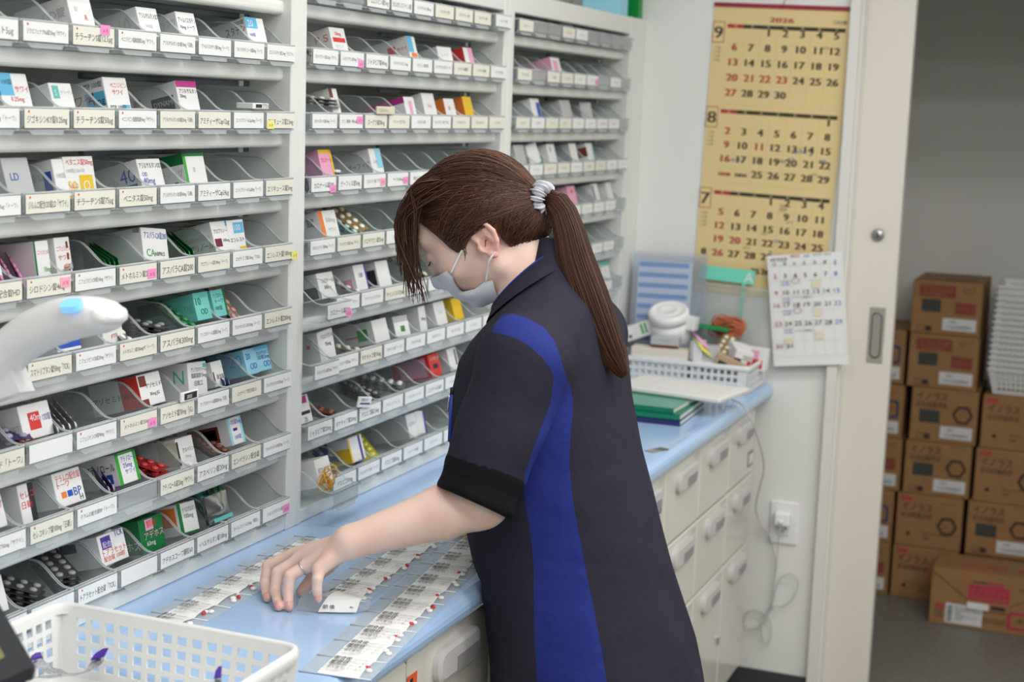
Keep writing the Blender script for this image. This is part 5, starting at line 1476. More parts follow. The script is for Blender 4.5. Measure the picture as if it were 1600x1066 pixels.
# keyboard and notebooks
kbm = mat('keyboard_white', (234, 233, 230), 0.4)
kb = thing('keyboard', 'flat white keyboard lying over the green notebooks, cable at its corner', 'keyboard', (3.72, 1.05, ZT + 0.05))
A, Bc, Cc_ = onz(1125, 623, 0.9295), onz(1160, 604, 0.9295), onz(985, 604, 0.9295)
ux = (Cc_ - A); ux /= np.linalg.norm(ux)
uy = np.array([1.0, -0.02, 0.0]); uy = uy - ux * (uy @ ux); uy /= np.linalg.norm(uy)
M = frame(tuple(A), tuple(uy), tuple(ux))
KL, KW = 0.29, 0.185
MB().box((0, 0, -0.013), (KW, KL, 0.0), kbm, 0.003, M).build('case', kb, True)
ks = MB()
for i in range(6):
    for j in range(13):
        ks.box((0.016 + i * .026, 0.012 + j * .0208, 0.0), (0.016 + i * .026 + .022, 0.012 + j * .0208 + .018, 0.0022), kbm, 0.001, M)
ks.build('keys', kb, True)
gn = mat('notebook_green', (0, 122, 92), 0.35)
gn2 = mat('notebook_green_pale', (88, 160, 138), 0.3)  # paler green, on the uppermost top cover only
nv = mat('notebook_navy', (38, 42, 100), 0.4)
pg = mat('page_edges', (226, 226, 224), 0.7)
c = onz(1062, 667, ZT)


def notebook(desc, x, y, z, w, l, th, cov, top, rz):
    t = thing('notebook', desc, 'notebook', (x, y, z), 'notebooks stacked on the worktop', (0, 0, math.radians(rz)))
    MB().box((0.002, 0.002, 0.0012), (w, l, th - 0.0012), pg).build('pages', t)
    m = MB().box((0, 0, 0), (w + .002, l + .002, 0.0012), cov).box((0, 0, th - 0.0012), (w + .002, l + .002, th), top).box((0, 0, 0), (0.0015, l, th), cov)
    m.build('cover', t)


notebook('navy notebook at the bottom of the stack beside the worker', 3.395, 0.934, ZT, 0.25, 0.19, 0.0125, nv, nv, 2)
notebook('plain green notebook in the middle of the stack beside the worker', 3.398, 0.936, ZT + 0.0128, 0.25, 0.19, 0.0125, gn, gn, 2)
notebook('green notebook with a paler top cover, uppermost in the stack', 3.405, 0.954, ZT + 0.0256, 0.24, 0.18, 0.0125, gn, gn2, -1)
# ================================================================== near end: pill packet strips
filmm = clear('packet_film', (246, 248, 249), 0.13, 0.45, (222, 227, 230), 0.15, 0.45)
pillw = mat('pill_white', (242, 240, 236), 0.35)
pillr = mat('pill_red', (206, 48, 52), 0.3)
crease = mat('packet_seal', (216, 222, 226), 0.3)


def strip(desc, path, width, lab, pills, flip=1, z0=None, seed=1):
    """joined packets along a path of seal lines; lab: across-range of the printed card; pills: per packet list of (across, along, kind)"""
    R = random.Random(seed)
    z0 = z0 or ZT + 0.0005
    t = thing('pill_packet_strip', desc, 'pill packets', (path[0][0], path[0][1], ZC), 'strips of one-dose pill packets on the worktop')
    f = MB(); cards = []; n = len(path) - 1
    P = [np.array([p[0], p[1], z0 + (p[2] if len(p) > 2 else 0)]) for p in path]

    def ax(i):
        a = P[max(i - 1, 0)]; b = P[min(i + 1, n)]
        d = (b - a)[:2]; d /= np.linalg.norm(d)
        return np.array([d[1], -d[0], 0.0])          # to the camera's right of travel
    NA, NB = 9, 13
    for i in range(n):
        G = []
        for a in range(NA):
            u = a / (NA - 1)
            c = P[i] * (1 - u) + P[i + 1] * u
            s_ = ax(i) * (1 - u) + ax(i + 1) * u; s_ /= np.linalg.norm(s_)
            row_ = []
            for b in range(NB):
                v = b / (NB - 1)
                bul = 0.0045 * math.sin(math.pi * u) ** .7 * (0.35 + .65 * (v > .55)) * math.sin(math.pi * v) ** .5 * R.uniform(.75, 1.25)
                row_.append(c + s_ * (v - lab[2]) * width + np.array([0, 0, bul]))
            G.append(row_)
        G = np.array(G)
        f.grid(G, filmm, True)
        lo = G.copy(); lo[:, :, 2] = np.minimum(lo[:, :, 2], z0 + P[i][2] - z0) if False else G[:, :, 2] - np.maximum(0, G[:, :, 2] - (P[i][2] * .5 + P[i + 1][2] * .5)) * .95
        f.grid(lo, filmm, True)
        cd = MB()
        j0, j1 = int(round(lab[0] * (NB - 1))), int(round(lab[1] * (NB - 1)))
        sub = G[:, j0:j1 + 1].copy(); sub[:, :, 2] += 0.0006
        cd.grid(sub, PAPER, True)
        o_ = sub[NA - 1, 0]; xv = sub[NA - 1, -1] - sub[NA - 1, 0]; yv = sub[0, 0] - sub[NA - 1, 0]
        Lx, Ly = np.linalg.norm(xv), np.linalg.norm(yv)
        zt = max(sub[:, :, 2]. max(), 0) - o_[2] + 0.0004
        # lettering runs across the strip, first line at the seal farther from the camera
        Mt = frame(tuple(o_ + np.array([0, 0, zt])), tuple(xv / Lx), tuple((-yv) / Ly))
        for q, (tx, hh) in enumerate((('朝食後', .0115), ('服用分', .0125))):
            cd.text(tx, Mt, Lx * (.10 + .0 * q), -Ly * (.30 + .27 * q) , hh * .9, BLACK, 0.0002, Lx * .42)
            cd.text(tx, Mt, Lx * (.107), -Ly * (.302 + .27 * q), hh * .9, BLACK, 0.0003, Lx * .42)
        cd.text('ご本人様 7/%d' % (i + 1), Mt, Lx * .06, -Ly * .84, .0075, BLACK, 0.0002, Lx * .5)
        for q in range(4):
            cd.text('カプセル 1C 錠 2T'[q:], Mt, Lx * .60, -Ly * (.26 + .17 * q), .0034, GREYP, 0.0002, Lx * .36)
        cd.build('printed_panel', t, True)
        for (v, u, k) in pills[i % len(pills)]:
            c = P[i] * (1 - u) + P[i + 1] * u
            s_ = ax(i) * (1 - u) + ax(i + 1) * u
            pp = c + s_ * (v - lab[2]) * width
            pm_ = MB()
            if k == 'w':
                pm_.lathe([(0, 0.0005), (0.0035, 0.0008), (0.0046, 0.0022), (0.0046, 0.0034), (0.0035, 0.0048), (0, 0.0052)], pillw, 14, Matrix.Translation(pp))
            else:
                a = R.uniform(0, 3.1); d = np.array([math.cos(a), math.sin(a), 0])
                q = pp + np.array([0, 0, 0.0032])
                pr_ = [(0, 0), (0.0016, 0.0006), (0.0026, 0.002), (0.0029, 0.0035)]
                pth = [q - d * 0.0075, q - d * 0.0068, q - d * 0.005, q - d * 0.001]
                pm_.tube(pth, [0.0008, 0.002, 0.0029, 0.0030], pillr, 10)
                pth = [q - d * 0.001, q + d * 0.005, q + d * 0.0068, q + d * 0.0075]
                pm_.tube(pth, [0.0028, 0.0028, 0.002, 0.0008], pillw, 10)
            pm_.build('pill', t, True)
    for i in range(n + 1):
        a = P[i] - ax(i) * lab[2] * width; b = P[i] + ax(i) * (1 - lab[2]) * width
        f.tube([a + np.array([0, 0, .0006]), b + np.array([0, 0, .0006])], 0.0011, crease, 5)
    f.build('film', t, True)
    return t


PL = [[(.80, .5, 'r'), (.88, .4, 'w')], [(.85, .6, 'w'), (.92, .45, 'w')], [(.78, .4, 'r'), (.86, .3, 'w'), (.84, .6, 'w')], [(.85, .5, 'w'), (.80, .35, 'r')], [(.83, .55, 'w'), (.90, .4, 'w'), (.87, .7, 'r')]]
# front strip: seal to seal points (card centre line)
fp = [(1.643 + 0.0622 * i, 0.888 + 0.0085 * i - 0.00003 * i * i) for i in range(12)]
strip('strip of pill packets nearest the worktop edge, beside the worker', fp, 0.098, (.26, .80, .50), PL, seed=3)
mp_ = [(1.908, 1.031, 0.003)] + [(1.935 + 0.062 * i, 1.033 + 0.0045 * i) for i in range(6)]
strip('middle strip of pill packets, its near end lifted under the fingers', mp_, 0.092, (.28, .80, .50), PL[1:] + PL[:1], seed=5)
bp = [(1.680 + 0.0615 * i, 1.186 + 0.0028 * i) for i in range(9)]
strip('rear strip of pill packets along the foot of the left shelf', bp, 0.092, (.26, .78, .50), PL[2:] + PL[:2], seed=8)
# the packet turned up in the hand
hp = thing('loose_pill_packet', 'single pill packet turned over under the little finger, blank label up', 'pill packets', (1.84, 0.99, ZC))
q = [onz(527, 924, 0.899), onz(569, 936, 0.895), onz(557, 957, 0.8795), onz(497, 956, 0.8795)]
def quadgrid(q, nu, nv, bul, seed):
    R = random.Random(seed)
    return np.array([[(q[0] * (1 - u / nu) + q[1] * u / nu) * (1 - v / nv) + (q[3] * (1 - u / nu) + q[2] * u / nu) * v / nv + np.array([0, 0, bul * math.sin(math.pi * v / nv) + R.uniform(-.0003, .0003)]) for u in range(nu + 1)] for v in range(nv + 1)])
G = quadgrid(q, 8, 8, 0.007, 2)
m = MB().grid(G, PAPER, True); m.grid(G - np.array([0, 0, .0006]), PAPER, True)
Mq = frame(tuple(q[3] + np.array([0, 0, .0034])), tuple((q[2] - q[3]) / np.linalg.norm(q[2] - q[3])), (0.75, 0.35, 0.55))
m.text('朝', Mq, 0.006, 0.001, 0.006, BLACK, 0.0012); m.text('後', Mq, 0.016, 0.001, 0.006, BLACK, 0.0012); m.text('昼', Mq, 0.044, 0.003, 0.005, BLACK, 0.0012)
m.build('printed_panel', hp, True)
q2 = [onz(478, 925, 0.896), onz(528, 925, 0.899), onz(500, 956, 0.8790), onz(462, 952, 0.8790)]
q3 = [onz(569, 937, 0.893), onz(583, 939, 0.890), onz(576, 953, 0.8795), onz(557, 956, 0.8795)]
m = MB()
for k, qq in enumerate((q2, q3)):
    G = quadgrid(qq, 8, 6, 0.006, 4 + k)
    m = MB().grid(G, filmm, True); m.grid(G - np.array([0, 0, .0012]), filmm, True)
    m.build('film', hp, True)

# ================================================================== near left: basket, scanner, terminal
nb = thing('slotted_basket', 'white slotted basket in the near left corner, holding a paper slip', 'basket', (1.2, 0.858, ZT))
bm, br_ = basket_mesh(0, 0.300, 0, 0.342, 0.088, 0.010, 15, 14, 4, 0.0026, True, 0.0055, None, 0.36, 0.022)
bm.build('slotted_body', nb); br_.build('rim', nb)
ps_ = MB()
M = frame((1.345, 0.90, ZT + 0.0055), (0.10, 0.99, 0), (-0.99, 0.10, 0))
ps_.box((0.0, -0.02, 0), (0.27, 0.13, 0.0006), PAPER, 0, frame((1.47, 0.880, ZT + 0.0055), (-0.12, 0.99, 0), (-0.99, -0.12, 0)))
tag(ps_.build('paper_slip'), 'blank white paper slip lying in the near slotted basket', 'paper')
sfoil = mat('pack_foil', (214, 216, 220), 0.2, metal=0.85, bump=(160, 0.6, 0.003))
ppl = mat('pack_purple', (78, 44, 165), 0.4)


def sachet(desc, pts, w0):
    t = thing('foil_sachet', desc, 'sachet', tuple(pts[0]), 'foil sachets in the near basket')
    P = smooth_path(pts, 4); k = len(P)
    side = RX * 0.9 + UX * 0.25; side = side / np.linalg.norm(side)
    G = [[np.array(p) + side * w0 * (j / 4 - .5) + FX * 0.004 * math.sin(i * 1.3 + j) for j in range(5)] for i, p in enumerate(P)]
    m = MB().grid(G, sfoil, True); m.grid(np.array(G) + FX * 0.0015, sfoil, True)
    m.build('foil', t, True)
    tip = P[-1]; d = tip - P[-3]; d /= np.linalg.norm(d)
    M = frame(tuple(tip - FX * 0.002), tuple(side), tuple(d))
    h = w0 / 2
    mm = MB().prism([(-h, -.003), (h, -.003), (h, .010), (h * .2, .011), (-h * .7, .006)], 0, 0.002, M, ppl)
    mm.text('キリ', M, 0.0, 0.002, 0.005, PAPER, -0.0004, 0.009) if False else None
    mm.build('purple_tip', t, True)


def onp(x, y, X): return onx(x, y, X)


sachet('foil sachet strip with a purple tip pointing right in the near basket', [onp(60, 1058, 1.40), onp(95, 1056, 1.42), onp(130, 1052, 1.44), onp(146, 1042, 1.455), onp(155, 1026, 1.47)], 0.017)
sachet('foil sachet with a purple tip beside the dark terminal', [onp(100, 1056, 1.395), onp(80, 1048, 1.40), onp(64, 1040, 1.41), onp(58, 1028, 1.425)], 0.014)
sachet('small foil sachet with a purple tip standing at the right of the near basket', [onp(338, 1076, 1.38), onp(340, 1066, 1.385), onp(341, 1056, 1.39)], 0.008)

scm = mat('scanner_white', (238, 238, 240), 0.3)
sc_ = thing('barcode_scanner', 'white barcode scanner with a blue light on a white stand', 'scanner', (1.33, 1.17, ZT))
XS = 1.40


def sp(x, y, dx=0.0): return onx(x, y, XS + dx)


pth = smooth_path([sp(-40, 622), sp(-12, 585), sp(20, 545), sp(60, 517), (sp(98, 501)), sp(130, 494), sp(158, 493), sp(172, 492)], 4)
rad = np.interp(np.linspace(0, 1, len(pth)), [0, .25, .5, .68, .82, .93, 1], [.022, .023, .025, .024, .0205, .0155, .0105])
m = MB()
Pn = np.array(pth)
G = []
for i, p in enumerate(Pn):
    t_ = Pn[min(i + 1, len(Pn) - 1)] - Pn[max(i - 1, 0)]; t_ /= np.linalg.norm(t_)
    w_ = FX - t_ * (FX @ t_); w_ /= np.linalg.norm(w_); v_ = np.cross(w_, t_)
    r_ = rad[i]; wd = 0.034 * (0.8 + .2 * min(1, i / 14)) if i < len(Pn) - 3 else 0.030
    ring = []
    for k in range(28):
        a = 2 * math.pi * k / 28
        ca, sa = math.cos(a), math.sin(a)
        ring.append(p + w_ * wd * math.copysign(abs(ca) ** .6, ca) + v_ * r_ * math.copysign(abs(sa) ** .75, sa))
    G.append(ring)
n_ = len(G)
t_ = Pn[-1] - Pn[-3]; t_ /= np.linalg.norm(t_)
for sc2, fw in ((.93, .0035), (.75, .0060), (.45, .0075)):
    G.append([Pn[-1] + (q_ - Pn[-1]) * sc2 + t_ * fw for q_ in G[n_ - 1]])
m.grid(G, scm, True, closed=True)
m.add(G[-1], [tuple(range(28))], scm); m.add(G[0], [tuple(range(28))[::-1]], scm)
m.build('body', sc_, True)
led = mat('scanner_light', (120, 186, 250), 0.3, emit=0.75)
i = int(n_ * .80)
p = Pn[i]; t_ = Pn[i + 1] - Pn[i - 1]; t_ /= np.linalg.norm(t_)
up = UX - t_ * (UX @ t_); up /= np.linalg.norm(up)
up = up * .8 - FX * .6; up -= t_ * (up @ t_); up /= np.linalg.norm(up)
M = frame(tuple(sp(126, 476) - FX * 0.0375), tuple(t_), tuple(np.cross(up, t_)))
lv = [(0.0125 * math.copysign(abs(math.cos(a)) ** .7, math.cos(a)), 0.0095 * math.copysign(abs(math.sin(a)) ** .7, math.sin(a))) for a in np.linspace(0, 2 * math.pi, 25)[:-1]]
m = MB().prism(lv, -0.006, 0.0015, M, led)
m.build('light', sc_, True)
m = MB()
st = [sp(-40, 560), sp(18, 555), sp(40, 612), sp(-40, 640)]
back = FX * 0.035
m.add([p_ - back * .6 for p_ in st] + [p_ + back for p_ in st], [(0, 1, 2, 3), (7, 6, 5, 4), (0, 4, 5, 1), (1, 5, 6, 2), (2, 6, 7, 3), (3, 7, 4, 0)], scm)
foot = sp(-78, 618); base_ = np.array([1.115, 1.10, ZC + .012])
m.tube([sp(-38, 600), foot, base_ + np.array([.02, .01, .08]), base_], 0.013, scm, 16)
m.lathe([(0.055, 0), (0.055, 0.008), (0.048, 0.013), (0, 0.014)], scm, 32, Matrix.Translation((base_[0], base_[1], ZC + .0004)))
m.build('stand', sc_, True)

tm_ = thing('handheld_terminal', 'dark handheld terminal with an olive screen at the bottom left corner', 'terminal', (1.16, 1.0, ZT))
dep_ = 1.44
def at_d(x, y, d): r = ray(x, y); return _p(r, d)
c0 = at_d(62, 1047, dep_)
e1 = at_d(0, 940, dep_ + .03) - c0; L1 = np.linalg.norm(e1); e1 /= L1
e2 = at_d(-30, 1092, dep_ - .035) - c0; e2 -= e1 * (e1 @ e2); e2 /= np.linalg.norm(e2)
M = frame(tuple(c0), tuple(e2), tuple(e1))
blk = mat('terminal_black', (42, 44, 48), 0.6, spec=0.3)
nz = np.cross(e2, e1); sgn = 1 if nz @ FX < 0 else -1
zlo, zhi = (-0.02, 0.0) if sgn > 0 else (0.0, 0.02)
MB().box((0, 0, zlo), (0.085, 0.16, zhi), blk, 0.006, M).build('case', tm_, True)
zz = 0.0004 if sgn > 0 else -0.0014
MB().box((0.022, 0.026, zz), (0.07, 0.14, zz + 0.001), mat('terminal_screen', (112, 106, 44), 0.25), 0, M).build('screen', tm_, True)
# ================================================================== the worker
XS_ = 2.2


def sub(a, b): return np.asarray(a, float) - np.asarray(b, float)


def rc(P, a, b, ra, rb):
    a = np.asarray(a, float); ab = sub(b, a)
    t = np.clip(((P - a) @ ab) / (ab @ ab), 0, 1)
    return np.linalg.norm(P - a - t[:, None] * ab, axis=1) - (ra + (rb - ra) * t)


def ell(P, c, r, A=None):
    q = P - np.asarray(c, float)
    if A is not None:
        q = q @ A.T
    r = np.asarray(r, float)
    k0 = np.linalg.norm(q / r, axis=1); k1 = np.linalg.norm(q / (r * r), axis=1) + 1e-9
    return k0 * (k0 - 1) / k1


def smin(a, b, k):
    h = np.clip(.5 + .5 * (b - a) / k, 0, 1)
    return b * (1 - h) + a * h - k * h * (1 - h)


def smax(a, b, k): return -smin(-a, -b, k)


def surface(fn, lo, hi, h, lip=1.6):
    """closed skin of the field fn < 0 inside the box lo..hi, by naive surface nets on a grid of step h"""
    lo = np.asarray(lo, float); hi = np.asarray(hi, float)
    n = np.ceil((hi - lo) / h).astype(int) + 1
    S = 12
    nb = -(-n // S)
    n = nb * S
    V = np.ones(tuple(n), np.float32)
    ax = [np.arange(k) for k in nb]
    C = np.stack(np.meshgrid(*ax, indexing='ij'), -1).reshape(-1, 3)
    d = fn(lo + (C * S + (S - 1) / 2) * h)
    rad = S * h * .87 * lip
    off = np.stack(np.meshgrid(*[np.arange(S)] * 3, indexing='ij'), -1).reshape(-1, 3)
    for c in C[d < -rad]:
        V[c[0] * S:c[0] * S + S, c[1] * S:c[1] * S + S, c[2] * S:c[2] * S + S] = -1
    act = C[np.abs(d) <= rad]
    for k in range(0, len(act), 60):
        blk = act[k:k + 60]
        G = (blk[:, None, :] * S + off[None]).reshape(-1, 3)
        V[G[:, 0], G[:, 1], G[:, 2]] = fn(lo + G * h)
    I = V < 0
    cell = np.zeros(tuple(n - 1), bool)
    anyi = np.zeros(tuple(n - 1), bool); alli = np.ones(tuple(n - 1), bool)
    for dx in (0, 1):
        for dy in (0, 1):
            for dz in (0, 1):
                s = I[dx:n[0] - 1 + dx, dy:n[1] - 1 + dy, dz:n[2] - 1 + dz]
                anyi |= s; alli &= s
    cell = anyi & ~alli
    idx = np.argwhere(cell)
    num = -np.ones(cell.shape, np.int32); num[tuple(idx.T)] = np.arange(len(idx))
    acc = np.zeros((len(idx), 3)); cnt = np.zeros(len(idx))
    cor = [(a, b, c) for a in (0, 1) for b in (0, 1) for c in (0, 1)]
    for p in cor:
        for q in cor:
            if sum(q) - sum(p) == 1 and all(q[i] >= p[i] for i in range(3)):
                vp = V[idx[:, 0] + p[0], idx[:, 1] + p[1], idx[:, 2] + p[2]]; vq = V[idx[:, 0] + q[0], idx[:, 1] + q[1], idx[:, 2] + q[2]]
                m = (vp < 0) != (vq < 0)
                t = np.where(m, vp / np.where(m, vp - vq, 1), 0)[:, None]
                acc += m[:, None] * (np.array(p) + t * (np.array(q) - np.array(p))); cnt += m
    vert = lo + (idx + acc / cnt[:, None]) * h
    F = []
    for a in range(3):
        b, c = (a + 1) % 3, (a + 2) % 3
        sl0 = [slice(None)] * 3; sl1 = [slice(None)] * 3
        sl0[a] = slice(0, -1); sl1[a] = slice(1, None)
        X = I[tuple(sl0)] != I[tuple(sl1)]
        e = np.argwhere(X)
        e = e[(e[:, b] > 0) & (e[:, c] > 0) & (e[:, b] < n[b] - 1) & (e[:, c] < n[c] - 1) & (e[:, a] < n[a] - 1)]
        inside = I[tuple(e.T)]
        q = []
        for db, dc in ((-1, -1), (0, -1), (0, 0), (-1, 0)):
            k = e.copy(); k[:, b] += db; k[:, c] += dc
            q.append(num[tuple(k.T)])
        q = np.stack(q, 1)
        q[~inside] = q[~inside][:, ::-1]
        F.append(q)
    F = np.concatenate(F)
    F = F[(F >= 0).all(1)]
    return vert, F


def relax(v, F, it, lam=.5):
    E = np.concatenate([F[:, [0, 1]], F[:, [1, 2]], F[:, [2, 3]], F[:, [3, 0]]]) if F.shape[1] == 4 else np.concatenate([F[:, [0, 1]], F[:, [1, 2]], F[:, [2, 0]]])
    for k in range(it):
        a = np.zeros_like(v); c = np.zeros(len(v))
        for i in range(3):
            a[:, i] = np.bincount(E[:, 0], v[E[:, 1], i], len(v)) + np.bincount(E[:, 1], v[E[:, 0], i], len(v))
        c = np.bincount(E[:, 0], minlength=len(v)) + np.bincount(E[:, 1], minlength=len(v))
        v = v + lam * (a / np.maximum(c, 1)[:, None] - v)
    return v


def tris(F): return np.concatenate([F[:, [0, 1, 2]], F[:, [0, 2, 3]]]) if F.shape[1] == 4 else F


def cut(v, T, g):
    """parts of the triangle mesh where g > 0 and where g <= 0, cut cleanly along g = 0"""
    s = g > 0
    k = s[T].sum(1)
    pos, neg = [T[k == 3]], [T[k == 0]]
    new = []; n0 = len(v)
    mixed = T[(k == 1) | (k == 2)]
    cache = {}
    P_, N_ = [], []

    def mid(a, b):
        key = (min(a, b), max(a, b))
        if key not in cache:
            t = g[a] / (g[a] - g[b]); cache[key] = n0 + len(new); new.append(v[a] + t * (v[b] - v[a]))
        return cache[key]
    for t in mixed:
        for r in range(3):
            a, b, c = t[r], t[(r + 1) % 3], t[(r + 2) % 3]
            if s[a] != s[b] and s[a] != s[c]:
                ab, ac = mid(a, b), mid(a, c)
                one, two = (P_, N_) if s[a] else (N_, P_)
                one.append((a, ab, ac)); two.append((ab, b, c)); two.append((ab, c, ac))
                break
    v2 = np.concatenate([v, np.array(new)]) if new else v
    pos = np.concatenate([pos[0], np.array(P_, int).reshape(-1, 3)]); neg = np.concatenate([neg[0], np.array(N_, int).reshape(-1, 3)])
    return v2, pos, neg


def pack(v, T):
    u, inv = np.unique(T, return_inverse=True)
    return v[u], inv.reshape(T.shape)


def to_px(P):
    Q = P - np.array([0, 0, CAMZ])
    c = np.stack([Q @ RX, Q @ UX, Q @ FX], -1)
    return np.stack([800 + FPX * c[:, 0] / c[:, 2], 533 - FPX * c[:, 1] / c[:, 2]], -1)


def poly_sd(p, poly):
    """signed distance to a polygon, positive inside"""
    q = np.asarray(poly, float); m = len(q)
    d = np.full(len(p), 1e9); ins = np.zeros(len(p), bool)
    for i in range(m):
        a, b = q[i], q[(i + 1) % m]
        e = b - a; w_ = p - a
        t = np.clip((w_ @ e) / (e @ e), 0, 1)
        d = np.minimum(d, np.linalg.norm(w_ - t[:, None] * e, axis=1))
        c = (a[1] > p[:, 1]) != (b[1] > p[:, 1])
        xx = a[0] + (p[:, 1] - a[1]) * e[0] / (e[1] if abs(e[1]) > 1e-9 else 1e-9)
        ins ^= c & (p[:, 0] < xx)
    return np.where(ins, d, -d)


def pt(x, y, X=XS_): return onx(x, y, X)


ROWS = [(372, 850, 878, .020), (410, 836, 898, .045), (440, 815, 922, .075), (470, 795, 950, .115), (500, 768, 964, .150), (530, 742, 974, .170), (560, 724, 980, .178), (620, 710, 986, .176), (700, 708, 1001, .170), (760, 716, 1017, .168), (830, 733, 1034, .166),
        (880, 745, 1047, .172), (940, 763, 1065, .180), (1000, 772, 1083, .186), (1066, 776, 1097, .190), (1150, 782, 1112, .192), (1230, 786, 1122, .194)]
tz, ty, ta, tb = [], [], [], []
for y_, L_, R_, b_ in ROWS:
    p = pt((L_ + R_) / 2, y_); th = math.atan2(p[1], p[0])
    dep = (p - np.array([0, 0, CAMZ])) @ FX
    e_ = (R_ - L_) / 2 * dep / FPX
    tz.append(p[2]); ty.append(p[1]); tb.append(b_)
    ta.append(math.sqrt(max((e_ ** 2 - (b_ * math.sin(th)) ** 2) / math.cos(th) ** 2, .02 ** 2)))
tz, ty, ta, tb = (np.array(q)[::-1] for q in (tz, ty, ta, tb))
# ---- head frame
PSI, TAU = math.radians(16), math.radians(36)
hz = np.array([-math.sin(PSI), math.cos(PSI), 0.0])
HF = math.cos(TAU) * hz - math.sin(TAU) * np.array([0, 0, 1.0])
HU = math.sin(TAU) * hz + math.cos(TAU) * np.array([0, 0, 1.0])
HL = np.array([-math.cos(PSI), -math.sin(PSI), 0.0])
HA = np.stack([HF, HL, HU])
HO = pt(757, 380, 2.128) - HL * 0.075


def hd(f, l, u): return HO + f * HF + l * HL + u * HU


# ---- arms and hand (left one seen, right one behind the body)
SJ, EL, WR = pt(822, 548, 2.035), pt(751, 782, 1.965), pt(548, 847, 1.880)
FING = {
    'index': [pt(458, 868, 1.900), pt(419, 884, 1.893), pt(414, 911, 1.884), onz(418, 935, ZC + .0072)],
    'middle': [pt(466, 876, 1.882), pt(434, 895, 1.868), pt(430, 922, 1.858), onz(436, 948, ZC + .0072)],
    'ring': [pt(480, 884, 1.864), pt(453, 900, 1.848), pt(450, 926, 1.842), onz(452, 949, ZC + .0072)],
    'little': [pt(499, 889, 1.848), pt(496, 905, 1.838), pt(495, 921, 1.836), pt(497, 936, 1.838)],
}
THUMB = [pt(533, 862, 1.905), pt(510, 884, 1.915), pt(488, 906, 1.905), pt(470, 925, 1.893)]
FR = {'index': (.0098, .0090, .0080, .0066), 'middle': (.0100, .0093, .0082, .0068), 'ring': (.0098, .0090, .0079, .0066), 'little': (.0088, .0078, .0070, .0060)}
mirror = lambda p: np.array([2 * XS_ - p[0], p[1], p[2]])
SJ2, EL2, WR2 = np.array([2.345, .815, 1.24]), np.array([2.385, .800, 1.040]), np.array([2.335, 0.925, 0.952])
F2 = {}
for k, (nm, x) in enumerate((('index', 2.303), ('middle', 2.323), ('ring', 2.343), ('little', 2.361))):
    F2[nm] = [np.array([x, .980, 0.928]), np.array([x, 1.003, 0.916]), np.array([x, 1.014, 0.902]), np.array([x, 1.018, 0.887])]
T2 = [np.array([2.315, 0.938, 0.938]), np.array([2.288, 0.952, 0.924]), np.array([2.278, .975, 0.908]), np.array([2.282, .990, 0.892])]


def hand(P, wr, fing, thumb, d0):
    palm = None
    for nm, c in fing.items():
        m = rc(P, wr, c[0], .0160, .0108)
        palm = m if palm is None else smin(palm, m, .010)
    palm = smin(palm, rc(P, wr, thumb[1], .016, .0125), .012)
    d = smin(d0, palm, .012)
    for nm, c in fing.items():
        r = FR[nm]
        f = rc(P, c[0], c[1], r[0], r[1])
        f = smin(f, rc(P, c[1], c[2], r[1], r[2]), .002); f = smin(f, rc(P, c[2], c[3], r[2], r[3]), .002)
        d = smin(d, f, .0045)
    t = rc(P, thumb[1], thumb[2], .0125, .0108); t = smin(t, rc(P, thumb[2], thumb[3], .0108, .0080), .003)
    return smin(d, t, .006)


NB, NT = pt(842, 478), hd(-.028, 0, -.045)


def local(P): return (P - HO) @ HA.T


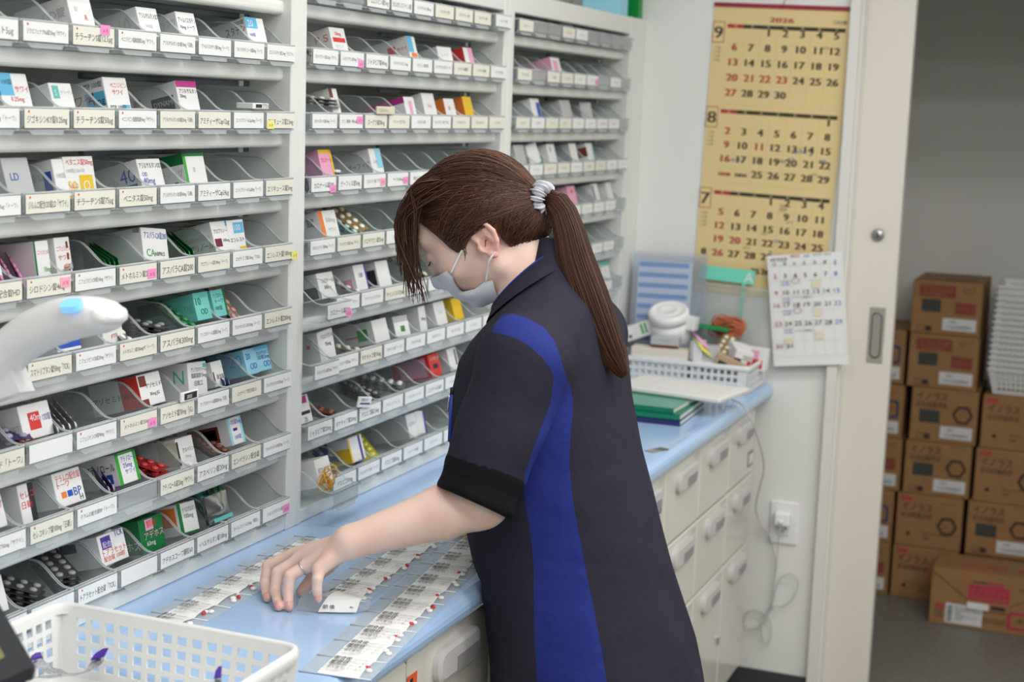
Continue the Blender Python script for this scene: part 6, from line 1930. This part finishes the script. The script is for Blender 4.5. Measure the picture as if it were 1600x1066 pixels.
def head_field(P):
    q = local(P)
    e = lambda c, r: ell(q, c, r)
    d = e((-.004, 0, .042), (.092, .072, .084))
    d = smin(d, e((.042, 0, .046), (.060, .056, .064)), .03)
    d = smin(d, e((.038, 0, -.006), (.058, .057, .060)), .03)
    a = np.abs(q[:, 1]); s = np.stack([q[:, 0], a, q[:, 2]], 1)
    d = smin(d, rc(s, (.004, .047, -.042), (.056, .016, -.062), .018, .015), .022)
    d = smin(d, rc(s, (.062, 0, -.062), (.066, 0, -.065), .013, .012), .015)
    d = smin(d, rc(s, (.064, .039, -.008), (.071, .030, -.018), .020, .017), .02)
    d = smin(d, rc(s, (.0925, .004, .052), (.080, .042, .054), .011, .009), .014)
    d = smin(d, rc(s, (.094, 0, .034), (.104, 0, -.012), .007, .0095), .012)
    d = smin(d, rc(s, (.094, .010, -.020), (.093, .010, -.018), .007, .007), .006)
    d = smin(d, rc(s, (.086, 0, -.040), (.082, .018, -.042), .0085, .004), .008)
    d = smin(d, rc(s, (.082, 0, -.049), (.079, .014, -.048), .0085, .004), .006)
    d = smax(d, -ell(s, (.107, .033, .030), (.020, .017, .011)), .010)
    d = smin(d, np.linalg.norm(s - np.array([.0835, .032, .027]), axis=1) - .0135, .003)
    # ear
    def E(f, u, o=0.0): return (f, .0720 + .16 * (.012 - f) + o, u)
    hx = [E(.006, .003, .004), E(.011, .016, .001), E(.005, .0275, .002), E(-.008, .030, .003), E(-.019, .022, .003), E(-.0225, .008, .003), E(-.019, -.007, .002), E(-.011, -.017, .001)]
    ear = None
    for i in range(len(hx) - 1):
        k = rc(s, hx[i], hx[i + 1], .0038, .0038)
        ear = k if ear is None else smin(ear, k, .002)
    A = np.array([[.988, -.156, 0], [.156, .988, 0], [0, 0, 1.0]])
    pl = ell(s, (-.005, .0735, .004), (.0165, .0036, .0250), A)
    ear = smin(ear, pl, .003)
    ear = smin(ear, rc(s, E(-.010, .018, .001), E(-.0125, -.004, .002), .0030, .0034), .003)
    ear = smin(ear, rc(s, E(.001, -.020, .0), E(-.004, -.0245, .0), .0062, .0050), .005)
    ear = smin(ear, rc(s, E(.0105, -.003, .003), E(.0085, -.010, .002), .0044, .0038), .004)
    ear = smax(ear, -ell(s, (-.001, .0800, -.002), (.0088, .0085, .0125)), .002)
    d = smin(d, ear, .0045)
    return d


def body_field(P):
    d = head_field(P)
    d = smin(d, rc(P, NT, NB, .050, .056), .022)
    m1, m2 = np.array([2.2, np.interp(1.22, tz, ty), 1.22]), np.array([2.2, np.interp(.86, tz, ty), .86])
    t = rc(P, NB, m1, .054, .080)
    t = smin(t, rc(P, m1, m2, .080, .085), .03)
    for a, b, c in ((SJ, EL, WR), (SJ2, EL2, WR2)):
        t = smin(t, rc(P, (2.2 + np.sign(a[0] - 2.2) * .04, .81, 1.25), a, .045, .045), .03)
    d = smin(d, t, .03)
    for a, b, c, fg, th in ((SJ, EL, WR, FING, THUMB), (SJ2, EL2, WR2, F2, T2)):
        m = b + (c - b) * .30
        arm = smin(rc(P, a, b, .046, .040), smin(rc(P, b, m, .0385, .0385), rc(P, m, c, .0385, .0235), .01), .015)
        arm = hand(P, c, fg, th, arm)
        d = smin(d, arm, .02)
    return d


skin = mat('skin', (236, 206, 192), 0.48, spec=0.35, noise=(34, (237, 197, 182), 0.40, 0.66), sss=0.25)
skinr = mat('skin_rosy', (232, 184, 170), 0.5, spec=0.35, sss=0.25)
nailm = mat('nail', (226, 164, 158), 0.25)
navy = mat('tunic_navy', (41, 39, 53), 0.8, spec=0.2, bump=(14, 0.35, 0.02))
royal = mat('tunic_blue', (35, 48, 122), 0.75, spec=0.2, bump=(14, 0.35, 0.02))
blackc = mat('undershirt_black', (18, 18, 21), 0.9, spec=0.15)
maskm = mat('mask_pale', (230, 233, 240), 0.8)
cordm = mat('mask_cord', (244, 244, 246), 0.7)

person = thing('person', 'person in navy tunic with blue panels, masked, brown ponytail, bending over the worktop', 'person', (2.2, 0.72, 0))


def mesh_obj(name, v, T, mats, mi=None, parent=None, smooth=True):
    mb = MB()
    v, T = (v, T) if len(v) == 0 else pack(v, T) if mi is None else (v, T)
    me = bpy.data.meshes.new(name)
    me.from_pydata((v - np.array(person.location)).tolist(), [], [tuple(int(i) for i in t) for t in T])
    for m in mats:
        me.materials.append(m)
    if mi is not None:
        me.polygons.foreach_set('material_index', [int(i) for i in mi])
    me.polygons.foreach_set('use_smooth', [smooth] * len(T))
    me.update()
    o = bpy.data.objects.new(name, me); COL.objects.link(o); o.parent = parent or person
    return o


bv, bF = surface(body_field, (1.78, 0.58, 0.72), (2.50, 1.14, 1.60), 0.0026)
bv = relax(bv, bF, 1, .35)
cen = bv[bF].mean(1)
mi = np.zeros(len(bF), int)
for nm, c in FING.items():          # nails on the backs of the finger ends
    d_ = c[3] - c[2]; d_ /= np.linalg.norm(d_)
    out = np.array([-0.25, 0.55, 0.35]) - d_ * (np.array([-0.25, 0.55, 0.35]) @ d_); out /= np.linalg.norm(out)
    out2 = -FX - d_ * (-FX @ d_); out2 /= np.linalg.norm(out2)
    out = out * .55 + out2 * .45; out /= np.linalg.norm(out)
    k = c[3] + out * .0062 + d_ * .0005
    w_ = cen - k
    along = w_ @ d_; sd = np.linalg.norm(w_ - along[:, None] * d_, axis=1)
    mi[(along > -.007) & (along < .0055) & (sd < .0044)] = 2
for p, r in ((FING['index'][3], .011), (FING['middle'][3], .011), (FING['ring'][3], .011), (FING['little'][3], .010)):
    k = (np.linalg.norm(cen - p, axis=1) < r) & (mi == 0)
    mi[k] = 1
q = local(cen)
mi[(q[:, 1] > .070) & (np.abs(q[:, 2] - .003) < .034) & (q[:, 0] < .014) & (q[:, 0] > -.03)] = 1
mesh_obj('body', bv, bF, [skin, skinr, nailm], mi)
# face details
def htube(name, pts, r, m, parent=person, n=6):
    return MB().tube(smooth_path(pts, 3), r, m, n).build(name, parent, True)


hairb = mat('brow_brown', (74, 50, 40), 0.6)
for sg in (1, -1):
    htube('eyebrow', [hd(.1025, sg * .012, .050), hd(.0985, sg * .026, .055), hd(.089, sg * .040, .054), hd(.079, sg * .050, .047)], [.0012] * 9 + [.0006], hairb)
    htube('eyelashes', [hd(.0955, sg * .022, .0225), hd(.0990, sg * .028, .0190), hd(.0990, sg * .036, .0190), hd(.0925, sg * .044, .0220), hd(.090, sg * .049, .0218)], [.0008] * 12 + [.0005], mat('lash_dark', (40, 28, 26), 0.6))
# ring on the ring finger
c = FING['ring']; k = c[0] + (c[1] - c[0]) * .30
d_ = (c[1] - c[0]) / np.linalg.norm(c[1] - c[0])
u_ = np.cross(d_, [0, 0, 1.0]); u_ /= np.linalg.norm(u_); w_ = np.cross(d_, u_)
rg = MB().tube([k + .0101 * (u_ * math.cos(a) + w_ * math.sin(a)) for a in np.linspace(0, 2 * math.pi, 29)[:-1]], .0011, mat('ring_silver', (215, 210, 205), 0.15, metal=1.0), 6, closed=True)
rg.build('finger_ring', person, True)

# ---- tunic
HEMZ = tz[0] + .01
S0, S1 = pt(820, 566, 2.035), pt(757, 740, 1.966)
S0R, S1R = np.array([2.345, .815, 1.235]), np.array([2.370, .830, 1.09])
UA = (S1 - S0) / np.linalg.norm(S1 - S0); UAR = (S1R - S0R) / np.linalg.norm(S1R - S0R)


def torso_field(P):
    z = P[:, 2]
    yc, a, b = np.interp(z, tz, ty), np.interp(z, tz, ta), np.interp(z, tz, tb)
    k = (np.abs((P[:, 0] - XS_) / b) ** 2.25 + np.abs((P[:, 1] - yc) / a) ** 2.25) ** (1 / 2.25)
    d = (k - 1) * np.minimum(a, b)
    return np.maximum(d, z - tz[-1])


def tunic_field(P):
    d = torso_field(P)
    # soft hanging folds
    d = d + .0022 * np.sin(P[:, 0] * 55 + P[:, 1] * 38 + 2.0 * np.sin(P[:, 2] * 9)) * np.clip((1.12 - P[:, 2]) * 3, 0, 1)
    for s0, s1, ua in ((S0, S1, UA), (S0R, S1R, UAR)):
        y_ = rc(P, (2.2 + np.sign(s0[0] - 2.2) * .05, .800, 1.268), s0 + np.array([0, 0, .008]), .050, .058)
        sl = rc(P, s0, s1 + ua * .02, .0685, .0605)
        sl = sl + .0016 * np.sin((P @ ua) * 70 + P[:, 0] * 40)
        sl = np.maximum(sl, (P - s1) @ ua)
        d = smin(d, y_, .035); d = smin(d, sl, .016)
    return np.maximum(d, HEMZ - P[:, 2])


tv, tF = surface(tunic_field, (1.84, 0.45, HEMZ - .01), (2.56, 1.06, 1.42), 0.0040)
tv = relax(tv, tF, 2, .4)
lim = .867 + np.clip((tv[:, 2] - .885) / .06, 0, 1) * .06
tv[:, 1] = np.where(tv[:, 2] < .945, np.minimum(tv[:, 1], lim), tv[:, 1])      # pressed against the worktop edge
TT = tris(tF)
PANEL = [(784, 492), (800, 490), (825, 497), (850, 512), (866, 531), (875, 556), (882, 581), (891, 603), (895, 625), (895, 650), (892, 675), (890, 712), (890, 733), (895, 780), (906, 842), (915, 889), (928, 952), (940, 1014), (948, 1066), (972, 1180), (985, 1260),
         (842, 1260), (840, 1150), (839, 1066), (836, 1014), (834, 952), (834, 889), (830, 842), (822, 795), (818, 764), (820, 739), (828, 718), (836, 694), (848, 662), (860, 630), (864, 600), (865, 587), (859, 575), (847, 559), (831, 544), (812, 531), (787, 523), (768, 520), (774, 506)]
mp = tv.copy(); fl_ = mp[:, 0] > XS_; mp[fl_, 0] = 2 * XS_ - mp[fl_, 0]
g = poly_sd(to_px(mp), PANEL)
v2, pos, neg = cut(tv, TT, g)
mesh_obj('tunic', v2, neg, [navy])
mesh_obj('blue_panel', v2, pos, [royal])
# collar with a blue edge
rim_b, rim_f = pt(869, 392), pt(776, 486)
bas_b, bas_f = pt(893, 412), pt(770, 506)


def oval(b, f, hw, n=40):
    c = (b + f) / 2; d = (f - b) / 2
    return [c + d * math.cos(a) + np.array([hw * math.sin(a), 0, 0]) for a in np.linspace(0, 2 * math.pi, n + 1)[:-1]]


R0, R1, R2 = oval(rim_b, rim_f, .066), oval(rim_b + (rim_b - rim_f) * .02, rim_f - (rim_b - rim_f) * .02, .068), oval(bas_b, bas_f, .095)
inner = oval(rim_b - (rim_b - rim_f) * .03, rim_f + (rim_b - rim_f) * .03, .062); innb = oval(bas_b - (bas_b - bas_f) * .15, bas_f + (bas_b - bas_f) * .15, .066)
mm = MB()
G = np.array([innb, inner, R0, R1, [(a * .45 + b * .55) for a, b in zip(R1, R2)], R2])
mm.grid(G, navy, True, closed=True)
co = mm.build('collar', person, True)
MB().tube(R0, .0027, royal, 6, closed=True).build('collar_trim', co, True)
# black undershirt sleeve below each hem
CT = S1 + UA * -.012


def cuff_field(P):
    d = rc(P, S1 - UA * .03, S1 + UA * .075, .0600, .0575)
    d = d + .0012 * np.sin((P @ UA) * 140)
    w = (P - S1) @ UA
    tilt = (P - S1) @ np.array([0.0, -.9, .1]) * .10
    return smax(smax(d, w - .046 - tilt, .006), -(w + .008), .002)


cv, cF = surface(cuff_field, S1 - .12, S1 + .12, .003)
mesh_obj('undershirt_sleeve', cv, cF, [blackc])
cv, cF = surface(lambda P: smax(smax(rc(P, S1R - UAR * .03, S1R + UAR * .07, .060, .0575), (P - S1R) @ UAR - .042, .006), -((P - S1R) @ UAR + .008), .002), S1R - .12, S1R + .12, .005)
mesh_obj('undershirt_sleeve', cv, cF, [blackc])
# trousers and shoes
trm = mat('trousers_black', (40, 40, 46), 0.8)


def leg_field(P):
    d = ell(P, (2.2, .735, .80), (.150, .115, .14))
    for sg in (-1, 1):
        l = smin(rc(P, (2.2 + sg * .085, .735, .76), (2.2 + sg * .095, .735, .45), .088, .062), rc(P, (2.2 + sg * .095, .735, .45), (2.2 + sg * .10, .690, .085), .062, .056), .02)
        d = smin(d, l, .03)
    return np.maximum(d, .055 - P[:, 2])


cv, cF = surface(leg_field, (1.98, .55, .03), (2.42, .90, .98), .009)
mesh_obj('trousers', cv, cF, [trm])
for sg in (-1, 1):
    x_ = 2.2 + sg * .10
    cv, cF = surface(lambda P: np.maximum(smin(rc(P, (x_, .665, .045), (x_, .800, .032), .042, .036), rc(P, (x_, .675, .05), (x_, .69, .09), .040, .042), .02), .003 - P[:, 2]), (x_ - .07, .58, -.02), (x_ + .07, .87, .16), .005)
    mesh_obj('shoe', cv, cF, [mat('shoe_white', (225, 225, 225), 0.5)])

# ---- face mask
def face_hit(x, y, X, off=.0024):
    """the point on the face behind pixel x, y (a little in front of the skin), else the one at distance X"""
    r = ray(x, y)
    t = np.linspace(1.9, 2.6, 1400)
    P = np.stack([r[0] * t, r[1] * t, r[2] * t + CAMZ], 1)
    k = np.nonzero(body_field(P) < off)[0]
    return P[k[0]] if len(k) else onx(x, y, X)


EDGE = [(699, 423), (709, 432), (713, 444), (724, 455), (742, 451), (757, 440), (770, 438)]
MIDL = [(685, 431), (692, 442), (700, 453), (709, 465), (728, 472), (754, 475), (783, 471)]
XE = [2.140, 2.134, 2.130, 2.127, 2.124, 2.122, 2.122]
G = []
for (ex, ey), (mx_, my), xe in zip(EDGE, MIDL, XE):
    e = local(face_hit(ex, ey, xe)[None])[0]
    # the middle line lies in the head's own middle plane
    r_ = ray(mx_, my); o_ = np.array([0, 0, CAMZ])
    t_ = ((HO - o_) @ HL + .012) / (r_ @ HL)
    m_ = local((o_ + r_ * t_)[None])[0]
    row_ = []
    for k in range(-10, 11):
        s_ = 1 - abs(k) / 10
        sn, cs = math.sin(s_ * math.pi / 2), math.cos(s_ * math.pi / 2)
        ll = math.copysign(1, -k) * (abs(e[1]) * cs) if k else 0.0
        f_ = e[0] + (m_[0] - e[0]) * sn; u_ = e[2] + (m_[2] - e[2]) * sn
        row_.append(hd(f_, ll, u_))
    G.append(row_)
G = np.array(G)
# pleats between the rows
GG = []
for i in range(len(G) - 1):
    for k in range(4):
        t = k / 4
        GG.append(G[i] * (1 - t) + G[i + 1] * t)
GG.append(G[-1]); GG = np.array(GG)
sh_ = GG.shape
for _ in range(4):
    pf = GG.reshape(-1, 3)
    dd_ = head_field(pf)
    cd_ = pf - (HO + HF * .02 - HU * .03); cd_ /= np.linalg.norm(cd_, axis=1, keepdims=True)
    GG = (pf + cd_ * np.maximum(0, .0032 - dd_)[:, None]).reshape(sh_)
mk = MB().grid(GG, maskm, True)
cdir = GG - (HO + HF * .02 - HU * .04)
cdir /= np.linalg.norm(cdir, axis=2, keepdims=True)
mk.grid(GG + cdir * .0016, maskm, True)
mo = mk.build('face_mask', person, True)
for sg in (1, -1):
    f = (lambda p: p) if sg > 0 else (lambda p: HO + HA.T @ (local(p[None])[0] * np.array([1, -1, 1])))
    a = [f(face_hit(704, 428, 2.137, .004)), f(face_hit(711, 413, 2.13, .0035)), f(face_hit(718, 399, 2.123, .003)), f(face_hit(725, 384, 2.12, .003)), f(face_hit(732, 369, 2.118, .003)), f(hd(-.002, .0775, .031)), f(hd(-.016, .080, .022))]
    htube('ear_loop', a, .0016, cordm, mo)
    a = [f(face_hit(759, 442, 2.121, .004)), f(face_hit(762, 422, 2.117, .004)), f(face_hit(765, 406, 2.114, .003)), f(hd(-.014, .0755, -.018))]
    htube('ear_loop', a, .0016, cordm, mo)

# ---- hair
def hair_mat(name, c1, c2, rough):
    m = mat(name, c1, rough, spec=0.32, noise=(8, c2, 0.35, 0.65))
    b = m.node_tree.nodes['Principled BSDF']
    b.inputs['Anisotropic'].default_value = 0.5
    return m


H1 = hair_mat('hair_brown', (68, 41, 30), (80, 49, 35), 0.36)
H2 = hair_mat('hair_dark', (46, 28, 22), (56, 34, 27), 0.38)
H3 = hair_mat('hair_light', (118, 74, 50), (94, 58, 40), 0.34)
HM = [H1, H1, H2, H1, H3, H2, H1]
TIE = pt(840, 310, 2.198)
hairell = [((-.004, 0, .046), (.101, .0845, .0965)), ((-.062, 0, -.004), (.042, .050, .042))]


def hair_field(P):
    q = local(P)
    d = smin(ell(q, *hairell[0]), ell(q, *hairell[1]), .03)
    d = smin(d, rc(P, hd(-.055, 0, .040), TIE + np.array([0, .010, 0]), .042, .008), .03)
    return d


HAIRP = [(560, 130), (560, 330), (640, 330), (652, 345), (668, 357), (688, 374), (704, 389), (716, 396), (727, 388), (735, 371), (745, 358), (760, 353), (775, 358), (784, 374), (798, 386), (816, 391), (836, 391), (851, 386), (862, 366), (872, 345), (900, 300), (900, 130)]


def hair_keep(P):
    q = local(P); q[:, 1] = np.abs(q[:, 1])
    return poly_sd(to_px(HO + q @ HA), HAIRP)


hv, hF = surface(hair_field, HO - .20, HO + .20, .0035)
hv = relax(hv, hF, 2, .4)
v2, pos, neg = cut(hv, tris(hF), hair_keep(hv))
hair = mesh_obj('hair', v2, pos, [H1])
HC = hd(-.006, 0, .044)


def on_hair(d, off=.0008):
    """point where a ray from the head's middle leaves the hair"""
    d = d / np.linalg.norm(d, axis=1, keepdims=True)
    a = np.full(len(d), .03); b = np.full(len(d), .20)
    for _ in range(22):
        m = (a + b) / 2
        ins = hair_field(HC + d * m[:, None]) < 0
        a = np.where(ins, m, a); b = np.where(ins, b, m)
    return HC + d * (a + off)[:, None]


rs = np.random.RandomState(4)
N = 1500
st = rs.normal(size=(N * 8, 3)); st /= np.linalg.norm(st, axis=1, keepdims=True)
sp_ = on_hair(st)
hk = hair_keep(sp_)
low = st[(hk > .5) & (hk <= 22) & ((sp_ - HO) @ HU < .055)][:900]
nlow = len(low)
st = np.concatenate([st[hk > 6][:N], low])
td = (TIE - HC) / np.linalg.norm(TIE - HC)
K = 9
strands = []
bow = np.concatenate([np.zeros(len(st) - nlow), rs.uniform(.12, .42, nlow)])[:, None]
jit = rs.normal(size=(len(st), 3)) * .05
for i in range(K):
    t = i / (K - 1)
    e = td + jit * .8
    d = st * (1 - t) + e * t
    d = d + np.array(HU) * (math.sin(math.pi * t) * bow)
    strands.append(d)
D = np.stack(strands, 1)
PP = on_hair(D.reshape(-1, 3), .0006).reshape(len(st), K, 3)
offs = rs.uniform(0, .0016, size=(len(st), 1, 1))
PP = PP + (PP - HC) / np.linalg.norm(PP - HC, axis=2, keepdims=True) * offs


def strand_mesh(name, paths, rads, parent):
    mb = MB()
    for p, r in zip(paths, rads):
        k = len(p)
        rr = r * np.concatenate([[.5], np.ones(k - 2), [.5]])
        mb.tube(p, rr, HM[rs.randint(len(HM))], 3, cap=False)
    return mb.build(name, parent, True)


keep = [i for i in range(len(PP)) if hair_keep(PP[i]).min() > -1.5]
strand_mesh('combed_strands', [PP[i] for i in keep], rs.uniform(.0005, .0012, size=len(keep)), hair)
# bangs
paths, rads = [], []
for i in range(260):
    a = rs.uniform(); b = rs.uniform()
    X0 = 2.10 + .13 * rs.uniform()
    s0 = (668 + 34 * a, 262 + 60 * a * b)
    ex = 619 + 38 * b; ey = 375 + 102 * rs.uniform() ** 2.0
    if ey > 425: ex = 632 + (ey - 425) * .5 + rs.normal() * 8
    pth = [(s0[0], s0[1]), (643 + 26 * a, 290 + 26 * a), (621 + 34 * b, 328 + 12 * a), (617 + 38 * b, 366), ((617 + 36 * b + ex) / 2, (ey + 368) / 2), (ex, ey)]
    xs = np.interp([0, .3, .5, .7, .9, 1], [0, 1], [X0, X0 - .01])
    P3 = [onx(x, y, X) for (x, y), X in zip(pth, xs)]
    h0 = on_hair((P3[0] - HC)[None], .001)[0]
    P3[0] = h0; 
    h1 = P3[1]
    if hair_field(h1[None])[0] < 0: P3[1] = on_hair((h1 - HC)[None], .002)[0]
    paths.append(smooth_path(P3, 3)); rads.append(rs.uniform(.0005, .0010))
for i in range(14):       # wisps in front of the ear
    x0 = 700 + 26 * rs.uniform(); y0 = 372 + 8 * rs.uniform()
    P3 = [onx(x0, y0, 2.128), onx(x0 + 2, y0 + 14, 2.127), onx(x0 + 5 * rs.uniform(), y0 + 20 + 16 * rs.uniform(), 2.129)]
    paths.append(smooth_path(P3, 3)); rads.append(.0004)
strand_mesh('bangs', paths, rads, hair)
# ponytail
pc = [(850, 311, 2.198), (866, 314, 2.196), (884, 342, 2.190), (898, 400, 2.180), (915, 450, 2.172), (934, 502, 2.165), (957, 556, 2.160), (976, 588, 2.158)]
hwid = [.008, .019, .0215, .0275, .0300, .0290, .0220, .0060]
cp = np.array(smooth_path([onx(*p) for p in pc], 5)); hwp = np.interp(np.linspace(0, 1, len(cp)), np.linspace(0, 1, len(hwid)), hwid)
G = []
for i, p in enumerate(cp):
    t_ = cp[min(i + 1, len(cp) - 1)] - cp[max(i - 1, 0)]; t_ /= np.linalg.norm(t_)
    w_ = np.cross(t_, FX); w_ /= np.linalg.norm(w_); dd = np.cross(w_, t_)
    G.append([p + hwp[i] * .92 * (w_ * math.cos(a) + dd * .55 * math.sin(a)) for a in np.linspace(0, 2 * math.pi, 21)[:-1]])
pm = MB().grid(G[:-3], H1, True, closed=True)
pony = pm.build('ponytail', person, True)
paths, rads = [], []
for i in range(520):
    a = rs.uniform(0, 2 * math.pi); r_ = rs.uniform(.88, 1.0)
    end = len(cp) - 1 - min(9, int(abs(rs.normal()) * 4))
    sw = rs.normal() * .10
    P3 = []
    for j in list(range(0, end, 3)) + [end]:
        p = cp[j]; t_ = cp[min(j + 1, len(cp) - 1)] - cp[max(j - 1, 0)]; t_ /= np.linalg.norm(t_)
        w_ = np.cross(t_, FX); w_ /= np.linalg.norm(w_); dd = np.cross(w_, t_)
        a2 = a + sw * j / len(cp)
        fr = max(hwp[j], .004)
        P3.append(p + fr * r_ * (w_ * math.cos(a2) + dd * .58 * math.sin(a2)))
    if len(P3) > 3:
        paths.append(P3); rads.append(rs.uniform(.0006, .0012))
strand_mesh('ponytail_strands', paths, rads, pony)
# scrunchie
scm_ = mat('scrunchie_grey', (196, 198, 208), 0.6, bump=(120, 0.5, 0.004))
t_ = onx(866, 314, 2.196) - onx(836, 306, 2.198); t_ /= np.linalg.norm(t_)
w_ = np.cross(t_, FX); w_ /= np.linalg.norm(w_); dd = np.cross(w_, t_)
c0 = onx(846, 310, 2.197)
G = []
for i in range(140):
    a = 2 * math.pi * i / 140
    rad_ = w_ * math.cos(a) + dd * math.sin(a)
    ruf = 1 + .32 * math.sin(a * 13) + .22 * math.sin(a * 29 + 1)
    ring = []
    for k in range(12):
        b = 2 * math.pi * k / 12
        ring.append(c0 + rad_ * (.0185 + .0068 * ruf * math.cos(b)) + t_ * (.0105 * ruf * math.sin(b) + .002 * math.sin(a * 7)))
    G.append(ring)
G.append(G[0])
MB().grid(G, scm_, True, closed=True).build('scrunchie', person, True)

# ---- pens in the chest pocket
pn = thing('pen', 'black and blue pen clipped at the chest pocket of the tunic', 'pen', tuple(pt(707, 640, 2.07)))
a, b = pt(707, 606, 2.075), pt(703, 690, 2.075)
MB().tube([a, a + (b - a) * .12], .0036, BLACK, 10).tube([a + (b - a) * .1 + np.array([0, .0045, 0]), a + (b - a) * .45 + np.array([0, .006, 0])], .0012, chrome, 6).build('cap', pn, True)
MB().tube([a + (b - a) * .12, b], .0036, mat('pen_barrel_blue', (40, 70, 170), 0.35), 10).build('barrel', pn, True)
